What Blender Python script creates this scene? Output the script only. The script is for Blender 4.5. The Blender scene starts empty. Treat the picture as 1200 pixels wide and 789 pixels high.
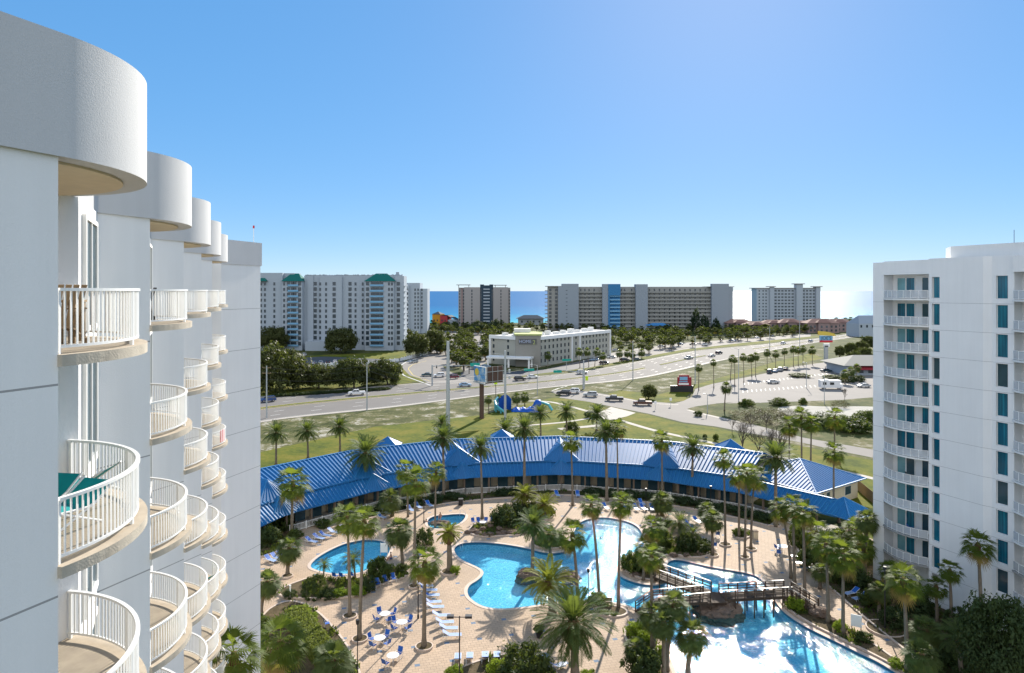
import bpy, math, random
from mathutils import Vector, Matrix, noise
from mathutils.geometry import tessellate_polygon
R = math.radians
sc = bpy.context.scene
COL = sc.collection
rnd = random.Random(11)

# ------------------------------------------------------------------ camera, sky, sun, exposure
CAMH, F = 35.0, 800.0            # eye height in metres; focal length in pixels of a 1200 wide frame
cam = bpy.data.cameras.new('camera'); co = bpy.data.objects.new('camera', cam); COL.objects.link(co)
co.location = (0, 0, CAMH); co.rotation_euler = (R(90), 0, 0)
cam.sensor_width = 36; cam.lens = 24; cam.shift_y = -0.0446; cam.clip_start = 0.1; cam.clip_end = 80000
sc.camera = co
SUN_EL, SUN_AZ = 27.0, 18.0      # azimuth measured from +Y towards +X
W = bpy.data.worlds.new('World'); sc.world = W; W.use_nodes = True
nt = W.node_tree; nt.nodes.clear()
wo = nt.nodes.new('ShaderNodeOutputWorld'); bg = nt.nodes.new('ShaderNodeBackground'); sk = nt.nodes.new('ShaderNodeTexSky')
sk.sky_type = 'NISHITA'; sk.sun_disc = False; sk.sun_elevation = R(SUN_EL); sk.sun_rotation = R(SUN_AZ)
sk.altitude = 0; sk.air_density = 0.7; sk.dust_density = 0.10; sk.ozone_density = 6.0
hs = nt.nodes.new('ShaderNodeHueSaturation'); hs.inputs['Saturation'].default_value = 2.1
gm = nt.nodes.new('ShaderNodeGamma'); gm.inputs[1].default_value = 0.30     # softer sky contrast, as the photograph's exposure shows it
nt.links.new(sk.outputs[0], gm.inputs[0]); nt.links.new(gm.outputs[0], hs.inputs['Color']); # made-up pale veil over the sky behind the viewer, added to brighten shaded walls
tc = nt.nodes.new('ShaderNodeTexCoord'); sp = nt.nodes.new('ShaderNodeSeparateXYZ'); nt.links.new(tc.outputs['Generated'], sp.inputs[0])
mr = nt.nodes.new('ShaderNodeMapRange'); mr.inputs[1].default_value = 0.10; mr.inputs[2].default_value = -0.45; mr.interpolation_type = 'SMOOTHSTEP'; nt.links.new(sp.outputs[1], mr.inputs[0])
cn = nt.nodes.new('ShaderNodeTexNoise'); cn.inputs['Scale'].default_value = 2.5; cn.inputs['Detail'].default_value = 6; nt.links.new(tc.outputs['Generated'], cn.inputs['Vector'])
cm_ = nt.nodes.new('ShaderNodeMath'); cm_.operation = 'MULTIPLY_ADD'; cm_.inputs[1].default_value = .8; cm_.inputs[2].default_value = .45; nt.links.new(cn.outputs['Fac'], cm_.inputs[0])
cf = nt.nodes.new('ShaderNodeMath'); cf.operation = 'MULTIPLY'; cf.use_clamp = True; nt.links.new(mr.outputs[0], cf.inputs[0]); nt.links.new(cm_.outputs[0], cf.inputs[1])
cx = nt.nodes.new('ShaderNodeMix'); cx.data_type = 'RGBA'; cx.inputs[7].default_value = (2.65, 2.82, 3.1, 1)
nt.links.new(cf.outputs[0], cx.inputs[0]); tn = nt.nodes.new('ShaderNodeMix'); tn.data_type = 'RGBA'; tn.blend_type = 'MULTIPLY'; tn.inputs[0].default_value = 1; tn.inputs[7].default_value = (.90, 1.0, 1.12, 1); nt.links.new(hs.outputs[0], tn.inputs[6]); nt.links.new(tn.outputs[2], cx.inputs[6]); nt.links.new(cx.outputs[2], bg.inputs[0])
bg.inputs[1].default_value = 0.15
nt.links.new(bg.outputs[0], wo.inputs[0])
sl = bpy.data.lights.new('sun', 'SUN'); so = bpy.data.objects.new('sun', sl); COL.objects.link(so)
sl.energy = 3.05; sl.angle = R(0.53); sl.color = (1.0, 0.93, 0.82)
sd = Vector((math.sin(R(SUN_AZ))*math.cos(R(SUN_EL)), math.cos(R(SUN_AZ))*math.cos(R(SUN_EL)), math.sin(R(SUN_EL))))
so.rotation_euler = (-sd).to_track_quat('-Z', 'Y').to_euler(); so.location = (0, 0, 120)
vs = sc.view_settings; vs.view_transform = 'Standard'; vs.look = 'None'; vs.exposure = 1.65; vs.gamma = 1; vs.use_curve_mapping = False
cy = sc.cycles; cy.max_bounces = 6; cy.diffuse_bounces = 3; cy.glossy_bounces = 3; cy.transmission_bounces = 4
cy.transparent_max_bounces = 8; cy.caustics_reflective = False; cy.caustics_refractive = False; cy.sample_clamp_indirect = 4
cy.use_denoising = True

# ------------------------------------------------------------------ helpers
def G(px, py, z=0.0):
    """point of the world on the level z that the surveyed photo pixel looks at"""
    d = (CAMH - z) * F / (py - 341.0)
    return ((px - 600.0) / F * d, d)
def GL(l, z=0.0): return [G(x, y, z) for x, y in l]

class MB:
    def __init__(s): s.v = []; s.f = []; s.m = []
    def add(s, vs, fs, mi=0):
        n = len(s.v); s.v.extend([tuple(p) for p in vs])
        s.f.extend([tuple(i + n for i in f) for f in fs]); s.m.extend([mi] * len(fs))
    def box(s, x0, x1, y0, y1, z0, z1, mi=0):
        s.add([(x0,y0,z0),(x1,y0,z0),(x1,y1,z0),(x0,y1,z0),(x0,y0,z1),(x1,y0,z1),(x1,y1,z1),(x0,y1,z1)],
              [(3,2,1,0),(4,5,6,7),(0,1,5,4),(1,2,6,5),(2,3,7,6),(3,0,4,7)], mi)
    def bar(s, a, b, w, h, mi=0):
        """rectangular bar from a to b, w wide (level), h high"""
        a = Vector(a); b = Vector(b); d = (b - a)
        if d.length < 1e-6: return
        d.normalize(); up = Vector((0,0,1))
        if abs(d.z) > .95: up = Vector((0,1,0))
        x = d.cross(up).normalized(); y = x.cross(d).normalized()
        vs = []
        for p in (a, b):
            for i, j in ((-1,-1),(1,-1),(1,1),(-1,1)): vs.append(p + x*(i*w/2) + y*(j*h/2))
        s.add(vs, [(3,2,1,0),(4,5,6,7),(0,1,5,4),(1,2,6,5),(2,3,7,6),(3,0,4,7)], mi)
    def tube(s, pts, rad, n=8, mi=0, cap=True):
        pts = [Vector(p) for p in pts]
        if not isinstance(rad, (list, tuple)): rad = [rad]*len(pts)
        base = len(s.v); ref = None
        for i, p in enumerate(pts):
            d = (pts[min(i+1, len(pts)-1)] - pts[max(i-1, 0)]).normalized()
            if ref is None: ref = Vector((1,0,0)) if abs(d.x) < .9 else Vector((0,1,0))
            x = (ref - d*ref.dot(d)).normalized(); ref = x; y = d.cross(x)
            for k in range(n):
                a = 2*math.pi*k/n; q = p + (x*math.cos(a) + y*math.sin(a))*rad[i]; s.v.append(tuple(q))
        for i in range(len(pts)-1):
            for k in range(n):
                a0 = base+i*n+k; a1 = base+i*n+(k+1)%n
                s.f.append((a0, a1, a1+n, a0+n)); s.m.append(mi)
        if cap:
            s.f.append(tuple(base+k for k in range(n))[::-1]); s.m.append(mi)
            e = base+(len(pts)-1)*n; s.f.append(tuple(e+k for k in range(n))); s.m.append(mi)
    def disc(s, c, r, z0, z1, n=20, mi=0, r1=None):
        s.tube([(c[0],c[1],z0),(c[0],c[1],z1)], [r, r if r1 is None else r1], n, mi)
    def prism(s, poly, z0, z1, mi=0, top=True, bot=True, mtop=None, holes=()):
        loops = [list(poly)] + [list(h) for h in holes]
        for lp in loops:
            n = len(lp); b = len(s.v)
            s.v.extend([(x,y,z0) for x,y in lp]); s.v.extend([(x,y,z1) for x,y in lp])
            for i in range(n):
                j = (i+1) % n; s.f.append((b+i, b+j, b+n+j, b+n+i)); s.m.append(mi)
        tri = tessellate_polygon([[Vector((x,y,0)) for x,y in lp] for lp in loops])
        flat = [p for lp in loops for p in lp]
        def face(z, flip, m):
            b = len(s.v); s.v.extend([(x,y,z) for x,y in flat])
            for t in tri:
                a, c, d = [Vector((*flat[i], 0)) for i in t]
                nz = (c-a).cross(d-a).z
                t = t if (nz > 0) != flip else t[::-1]
                s.f.append(tuple(b+i for i in t)); s.m.append(m)
        if top: face(z1, False, mi if mtop is None else mtop)
        if bot: face(z0, True, mi)
    def sheet(s, poly, z, mi=0, holes=()):
        loops = [list(poly)] + [list(h) for h in holes]
        tri = tessellate_polygon([[Vector((x,y,0)) for x,y in lp] for lp in loops])
        flat = [p for lp in loops for p in lp]; b = len(s.v); s.v.extend([(x,y,z) for x,y in flat])
        for t in tri:
            a, c, d = [Vector((*flat[i], 0)) for i in t]
            if (c-a).cross(d-a).z < 0: t = t[::-1]
            s.f.append(tuple(b+i for i in t)); s.m.append(mi)
    def mesh(s, name, mats, smooth=False):
        me = bpy.data.meshes.new(name); me.from_pydata(s.v, [], s.f)
        if not isinstance(mats, (list, tuple)): mats = [mats]
        for m in mats: me.materials.append(m)
        me.polygons.foreach_set('material_index', s.m)
        if smooth: me.polygons.foreach_set('use_smooth', [True]*len(s.f))
        me.validate(); me.update()
        if smooth == 'angle': me.set_sharp_from_angle(angle=R(25))
        return me
    def build(s, name, mats, parent=None, smooth=False, loc=(0,0,0), rz=0):
        return obj(name, s.mesh(name, mats, smooth), parent, loc, rz)
def obj(name, me, parent=None, loc=(0,0,0), rz=0, scale=None):
    o = bpy.data.objects.new(name, me); COL.objects.link(o); o.location = loc; o.rotation_euler = (0,0,rz)
    if scale: o.scale = scale
    if parent: o.parent = parent
    return o
def tag(o, label=None, cat=None, group=None, kind=None):
    if label: o['label'] = label
    if cat: o['category'] = cat
    if group: o['group'] = group
    if kind: o['kind'] = kind
    return o
def thing(name, label, cat, loc=(0,0,0), rz=0, group=None):
    o = bpy.data.objects.new(name, None); COL.objects.link(o); o.location = loc; o.rotation_euler = (0,0,rz)
    o.empty_display_size = .2
    return tag(o, label, cat, group)
def copy_tree(o, parent=None):
    c = o.copy(); COL.objects.link(c)
    if parent: c.parent = parent
    for ch in [x for x in KIDS.get(o.name, ())]: copy_tree(ch, c)
    return c
KIDS = {}
def remember(o):
    """children index, so that copying never searches the whole file"""
    KIDS[o.name] = list(o.children)
    for c in KIDS[o.name]: remember(c)
    return o
def dup(o, loc, rz=0, label=None, group=None, s=1):
    if o.name not in KIDS: remember(o)
    c = copy_tree(o); c.location = loc; c.rotation_euler = (0,0,rz); c.scale = (s,s,s)
    if label: c['label'] = label
    if group: c['group'] = group
    return c
_used = set()
def inst(proto, loc, rz, label, group=None, s=1):
    """first use moves the model itself, later uses copy it"""
    if proto.name in _used: return dup(proto, loc, rz, label, group, s)
    remember(proto); _used.add(proto.name); proto.location = loc; proto.rotation_euler = (0,0,rz); proto.scale = (s,s,s)
    if label: proto['label'] = label
    if group: proto['group'] = group
    return proto
def smoothloop(pts, it=2):
    for _ in range(it):
        q = []
        for i in range(len(pts)):
            a = pts[i]; b = pts[(i+1) % len(pts)]
            q.append((a[0]*.75+b[0]*.25, a[1]*.75+b[1]*.25)); q.append((a[0]*.25+b[0]*.75, a[1]*.25+b[1]*.75))
        pts = q
    return pts
def area(p): return sum(p[i][0]*p[(i+1)%len(p)][1]-p[(i+1)%len(p)][0]*p[i][1] for i in range(len(p)))/2
def ccw(p): return p if area(p) > 0 else p[::-1]
def offset(poly, d):
    """outward offset of a closed ccw outline"""
    poly = ccw(poly); n = len(poly); out = []
    for i in range(n):
        a = Vector(poly[i-1]); b = Vector(poly[i]); c = Vector(poly[(i+1)%n])
        e1 = (b-a); e2 = (c-b)
        n1 = Vector((e1.y,-e1.x)).normalized(); n2 = Vector((e2.y,-e2.x)).normalized()
        m = (n1+n2); m = m.normalized() if m.length > 1e-6 else n1
        k = d/max(.5, m.dot(n1)); out.append((b.x+m.x*k, b.y+m.y*k))
    return out
def inside(p, poly):
    x, y = p; c = False; j = len(poly)-1
    for i in range(len(poly)):
        if (poly[i][1] > y) != (poly[j][1] > y) and x < (poly[j][0]-poly[i][0])*(y-poly[i][1])/(poly[j][1]-poly[i][1])+poly[i][0]: c = not c
        j = i
    return c

# ------------------------------------------------------------------ materials
class N:
    def __init__(s, name):
        s.m = bpy.data.materials.new(name); s.m.use_nodes = True; s.t = s.m.node_tree; s.t.nodes.clear()
        s.out = s.t.nodes.new('ShaderNodeOutputMaterial')
    def n(s, typ, **k):
        nd = s.t.nodes.new('ShaderNode'+typ)
        for a, b in k.items():
            if a in nd.inputs: s.set(nd.inputs[a], b)
            else: setattr(nd, a, b)
        return nd
    def set(s, inp, v):
        if isinstance(v, bpy.types.NodeSocket): s.t.links.new(v, inp)
        elif isinstance(v, tuple) and len(v) == 3 and inp.type == 'RGBA': inp.default_value = (*v, 1)
        else: inp.default_value = v
    def math(s, op, a, b=0, c=0):
        nd = s.t.nodes.new('ShaderNodeMath'); nd.operation = op
        for i, v in enumerate((a, b, c)): s.set(nd.inputs[i], v)
        return nd.outputs[0]
    def mix(s, f, a, b):
        nd = s.t.nodes.new('ShaderNodeMix'); nd.data_type = 'RGBA'
        s.set(nd.inputs[0], f); s.set(nd.inputs[6], a); s.set(nd.inputs[7], b); return nd.outputs[2]
    def pos(s): return s.n('NewGeometry').outputs['Position']
    def noise(s, vec, scale, detail=4, rough=.55):
        nd = s.n('TexNoise'); nd.inputs['Scale'].default_value = scale; nd.inputs['Detail'].default_value = detail
        nd.inputs['Roughness'].default_value = rough; s.t.links.new(vec, nd.inputs['Vector']); return nd.outputs['Fac']
    def ramp(s, f, stops):
        nd = s.n('ValToRGB'); s.set(nd.inputs[0], f); e = nd.color_ramp.elements
        while len(e) < len(stops): e.new(.5)
        for i, (p, c) in enumerate(stops): e[i].position = p; e[i].color = (*c, 1) if len(c) == 3 else c
        return nd.outputs[0]
    def bump(s, h, dist, strength=1):
        nd = s.n('Bump'); s.set(nd.inputs['Height'], h); nd.inputs['Distance'].default_value = dist; nd.inputs['Strength'].default_value = strength
        return nd.outputs[0]
    def principled(s, col, rough=.6, spec=.5, metal=0, normal=None):
        nd = s.n('BsdfPrincipled'); s.set(nd.inputs['Base Color'], col); s.set(nd.inputs['Roughness'], rough)
        nd.inputs['Specular IOR Level'].default_value = spec; s.set(nd.inputs['Metallic'], metal)
        if normal: s.t.links.new(normal, nd.inputs['Normal'])
        return nd.outputs[0]
    def end(s, sh): s.t.links.new(sh, s.out.inputs[0]); return s.m
    def xyz(s, v): return s.n('SeparateXYZ', Vector=v).outputs
def simple(name, col, rough=.6, spec=.4, metal=0, var=.12, nscale=3.0, bump=0, bscale=20):
    m = N(name); p = m.n('TexCoord').outputs['Object']
    f = m.noise(p, nscale, 3); c2 = tuple(max(0, x*(1-var)) for x in col); c1 = tuple(min(1, x*(1+var*.6)) for x in col)
    c = m.mix(f, c2, c1); nrm = m.bump(m.noise(p, bscale, 3), bump) if bump else None
    return m.end(m.principled(c, rough, spec, metal, nrm))

def stucco(name, col, joint0=33.67, pitch=3.0, tex=True):
    m = N(name); p = m.pos(); z = m.xyz(p)[2]
    fr = m.math('FRACT', m.math('DIVIDE', m.math('SUBTRACT', z, joint0-.015), pitch))
    line = m.math('MULTIPLY', m.math('LESS_THAN', fr, .0105), m.math('LESS_THAN', z, 36.0))
    big = m.noise(p, .35, 4); st = m.n('Mapping'); m.t.links.new(p, st.inputs[0]); st.inputs['Scale'].default_value = (2.2,2.2,.12)
    streak = m.noise(st.outputs[0], 1.2, 4)
    c = m.mix(m.math('MULTIPLY', m.math('ADD', big, streak), .5), tuple(x*.86 for x in col), tuple(min(1,x*1.07) for x in col))
    c = m.mix(line, c, tuple(x*.42 for x in col))
    nr = m.bump(m.noise(p, 34, 4, .7), .010, .5) if tex else None
    return m.end(m.principled(c, .9, .2, 0, nr))
M = {}
M['stucco'] = stucco('stucco', (.80,.80,.79))
M['stucco_plain'] = stucco('stucco_plain', (.76,.76,.74), joint0=0, pitch=900)
M['parapet'] = stucco('parapet_stucco', (.55,.555,.56), joint0=0, pitch=900)
M['slab'] = simple('weathered_concrete', (.50,.45,.37), .9, .2, var=.45, nscale=1.6, bump=.01, bscale=30)
M['slabtop'] = simple('balcony_floor', (.45,.38,.29), .8, .2, var=.35, nscale=2.5)
M['whitepaint'] = simple('white_painted_metal', (.80,.80,.78), .35, .5, var=.06)
M['whitetrim'] = simple('white_trim', (.80,.79,.76), .6, .3, var=.06)
M['glass'] = simple('dark_blue_glass', (.03,.075,.10), .08, .8, var=.5, nscale=.7)
M['tealglass'] = simple('teal_glass', (.008,.20,.29), .07, .8, var=.75, nscale=.9)
def curtained(name, dark, light):
    m = N(name); p = m.n('TexCoord').outputs['Object']; oi = m.n('ObjectInfo').outputs['Random']; mp = m.n('Mapping'); m.t.links.new(p, mp.inputs[0]); mp.inputs['Scale'].default_value = (9,9,.15)
    o2 = m.n('CombineXYZ'); m.set(o2.inputs[0], m.math('MULTIPLY', oi, 40)); ad = m.n('VectorMath'); ad.operation = 'ADD'; m.t.links.new(mp.outputs[0], ad.inputs[0]); m.t.links.new(o2.outputs[0], ad.inputs[1])
    f = m.noise(ad.outputs[0], 1.0, 3, .6); half = m.math('GREATER_THAN', m.math('ADD', m.xyz(p)[0], m.math('MULTIPLY', oi, .9)), .75)
    c = m.mix(m.math('MULTIPLY', m.ramp(f, [(.38,(0,0,0)),(.62,(1,1,1))]), m.math('MULTIPLY_ADD', half, .6, .25)), dark, light)
    return m.end(m.principled(c, .09, .8))
M['tealglass'] = curtained('teal_glass', (.003,.07,.12), (.012,.22,.30))
M['paleteal'] = simple('pale_teal_glass', (.16,.36,.40), .08, .8, var=.5, nscale=.8)
M['screen'] = simple('grey_mesh_infill', (.42,.44,.46), .7, .3, var=.1)
M['teal'] = simple('teal_fabric', (.0,.30,.31), .7, .3, var=.3)
M['wood'] = simple('weathered_wood', (.26,.18,.10), .8, .3, var=.4, nscale=6)
M['dark'] = simple('black_painted_metal', (.02,.02,.022), .45, .4)
M['signred'] = simple('faded_red_sign', (.28,.03,.04), .7, .2)
M['red'] = simple('red_cloth', (.55,.04,.05), .8, .2)
M['white'] = simple('white_cloth', (.78,.78,.76), .8, .2)
M['roofgravel'] = simple('pale_roof_membrane', (.62,.60,.56), .9, .2, var=.2, nscale=.3)
M['asphalt'] = None
def ground_mat(name, cols, scale=.25, bump=.05, spec=.1):
    """cols: list of (threshold, colour) over one broken up noise"""
    m = N(name); p = m.pos(); a = m.noise(p, scale, 8, .68); b = m.noise(p, scale*9, 5, .6)
    f = m.math('ADD', m.math('MULTIPLY', a, .72), m.math('MULTIPLY', b, .28))
    c = m.ramp(f, cols); c = m.mix(m.noise(p, 6, 3), c, m.mix(.5, c, (.05,.06,.02)))
    return m.end(m.principled(c, .95, spec, 0, m.bump(b, bump)))
M['land'] = ground_mat('scrub_and_sand', [(.38,(.025,.038,.010)),(.49,(.065,.08,.020)),(.57,(.14,.125,.05)),(.64,(.36,.32,.25))], .08)
M['lawn'] = ground_mat('mown_grass', [(.36,(.045,.07,.004)),(.48,(.11,.13,.007)),(.57,(.185,.165,.015)),(.68,(.23,.19,.055))], .12)
M['verge'] = ground_mat('dry_sandy_verge', [(.38,(.03,.04,.010)),(.49,(.085,.09,.025)),(.54,(.17,.15,.07)),(.60,(.46,.43,.37))], .16)
M['sand'] = ground_mat('white_beach_sand', [(.3,(.42,.39,.34)),(.7,(.62,.59,.54))], .2)
M['mulch'] = ground_mat('bark_mulch', [(.35,(.05,.035,.02)),(.5,(.11,.075,.045)),(.65,(.20,.14,.09))], 1.2)
def asphalt(name, c0, c1, rough=.75):
    m = N(name); p = m.pos(); f = m.noise(p, .12, 6, .65); g = m.noise(p, 14, 2)
    c = m.mix(f, c0, c1); c = m.mix(m.math('MULTIPLY', g, .35), c, tuple(x*.6 for x in c0))
    return m.end(m.principled(c, rough, .12, 0, m.bump(g, .01)))
M['asphalt'] = asphalt('road_asphalt', (.15,.14,.13), (.22,.205,.19), .85)
M['lot'] = asphalt('bleached_parking_asphalt', (.19,.175,.16), (.29,.265,.24), .85)
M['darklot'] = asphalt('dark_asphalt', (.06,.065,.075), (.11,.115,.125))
M['concrete'] = simple('pale_concrete', (.42,.38,.33), .85, .2, var=.2, nscale=.6)
M['paint'] = simple('road_paint', (.50,.49,.46), .6, .3)
M['yellowpaint'] = simple('yellow_road_paint', (.65,.48,.08), .6, .3)
def pavers():
    m = N('brick_pavers'); p = m.pos(); mp = m.n('Mapping'); m.t.links.new(p, mp.inputs[0]); mp.inputs['Rotation'].default_value = (0,0,R(-14))
    br = m.n('TexBrick'); m.t.links.new(mp.outputs[0], br.inputs['Vector'])
    br.offset = .5; br.squash = 1
    br.inputs['Color1'].default_value = (.50,.365,.25,1); br.inputs['Color2'].default_value = (.41,.295,.195,1); br.inputs['Mortar'].default_value = (.24,.18,.13,1)
    br.inputs['Scale'].default_value = 1; br.inputs['Mortar Size'].default_value = .022; br.inputs['Brick Width'].default_value = .55
    br.inputs['Row Height'].default_value = .42; br.inputs['Bias'].default_value = -.1
    x, y, _ = m.xyz(mp.outputs[0])
    fx = m.math('FRACT', m.math('DIVIDE', x, 3.3)); fy = m.math('FRACT', m.math('DIVIDE', y, 3.36))
    blue = m.math('MULTIPLY', m.math('LESS_THAN', fx, .15), m.math('LESS_THAN', fy, .125))
    c = m.mix(m.math('MULTIPLY', m.noise(p, .5, 5), .7), br.outputs[0], (.40,.295,.215))
    st = m.ramp(m.noise(p, .22, 5), [(.42,(0,0,0)),(.62,(1,1,1))])
    c = m.mix(m.math('MULTIPLY', st, .35), c, (.30,.23,.17))
    c = m.mix(blue, c, (.13,.18,.25))
    return m.end(m.principled(c, .8, .25, 0, m.bump(br.outputs['Fac'], -.01)))
M['pavers'] = pavers()
M['coping'] = simple('pool_coping', (.55,.44,.36), .75, .3, var=.15, nscale=2)
def poolfloor():
    m = N('pool_plaster_caustics'); p = m.pos(); v = m.n('TexVoronoi'); v.inputs['Scale'].default_value = 2.6; v.feature = 'DISTANCE_TO_EDGE'; m.t.links.new(p, v.inputs['Vector'])
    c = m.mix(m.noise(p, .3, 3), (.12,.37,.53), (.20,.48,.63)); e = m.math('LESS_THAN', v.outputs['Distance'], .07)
    c = m.mix(m.math('MULTIPLY', e, .4), c, (.50,.80,.88))  # pale net of caustic light painted into the plaster colour
    return m.end(m.principled(c, .7, .2))
M['poolfloor'] = poolfloor()
M['waterline'] = simple('waterline_tile', (.03,.14,.24), .3, .5)
def schlick(m, nr, f0=.02):
    g = m.n('NewGeometry'); d = m.n('VectorMath'); d.operation = 'DOT_PRODUCT'; m.t.links.new(g.outputs['Incoming'], d.inputs[0]); m.t.links.new(nr, d.inputs[1])
    c = m.math('ABSOLUTE', d.outputs['Value']); k = m.math('POWER', m.math('SUBTRACT', 1.0, c), 5.0)
    nd = m.t.nodes.new('ShaderNodeMath'); nd.operation = 'MULTIPLY_ADD'; nd.use_clamp = True; m.set(nd.inputs[0], k); nd.inputs[1].default_value = 1-f0; nd.inputs[2].default_value = f0
    return nd.outputs[0]
def poolwater():
    m = N('pool_water'); p = m.pos()
    h = m.math('ADD', m.noise(p, 3.4, 2, .5), m.math('MULTIPLY', m.noise(p, 9, 2, .5), .3))
    h = m.math('MULTIPLY', h, m.ramp(m.noise(p, .35, 3), [(.36,(.55,.55,.55)),(.60,(1.3,1.3,1.3))]))
    nr = m.bump(h, .085, 1.0)
    tr = m.n('BsdfTransparent', Color=(.62,.93,.99)); gl = m.n('BsdfGlossy', Roughness=.055); m.t.links.new(nr, gl.inputs['Normal'])
    mx = m.n('MixShader'); m.t.links.new(m.math('MULTIPLY', schlick(m, nr), 1.0), mx.inputs[0]); m.t.links.new(tr.outputs[0], mx.inputs[1]); m.t.links.new(gl.outputs[0], mx.inputs[2])
    return m.end(mx.outputs[0])
M['poolwater'] = poolwater()
def seawater():
    m = N('sea_water'); p = m.pos(); y = m.xyz(p)[1]
    mp = m.n('Mapping'); m.t.links.new(p, mp.inputs[0]); mp.inputs['Scale'].default_value = (.35,1,1)
    f = m.math('DIVIDE', m.math('SUBTRACT', y, 760), 900)
    c = m.ramp(f, [(0,(.05,.45,.48)),(.10,(.01,.30,.43)),(.35,(.002,.17,.34)),(1,(.001,.11,.27))])
    w = m.noise(mp.outputs[0], .05, 6, .6); c = m.mix(m.math('MULTIPLY', w, .55), c, (.002,.10,.30))
    h = m.math('ADD', m.noise(mp.outputs[0], .09, 3), m.math('MULTIPLY', m.noise(mp.outputs[0], .5, 3), .35))
    nr = m.bump(h, 2.2, 1.0); a = m.n('BsdfDiffuse', Color=c).outputs[0]; gl = m.n('BsdfGlossy', Roughness=.40); m.t.links.new(nr, gl.inputs['Normal'])
    mx = m.n('MixShader'); mx.inputs[0].default_value = .095; m.t.links.new(a, mx.inputs[1]); m.t.links.new(gl.outputs[0], mx.inputs[2]); return m.end(mx.outputs[0])
M['sea'] = seawater()
def leafmat(name, c1, c2, trans=.35, rough=.62):
    m = N(name); p = m.n('TexCoord').outputs['Object']; oi = m.n('ObjectInfo').outputs['Random']
    f = m.math('ADD', m.math('MULTIPLY', m.noise(p, 2.2, 3), .75), m.math('MULTIPLY', oi, .3))
    c = m.mix(f, c1, c2); a = m.principled(c, rough, .15)
    t = m.n('BsdfTranslucent'); m.t.links.new(m.mix(.5, c, (.32,.39,.04)), t.inputs[0])
    mx = m.n('MixShader'); mx.inputs[0].default_value = trans; m.t.links.new(a, mx.inputs[1]); m.t.links.new(t.outputs[0], mx.inputs[2])
    return m.end(mx.outputs[0])
M['fan'] = leafmat('fan_palm_leaf', (.035,.065,.010), (.11,.15,.022), .42)
M['date'] = leafmat('date_palm_leaf', (.030,.060,.020), (.085,.125,.040), .34)
M['gold'] = leafmat('golden_palm_leaf', (.13,.14,.02), (.26,.25,.035), .45)
M['sabal'] = leafmat('grey_green_palm_leaf', (.035,.058,.020), (.11,.145,.045), .36)
M['farpalm'] = leafmat('far_palm_leaf', (.016,.028,.010), (.075,.09,.028), .22)
M['dead'] = leafmat('dead_palm_leaf', (.16,.11,.04), (.32,.22,.07), .3, .8)
M['oak'] = leafmat('oak_leaf', (.020,.033,.010), (.085,.09,.028), .2)
M['pine'] = leafmat('conifer_leaf', (.012,.028,.014), (.03,.05,.022), .15)
M['scrub'] = leafmat('dry_scrub_twigs', (.05,.038,.025), (.13,.10,.062), .15)
M['shrub'] = leafmat('shrub_leaf', (.025,.045,.012), (.08,.11,.025), .28)
M['darkshrub'] = leafmat('dark_shrub_leaf', (.02,.038,.015), (.05,.075,.025), .22)
M['lime'] = leafmat('bright_shrub_leaf', (.10,.17,.015), (.24,.32,.03), .45)
M['hedge'] = leafmat('clipped_hedge_leaf', (.13,.16,.03), (.24,.27,.06), .35)
M['bark'] = simple('palm_trunk', (.20,.165,.125), .95, .1, var=.45, nscale=3, bump=.04, bscale=9)
M['boots'] = simple('palm_boots', (.17,.11,.055), .95, .1, var=.5, nscale=8, bump=.08, bscale=14)
M['oakbark'] = simple('oak_bark', (.12,.10,.08), .95, .1, var=.4)
M['rock'] = simple('brown_rock', (.17,.12,.09), .9, .2, var=.5, nscale=2, bump=.12, bscale=4)
# ------------------------------------------------------------------ ground, roads, sea
def S(name, poly, z, mat, holes=()):
    b = MB(); b.sheet(poly, z, 0, holes); return tag(b.build(name, M[mat]), kind='structure')
LAGOON = smoothloop(GL([(530.6,644),(539,637),(560,635.5),(582,637),(603,640),(623,644),(636,648),(650,649),(666,646),(671,640),(670,632),(674,620),
 (681,611),(696,607),(710,606.5),(725,609),(740,613),(750,620),(753,628),(756,637),(749,645),(736,650),(725,659),(722,670),(727,676),(738,681),(752,685),
 (766,686.5),(778,685),(784,678),(783,668),(781,661),(788,656),(800,657),(815,661),(838,666),(858,669),(876,672),(890,677),(899,687),(904,697),(908,705),(919,719),
 (942,734),(962,744),(983,754),(1005,765),(1027,775),(1050,789),(1085,812),(1080,840),(1040,850),(960,852),(880,850),(830,838),(805,815),(795,795),(787,775),(783,757),
 (776,740),(764,727),(752,717),(745,713.5),(736,709.5),(716,705),(695,703.5),(675,703.6),(652,705.5),(629,709.5),(612,712),(588,714),(575,713),(563,710),(551,702),
 (547,694),(550,686),(559,681),(566,675),(567,670),(562,666),(551,661),(538,655)]), 2)
KIDPOOL = smoothloop(GL([(362,664.5),(370,655),(385,646),(400,639),(410,636),(425,633),(439,633),(450,635),(456.5,640),(457,647),(450,656),(440,663),(428,669),(419,672),(400,673.5),(387,672),(372,669)]), 2)
SPA = smoothloop(GL([(501,609),(510,604.5),(522,604),(530,603),(545,602.5),(545.5,607),(540,613),(530,617),(520,620),(508,620),(501,616)]), 2)
K0 = (6.5, 74.0)
def arc(r, ph, z=None):
    a = R(ph); p = (K0[0]+r*math.sin(a), K0[1]+r*math.cos(a)); return p if z is None else (p[0], p[1], z)
COAST = [(-30000,735),(-900,735),(-300,742),(0,748),(200,775),(420,850),(900,930),(30000,1200)]
DECK = ccw([arc(50, p) for p in range(-78, 63, 6)] + [(53,90),(50.6,84),(53,70),(56,56),(56,20),(-11,20),(-20,48),(-21,58),(-34,60),(-40,70)])
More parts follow.
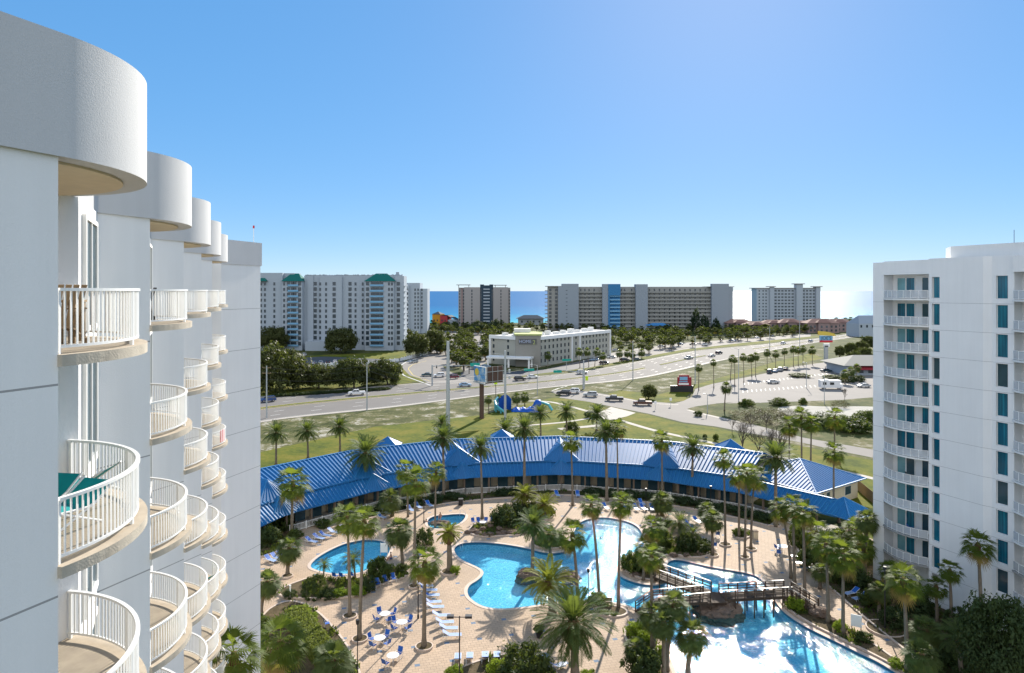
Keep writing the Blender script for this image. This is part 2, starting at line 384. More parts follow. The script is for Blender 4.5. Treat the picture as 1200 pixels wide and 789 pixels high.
b = MB(); b.sheet(ccw([(-30000,-400),(30000,-400)] + COAST[::-1]), 0, 0, [offset(LAGOON,.12), offset(KIDPOOL,.12), offset(SPA,.12)])
tag(b.build('ground', M['land']), kind='structure')
b = MB(); b.sheet([(-60000,600),(60000,600),(60000,70000),(-60000,70000)], -.6, 0); tag(b.build('sea', M['sea']), kind='structure')
b = MB(); n = len(COAST)
for i in range(n-1):
    (x0,y0),(x1,y1) = COAST[i], COAST[i+1]
    b.add([(x0,y0-45,.012),(x1,y1-45,.012),(x1,y1+14,-.7),(x0,y0+14,-.7)], [(0,1,2,3)])
tag(b.build('beach', M['sand']), kind='structure')
S('pool_deck', DECK, .008, 'pavers', [offset(LAGOON,.12), offset(KIDPOOL,.12), offset(SPA,.12)])
def ring(mb, inner, outer, z0, z1, mi=0): mb.prism(outer, z0, z1, mi, holes=[inner])
def pool(name, outline, depth, cop=.42):
    outline = ccw(outline)
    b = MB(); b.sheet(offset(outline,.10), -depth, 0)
    n = len(outline); o2 = offset(outline,.10)
    for i in range(n):
        j = (i+1) % n; a, c = o2[i], o2[j]
        b.add([(*a,-depth),(*c,-depth),(*c,-.34),(*a,-.34)], [(0,1,2,3)], 0)
        b.add([(*a,-.34),(*c,-.34),(*c,.005),(*a,.005)], [(0,1,2,3)], 1)
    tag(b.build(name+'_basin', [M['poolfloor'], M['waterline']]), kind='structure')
    b = MB(); ring(b, outline, offset(outline, cop), .004, .045); tag(b.build(name+'_coping', M['coping']), kind='structure')
    b = MB(); b.sheet(offset(outline,.06), -.14); tag(b.build(name+'_water', M['poolwater']), kind='structure')
pool('lagoon', LAGOON, 1.1); pool('oval_pool', KIDPOOL, .8); pool('spa', SPA, .8)

# highway: near and far edges surveyed, lanes between them
NEAR = [(120,545),(240,507),(305,490),(366,485.5),(427,481),(477,475),(540,466),(581,461.5),(640,453.5),(690,449.5),(740,445.5),(785,436),(831,425),(862,418.5),(892,412.6),(925,407),(953,402),(992,396.5),(1030,391),(1090,384)]
FAR_ = [(120,481),(240,472),(305,467),(353,461.5),(401,457),(450,453),(490,450),(540,446.5),(600,444),(647,441.5),(695,434.5),(740,426),(775,419),(807,412.6),(850,408.2),(892,404.5),(925,400.5),(959,397),(995,391.5),(1030,387),(1090,381)]
def resample(pts, n):
    L = [0]
    for a, c in zip(pts, pts[1:]): L.append(L[-1]+math.dist(a, c))
    out = []
    for k in range(n):
        t = L[-1]*k/(n-1); i = max(j for j in range(len(L)) if L[j] <= t+1e-9); i = min(i, len(pts)-2)
        u = (t-L[i])/(L[i+1]-L[i]); out.append((pts[i][0]+(pts[i+1][0]-pts[i][0])*u, pts[i][1]+(pts[i+1][1]-pts[i][1])*u))
    return out
NS = 90
RN = resample(GL(NEAR), NS); RF = resample(GL(FAR_), NS)
def smooth1(p, it=6):
    for _ in range(it): p = [p[0]]+[((p[i-1][0]+p[i][0]*2+p[i+1][0])/4, (p[i-1][1]+p[i][1]*2+p[i+1][1])/4) for i in range(1,len(p)-1)]+[p[-1]]
    return p
RN = smooth1(RN); RF = smooth1(RF)
def lane(i, t): i0 = int(i); u = i-i0; i1 = min(i0+1, NS-1); return tuple(RN[i0][k]*(1-t)*(1-u)+RF[i0][k]*t*(1-u)+RN[i1][k]*(1-t)*u+RF[i1][k]*t*u for k in (0,1))
def strip(mb, t0, t1, z, i0=0, i1=NS-1, mi=0, step=1.0):
    k = i0
    while k < i1-1e-6:
        e = min(k+step, i1); q = [lane(k,t0), lane(e,t0), lane(e,t1), lane(k,t1)]
        mb.add([(*p, z) for p in q], [(0,1,2,3)], mi); k = e
b = MB(); strip(b, 0, 1, .012); tag(b.build('highway', M['asphalt']), kind='structure')
b = MB()
for i0, i1 in ((0,27),(29,36),(43,89)): 
    k = i0
    while k < i1:
        q = [lane(k,.47), lane(k+1,.47), lane(k+1,.54), lane(k,.54)]
        b.prism(ccw(q), .012, .13); k += 1
tag(b.build('median_kerb', M['concrete']), kind='structure')
b = MB()
for i0, i1 in ((0,27),(29,36),(43,89)): strip(b, .475, .535, .134, i0, i1)
tag(b.build('median_lawn', M['lawn']), kind='structure')
b = MB(); strip(b, -.045, -.005, .10); strip(b, 1.005, 1.035, .10)
k = 0
for t0, t1 in ((-.045,-.005),(1.005,1.035)):
    for i in range(NS-1):
        q = [lane(i,t0), lane(i+1,t0), lane(i+1,t1), lane(i,t1)]; b.prism(ccw(q), 0, .098, bot=False, top=False)
tag(b.build('roadside_kerb', M['concrete']), kind='structure')
b = MB()
for t in (.16,.31,.69,.84):
    k = 0.0
    while k < NS-2:
        if not 36 < k < 43: strip(b, t-.004, t+.004, .017, k, k+.4, 0, .4)
        k += 1.6
for t in (.02,.98): strip(b, t-.003, t+.003, .017, 0, 36); strip(b, t-.003, t+.003, .017, 43, 89)
for t in (.455,.555): strip(b, t-.003, t+.003, .017, 0, 27, 1); strip(b, t-.003, t+.003, .017, 43, 89, 1)
tag(b.build('highway_markings', [M['paint'], M['yellowpaint']]), kind='structure')

S('clubhouse_lawn', ccw(GL([(150,640),(305,528),(420,503),(520,487),(600,474),(650,466),(690,471),(716,480),(760,486),(800,496.5),(839,501.5),(880,511),(920,519),(960,527),(1020,539),(1110,560),(1110,640),(1020,640),(985,590),(900,560),(700,540),(600,540),(400,560),(300,610)])), .004, 'lawn')
S('sandy_verge', ccw(GL([(150,600),(305,530),(440,500),(560,487),(640,468),(640,456),(540,467.5),(477,477),(427,483),(366,487.5),(305,492),(150,520)])), .006, 'verge')
S('sandy_verge', ccw(GL([(690,452),(740,448),(831,427.5),(892,415),(935,408),(950,412),(880,432),(826,449),(800,466),(775,470),(740,468),(712,462)])), .006, 'verge')
S('roadside_lawn', ccw(GL([(712,462),(726,457),(770,463),(800,455),(850,441),(905,425),(950,414),(965,420),(930,428),(870,441),(815,455),(803,466),(812,469),(775,472.5),(735,469)])), .009, 'lawn')
S('far_lawn', ccw(GL([(250,468),(305,464),(401,454.5),(470,450),(500,446),(472,432),(440,431),(380,438),(300,445)])), .006, 'lawn')
S('condo_lawn', ccw(GL([(250,430),(340,418),(475,412),(478,422),(400,430),(300,440)])), .004, 'lawn')
S('far_lawn', ccw(GL([(600,442.5),(680,434),(740,424),(807,411),(850,406.5),(900,402),(960,395),(960,393.5),(880,400),(800,409.5),(740,420),(680,430.5),(600,438)])), .006, 'lawn')
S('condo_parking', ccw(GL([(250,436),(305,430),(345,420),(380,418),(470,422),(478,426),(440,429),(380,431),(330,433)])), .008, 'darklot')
S('side_road', ccw(GL([(655,466),(668,457),(690,459),(720,464),(745,469),(790,473),(801,470),(813,464),(826,466),(880,468.5),(893,472.5),(872,470.5),(840,473),(815,476.5),(805,479.5),(820,483.5),(844,489),(880,497),(915,506),(941,513),(1020,526.6),(1100,541),(1100,552),(1020,536),(985,529),(940,519),(880,508),(839,500),(800,495),(760,485),(716,476.5),(690,471)])), .016, 'lot')
S('side_road_entry', ccw(GL([(645,459),(663,456),(672,459),(666,465),(652,462)])), .015, 'lot')
S('parking_lot', ccw(GL([(805,479),(815,456),(835,450),(871,443),(905,436),(929,430),(965,425),(983,424),(1035,421),(1110,421),(1110,470),(1020,466),(985,469),(953,470),(892,472),(850,473),(872,469.5),(840,468),(826,474)])), .011, 'lot')
S('side_street', ccw(GL([(506,453),(545,449),(552,446),(540,441),(528,436),(521,432),(517,426),(520,420),(530,412),(526,398),(517,398),(518,410),(505,417),(480,421),(472,426),(472,432),(480,440),(492,444),(500,448)])), .014, 'lot')
S('driveway', ccw(GL([(700,485),(716,477),(745,484),(735,488),(718,492),(690,492)])), .015, 'concrete')
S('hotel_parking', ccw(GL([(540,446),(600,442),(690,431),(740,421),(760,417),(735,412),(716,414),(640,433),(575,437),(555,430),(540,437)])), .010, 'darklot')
S('hotel_parking', ccw(GL([(690,431),(740,421),(800,410),(870,402),(950,394.5),(950,391),(880,396.5),(800,402),(735,410),(716,414),(700,420)])), .0125, 'lot')
S('street_plaza', ccw(GL([(480,420),(520,398),(520,388),(600,388),(572,424),(545,440),(540,430),(530,430)])), .006, 'lot')
S('sand_patch', ccw(smoothloop(GL([(905,478),(935,475),(970,477),(1020,476),(1060,480),(1050,494),(1020,493),(985,492),(960,488),(930,490)]),2)), .009, 'sand')
def path(name, pts, w, z, mat):
    pts = smooth1(resample(GL(pts), 40), 3); L = []; Rr = []
    for i, p in enumerate(pts):
        a = Vector(pts[max(0,i-1)]); c = Vector(pts[min(len(pts)-1,i+1)]); d = (c-a).normalized(); nn = Vector((-d.y, d.x))
        L.append((p[0]+nn.x*w/2, p[1]+nn.y*w/2)); Rr.append((p[0]-nn.x*w/2, p[1]-nn.y*w/2))
    b = MB()
    for i in range(len(pts)-1): b.add([(*Rr[i],z),(*Rr[i+1],z),(*L[i+1],z),(*L[i],z)], [(0,1,2,3)])
    return tag(b.build(name, M[mat]), kind='structure')
path('footpath', [(618,470),(644,470),(683,480.5),(721,491),(767,505),(800,512),(842,520.6),(900,533),(960,546),(1020,560),(1080,575)], 1.6, .02, 'concrete')
path('footpath', [(590,501),(640,497),(662,495),(690,490.5),(712,486)], 1.3, .022, 'concrete')
path('footpath', [(655,503),(690,500),(716,497)], 2.2, .024, 'concrete')
path('kerb_line', [(662,458.5),(690,460.5),(720,465.5),(745,470),(775,474),(795,474.5)], 1.0, .03, 'concrete')
path('kerb_line', [(806,480.5),(820,484.5),(844,490),(870,496)], 1.2, .03, 'concrete')
path('kerb_line', [(505,452),(472,440),(468,430),(475,424.5),(488,420.5),(508,415)], .7, .03, 'paint')
path('street_marking', [(504,447),(484,440),(478,432),(484,427),(500,423)], .25, .03, 'yellowpaint')
b = MB()
for k in range(26):
    for row, (a, c) in enumerate((((870,450),(985,436)),((868,459),(1000,449)))):
        t = k/25; x = a[0]+(c[0]-a[0])*t; y = a[1]+(c[1]-a[1])*t; p = G(x, y)
        b.add([(p[0]-.09,p[1]-2.5,.03),(p[0]+.09,p[1]-2.5,.03),(p[0]+1.69,p[1]+2.5,.03),(p[0]+1.51,p[1]+2.5,.03)], [(0,1,2,3)])
tag(b.build('parking_markings', M['paint']), kind='structure')
b = MB()
for px, py, dx in ((646,458,2.2),(650,456.5,2.2),(655,455,2.2),(660,453.7,2.2),(665,452.4,2.2)):
    p = G(px, py); b.add([(p[0],p[1],.03),(p[0]+.5,p[1],.03),(p[0]+dx+.5,p[1]+4,.03),(p[0]+dx,p[1]+4,.03)], [(0,1,2,3)])
tag(b.build('crossing_markings', M['paint']), kind='structure')

# ------------------------------------------------------------------ planting beds (mulch inside a low kerb)
BEDS = []
def bed(pts, world=False, it=2):
    o = ccw(smoothloop(pts if world else GL(pts), it)); BEDS.append(o)
    b = MB(); b.prism(o, .003, .17, 0, bot=False, holes=[offset(o, -.22)]); b.sheet(offset(o, -.20), .12, 1)
    return tag(b.build('planting_bed', [M['coping'], M['mulch']]), kind='structure')
bed([(323,697),(333,688),(350,682),(360,678),(385,678),(405,680),(425,677),(440,669),(455,664),(470,666),(483,672),(470,680),(445,686),(430,696),(405,702),(369,703),(335,702)])
bed([(547,626),(552,616),(575,612),(590,600),(605,590),(625,588),(645,592),(652,600),(650,606),(636,612),(625,622),(610,628),(590,629),(565,630)])
bed([(624,640),(622,634),(628,626),(640,622),(655,624),(664,632),(664,641),(650,644.5),(636,643.5)])
bed([(763,638),(756,648),(741,655),(731,662),(730,669),(742,676),(753,679.5),(766,681),(773,679),(776,674),(773,664),(772,657),(783,650),(800,652.5),(820,655),(837,650),(838,642),(825,632),(805,620),(785,610),(767,608),(762,614),(763,627)])
bed([(731,738),(736,732),(745,729),(755,731),(765,741),(771,756),(775,775),(783,800),(790,830),(770,830),(758,800),(748,775),(736,757),(731,748)])
bed([(700,712),(712,710),(728,712),(737,717),(735,722),(722,725),(704,722),(695,717)])
bed([(857,624),(868,619),(880,621),(884,627),(876,632),(862,632)])
bed([(560,775),(600,765),(640,770),(655,790),(660,830),(540,830),(520,800),(535,785)])
bed([(928,630),(945,624),(975,622),(1005,615),(1020,640),(1060,690),(1100,700),(1180,720),(1250,760),(1250,860),(1130,840),(1075,775),(1052,757),(1012,725),(983,699),(960,679),(940,660)])
bed([(912,705),(924,700),(940,707),(953,713),(972,728),(996,738),(1027,757),(1060,781),(1100,812),(1080,806),(1050,783),(1026,770),(983,749),(943,729),(921,714)])
bed([(240,900),(252,800),(305,722),(325,708),(345,704),(372,714),(410,757),(428,800),(430,880),(380,920)])
bed([(298,600),(320,588),(345,602),(350,622),(338,640),(315,652),(298,655)])
bb = [arc(45.6, p) for p in range(-48, 52, 4)] + [arc(41.8 if abs(p-2) > 5 else 42.8, p) for p in range(50, -50, -4)]
bed(bb, True, 1)
for cx, cy, r in ((410,723,1.15),(421.7,750,1.2),(497,759,1.3),(485,688,1.0),(472,668,.9),(527,671,1.6),(866,631,.1),(873,654,1.0),(880,644,1.1),(850,639,1.2),(835,651,1.2),(1038,738,2.1),(671,592,.8),(565,609,.9),(337,676,1.0),(909,616,1.0),(702,711,.1)):
    if r < .5: continue
    r *= .68 if r < 2 else .9; p = G(cx, cy); o = [(p[0]+r*math.cos(a*math.pi/12), p[1]+r*math.sin(a*math.pi/12)) for a in range(24)]
    b = MB(); b.prism(o, .003, .20, 0, bot=False, holes=[offset(o, -.11)]); b.sheet(offset(o, -.10), .16, 1)
    tag(b.build('planting_ring', [M['coping'], M['mulch']]), kind='structure')

# ------------------------------------------------------------------ left building: sawtooth front with curved balconies
M['soffit'] = simple('soffit_paint', (.62,.53,.38), .9, .1, var=.15)
UN = 5; STEP = Vector((-3.1, 8.3))
C0 = Vector((-9.12, 10.76)); AN = R(-22); NW = Vector((math.cos(AN), math.sin(AN))); DW = Vector((-NW.y, NW.x))
def up(k, v): return v + STEP*k
RW = 2.9
T0 = C0 + NW*RW; E0 = Vector((-8.755, 13.79)); B0 = E0 - DW*3.55; T1 = T0 + STEP; F0 = T1 - DW*1.48
FLOORS = [33.93 + 3*j for j in range(0, -11, -1)]          # slab undersides
bld = thing('apartment_building', 'near white stucco tower with a sawtooth front of rounded balconies', 'building', (-20, 20, 0))
def L2(p): return (p[0]+20, p[1]-20)
plan = []
q = T0 - DW*16; plan.append(q)
for k in range(UN):
    plan += [up(k,T0), up(k,B0), up(k,E0)]
    if k < UN-1: plan += [up(k,F0)]
plan += [Vector((-20.45,48.0)), Vector((-19.2,52.1)), Vector((-34,56.5)), Vector((-60,52)), Vector((-34,-6))]
b = MB(); b.prism([L2(p) for p in plan], 0, 36.9); b.build('wall', M['stucco'], bld)
pp = []
pp.append(q + NW*.04)
for k in range(UN):
    for a in range(-22, 100, 4): pp.append(up(k,C0) + Vector((math.cos(R(a)), math.sin(R(a))))*2.97)
    pp.append(up(k,E0) + Vector((-.9, .9)))
    if k < UN-1: pp.append(up(k,F0) + NW*.04)
pp += [Vector((-20.45,48.0)) + NW*.05, Vector((-19.12,52.2)), Vector((-34,56.6)), Vector((-60,52)), Vector((-34,-6))]
b = MB(); b.prism([L2(p) for p in pp], 36.9, 38.65, 0, mtop=1); b.build('parapet', [M['parapet'], M['roofgravel']], bld, smooth='angle')
for k in range(UN):
    soff = MB()
    c = up(k,C0); o = [c + Vector((math.cos(R(a)), math.sin(R(a))))*2.6 for a in range(-22, 98, 5)] + [up(k,E0)+Vector((-.1,-.1)), up(k,B0)+NW*.5]
    soff.prism([L2(p) for p in o], 36.86, 36.897); soff.build('soffit', M['soffit'], bld)

# floors as slabs with railings: one mesh for each, copied up and along the front
sm = MB(); ao = [Vector((math.cos(R(a)), math.sin(R(a))))*2.98 for a in range(-22, 88, 4)]
o = ao + [E0-C0+Vector((-.15,.05)), B0-C0-NW*.1]
sm.prism([tuple(p) for p in o], 0, .165, 0, mtop=1); slab_me = sm.mesh('balcony_slab', [M['slab'], M['slabtop']])
rm = MB(); ang = [-21+i*1.0 for i in range(0, 106)]
def rp(a, z, r=2.83): return (math.cos(R(a))*r, math.sin(R(a))*r, z)
for i in range(0, len(ang)-3, 3):
    for z, w, h in ((1.09,.07,.045),(.27,.035,.04)): rm.bar(rp(ang[i], z), rp(ang[i+3], z), w, h)
for i in range(0, len(ang), 2): rm.bar(rp(ang[i], .27), rp(ang[i], 1.08), .022, .022)
for a in (-21, 14, 49, 83): rm.bar(rp(a, .16), rp(a, 1.08), .05, .05)
rail_me = rm.mesh('railing', M['whitepaint'])
def window_meshes(w, h):
    f = MB(); t = .10; d = .12
    f.box(-w/2, -w/2+t, -d, .03, 0, h); f.box(w/2-t, w/2, -d, .03, 0, h); f.box(-w/2+t, w/2-t, -d, .03, h-t, h); f.box(-w/2+t, w/2-t, -d, .05, 0, t)
    f.box(-.035, .035, -d+.02, .02, t, h-t)
    g = MB(); g.box(-w/2+t, w/2-t, -.03, -.01, t, h-t)
    return f.mesh('window', M['whitetrim']), g.mesh('glass', M['glass'])
wf_me, wg_me = window_meshes(2.0, 2.45)
ef = (F0-E0); efa = math.atan2(ef.y, ef.x); wmid = E0 + ef*.46
for k in range(UN):
    for j, z in enumerate(FLOORS):
        s_ = obj('balcony_slab', slab_me, bld, (*L2(up(k,C0)), z)); obj('railing', rail_me, s_)
    for j, z in enumerate(FLOORS):
        if k == UN-1: continue
        p = up(k, wmid) + Vector((ef.y, -ef.x)).normalized()*.06
        w_ = obj('window', wf_me, bld, (*L2(p), z+.22), efa+math.pi); obj('glass', wg_me, w_)
        # sliding door in the return wall behind each balcony
        p2 = (up(k,T0)+up(k,B0))/2 + DW*.12
        d_ = obj('sliding_door', wf_me, bld, (*L2(p2), z+.18), math.atan2(NW.y, NW.x)); obj('glass', wg_me, d_)
        d_.scale = (.9,1,1)
rod = MB(); rod.tube([(0,0,0),(0,0,1.1)], .025, 6); ro = rod.build('antenna', M['whitepaint'], bld, loc=(*L2((-19.6,51.8)), 38.65))
t_ = MB(); t_.tube([(0,0,1.1),(0,0,1.3)], .07, 8); t_.build('red_tip', M['red'], ro)

# ------------------------------------------------------------------ right building
RBA = Vector((43.9, 83.0)); RBD = Vector((6.4, -15.0)).normalized()
rb = thing('apartment_building', 'white tower with bowed balconies and teal windows beside the walkway', 'building', (RBA.x, RBA.y, 0), math.atan2(RBD.y, RBD.x))
# local: x along the front, y into the building (left normal of RBD), front at y=0
H0 = 36.95
b = MB(); m0 = 24.6
b.box(0, 1.45, 0, 14, 0, 38.4); b.box(1.45, 24, 1.6, 14, 0, 36.9)
b.box(1.45, 7.1, 0, 1.6, 36.9, 38.5); b.box(15.9, 21.4, 0, 1.6, 36.9, 38.5); b.box(7.1, 15.9, 0.9, 1.6, 0, 38.5)
b.box(7.1,7.45,0,.9,0,38.6); b.box(8.35,13.0,0,.9,0,38.6); b.box(15.3,15.9,.25,.9,0,38.6)
b.prism([(13.0,0),(13.75,.25),(13.75,.9),(13.0,.9)], 0, 38.6); b.box(13.75,14.15,.25,.9,0,38.6)
b.box(21.4,24,0,1.6,0,38.6); b.box(1.45,24,1.6,14,36.9,38.3)
RFL = [33.93+3*j for j in range(0,-11,-1)]
for z in RFL + [.93]:
    b.box(7.45, 8.35, 0, .9, z-.35, z+.25); b.box(14.15, 15.3, .25, .9, z-.35, z+.25)
b.box(7.45,8.35,0,.9,36.55,38.6); b.box(14.15,15.3,.25,.9,36.55,38.6); b.box(7.45,8.35,0,.9,0,.58); b.box(14.15,15.3,.25,.9,0,.58)
b.build('wall', M['stucco'], rb)
b = MB(); b.prism([(6.3,4),(8.8,1.2),(16,1.2),(24,1.2),(24,12),(6.3,12)], 38.3, 39.9); b.box(17,22,3,9,39.9,41.0); b.build('roof_house', M['stucco_plain'], rb)
b = MB()
for x in (12.5, 18): b.tube([(x,6,39.9),(x,6,41.6)], .03, 6)
b.build('antenna', M['dark'], rb)
def rbay(x0, x1):
    w = x1-x0; s = MB(); n = 14; pts = []
    for i in range(n+1):
        t = i/n; pts.append((w*t, -.95*4*t*(1-t)*.95 - .12))
    s.prism(pts + [(w,1.6),(0,1.6)], 0, .17); sme = s.mesh('balcony_slab', [M['slab']])
    sme.materials[0] = M['stucco_plain']
    r = MB(); pn = MB()
    q = [(p[0]*(w-.16)/w+.08, p[1]+.1) for p in pts]
    for i in range(n):
        r.bar((*q[i],1.12), (*q[i+1],1.12), .05, .05); r.bar((*q[i],.28), (*q[i+1],.28), .04, .04)
        pn.bar((*q[i],.70), (*q[i+1],.70), .012, .78)
    for i in range(0, n+1, 2): r.bar((*q[i],.16), (*q[i],1.12), .045, .045)
    return sme, r.mesh('railing', M['whitepaint']), pn.mesh('mesh_panel', M['screen'])
def screenmat():
    m = N('perforated_screen'); c = m.principled((.62,.65,.68), .5, .4); t = m.n('BsdfTransparent'); mx = m.n('MixShader'); mx.inputs[0].default_value = .45
    m.t.links.new(t.outputs[0], mx.inputs[1]); m.t.links.new(c, mx.inputs[2]); return m.end(mx.outputs[0])
M['screen'] = screenmat()
b1 = rbay(1.45, 7.1); b2 = rbay(15.9, 21.4)
def pane(w, h, mat, fr=.07):
    f = MB(); f.box(0,fr,-.05,.02,0,h); f.box(w-fr,w,-.05,.02,0,h); f.box(fr,w-fr,-.05,.02,h-fr,h); f.box(fr,w-fr,-.05,.02,0,fr)
    g = MB(); g.box(fr,w-fr,-.02,0,fr,h-fr)
    return f.mesh('window', M['whitetrim']), g.mesh('glass', M[mat])
PA = {k: pane(1.15, 2.45, k) for k in ('tealglass','paleteal','glass')}
PB = {k: pane(.82, 1.95+.44, k, .04) for k in ('tealglass','glass')}
PC = {k: pane(1.15, 2.39, k, .04) for k in ('tealglass','glass')}
r2 = random.Random(5)
for j, z in enumerate(RFL):
    for x0, (sme, rme, pme) in ((1.45,b1),(15.9,b2)):
        s_ = obj('balcony_slab', sme, rb, (x0,0,z)); rr = obj('railing', rme, s_); obj('mesh_panel', pme, rr)
        for dx, opt in ((.55,('paleteal','tealglass','paleteal')),(1.72,('tealglass','tealglass','glass')),(3.7,('tealglass','glass')),(4.5,('tealglass','tealglass'))):
            f_, g_ = PA[r2.choice(opt)]; o_ = obj('window', f_, rb, (x0+dx,1.58,z+.2)); obj('glass', g_, o_)
            if dx == 4.5: o_.scale = (.8,1,1)
    f_, g_ = PB[r2.choice(('tealglass','tealglass','glass'))]; o_ = obj('window', f_, rb, (7.49,.28,z+.255)); obj('glass', g_, o_)
    f_, g_ = PC[r2.choice(('tealglass','tealglass','glass'))]; o_ = obj('window', f_, rb, (14.15,.5,z+.255)); obj('glass', g_, o_)
# ------------------------------------------------------------------ clubhouse: a fan of blue standing seam roofs
def roofmat(name, col, rough):
    m = N(name); p = m.pos(); f = m.noise(p, .6, 4); st = m.noise(p, 5, 3)
    c = m.mix(m.math('MULTIPLY', m.math('ADD', f, st), .5), tuple(x*.75 for x in col), tuple(min(1,x*1.25) for x in col))
    return m.end(m.principled(c, rough, .5))
M['blueroof'] = roofmat('blue_metal_roof', (.010,.118,.31), .46)
M['seam'] = roofmat('blue_roof_seam', (.02,.16,.37), .5)
M['cream'] = simple('cream_wall', (.58,.50,.36), .9, .2, var=.1)
M['shade'] = simple('brown_wall', (.16,.12,.09), .9, .2)
club = thing('clubhouse', 'curved clubhouse with blue ribbed metal roofs around the back of the pool deck', 'clubhouse', (K0[0], K0[1], 0))
def ac(r, ph, z): a = R(ph); return (r*math.sin(a), r*math.cos(a), z)
JO = [-80, -57.5, -37.5, -18.5, 2.7, 23.5, 40.5]; JW = JO + [59.5]
def lerp(a, b, t): return tuple(a[i]+(b[i]-a[i])*t for i in range(3))
def facet(mb, a0, a1, c0, c1, sp=.62, thick=.12):
    """roof sheet: eave a0-a1, ridge c0-c1, raised seams running up the slope"""
    mb.add([a0,a1,c1,c0], [(0,1,2,3)], 0)
    mb.add([lerp(a0,(a0[0],a0[1],a0[2]-thick),1), (a1[0],a1[1],a1[2]-thick), (c1[0],c1[1],c1[2]-thick), (c0[0],c0[1],c0[2]-thick)], [(3,2,1,0)], 0)
    mb.add([(a0[0],a0[1],a0[2]-thick),(a1[0],a1[1],a1[2]-thick),a1,a0], [(0,1,2,3)], 0)
    L = math.dist(a0, a1); n = max(2, int(L/sp))
    for i in range(n+1):
        t = min(.995, max(.005, i/n)); p, q = lerp(a0,a1,t), lerp(c0,c1,t)
        mb.bar((p[0],p[1],p[2]+.06), (q[0],q[1],q[2]+.06), .11, .14, 1)
for i in range(len(JO)-1):
    b = MB(); p0, p1 = JO[i], JO[i+1]
    facet(b, ac(48.4,p0,4.55), ac(48.4,p1,4.55), ac(56.4,p0,7.25), ac(56.4,p1,7.25))
    facet(b, ac(64.4,p1,4.4), ac(64.4,p0,4.4), ac(56.4,p1,7.25), ac(56.4,p0,7.25))
    b.bar(ac(56.4,p0,7.30), ac(56.4,p1,7.30), .35, .1, 1)
    b.build('roof', [M['blueroof'], M['seam']], club)
for i in range(len(JW)-1):
    b = MB(); p0, p1 = JW[i], JW[i+1]
    facet(b, ac(46,p0,2.8), ac(46,p1,2.8), ac(48.7,p0,4.45), ac(48.7,p1,4.45))
    if i == len(JW)-2:
        facet(b, ac(51.4,p1,2.8), ac(51.4,p0,2.8), ac(48.7,p1,4.45), ac(48.7,p0,4.45)); b.bar(ac(48.7,p0,4.5), ac(48.7,p1,4.5), .3, .1, 1)
    else:
        b.bar(ac(48.55,p0,4.62), ac(48.55,p1,4.62), .14, .14, 1)
    b.build('walkway_roof', [M['blueroof'], M['seam']], club)
def tri(mb, A, B_, C, n=5):
    mb.add([A,B_,C], [(0,1,2)], 0)
    for i in range(1, n):
        t = i/n; p = lerp(A,B_,t); q = lerp(A, C, t) if t < 0 else C
        mb.bar((p[0],p[1],p[2]+.04), lerp((p[0],p[1],p[2]+.04), (C[0],C[1],C[2]+.04), .92), .05, .06, 1)
def gable(ph, w, r0, z0, rp_, zp, rb_, zb):
    da = math.degrees(w/r0); b = MB()
    L_, Rr, Mid, A, Bk = ac(r0,ph-da,z0), ac(r0,ph+da,z0), ac(r0-.35,ph,z0-.05), ac(rp_,ph,zp), ac(rb_,ph,zb)
    b.add([L_, Mid, A], [(0,1,2)]); b.add([Mid, Rr, A], [(0,1,2)]); b.add([L_, A, Bk], [(0,1,2)]); b.add([A, Rr, Bk], [(0,1,2)])
    for p in (L_, Mid, Rr): b.bar(p, A, .12, .1, 1)
    for s_, e_ in ((L_,Mid),(Mid,Rr),(L_,Bk),(Rr,Bk)):
        for t in (.2,.4,.6,.8):
            p = lerp(s_, e_, t); q = lerp(p, A, .96); b.bar((p[0],p[1],p[2]+.03), (q[0],q[1],q[2]+.03), .05, .06, 1)
    b.build('gablet', [M['blueroof'], M['seam']], club)
for ph in JO[1:-1]:
    gable(ph, 3.7, 48.2, 4.45, 50.8, 7.0, 56.3, 7.2)
    gable(ph, 2.9, 45.95, 2.78, 48.1, 5.0, 49.6, 5.1)
for px, py in ((453,515),(588,506),(859,518)):
    p = G(px, py, 7.55); c = (p[0]-K0[0]-.0, p[1]-K0[1]+1.5); b = MB(); s_ = 2.3
    cs = [(c[0]-s_,c[1]-s_,6.1),(c[0]+s_,c[1]-s_,6.1),(c[0]+s_,c[1]+s_,6.1),(c[0]-s_,c[1]+s_,6.1)]; A = (c[0],c[1],7.75)
    for i in range(4): b.add([cs[i],cs[(i+1)%4],A], [(0,1,2)]); b.bar(cs[i], A, .14, .1, 1)
    b.box(c[0]-1.9,c[0]+1.9,c[1]-1.9,c[1]+1.9,4.0,6.0,0); b.build('cupola', [M['blueroof'], M['seam']], club)
# walls, openings, posts
b = MB(); g_ = MB()
for i in range(len(JO)-1):
    p0, p1 = JO[i], JO[i+1]; a0, a1 = ac(50.2,p0,0), ac(50.2,p1,0); c0, c1 = ac(62.8,p0,0), ac(62.8,p1,0)
    b.prism([a1[:2],a0[:2],c0[:2],c1[:2]], 0, 4.5)
b.build('wall', M['cream'], club)
for i in range(len(JO)-1):
    p0, p1 = JO[i], JO[i+1]
    for k in range(6):
        f = MB(); a0 = ac(50.02,p0,0); a1 = ac(50.02,p1,0); A = lerp(a0,a1,(k+.2)/6); B_ = lerp(a0,a1,(k+.8)/6)
        sh = .985
        f.bar((A[0]*sh,A[1]*sh,1.25),(B_[0]*sh,B_[1]*sh,1.25), .05, 2.4); f.build('window', M['glass'], club)
pst = MB(); pst.box(-.14,.14,-.14,.14,0,2.9); pst.box(-.2,.2,-.2,.2,0,.25); pme = pst.mesh('post', M['shade'])
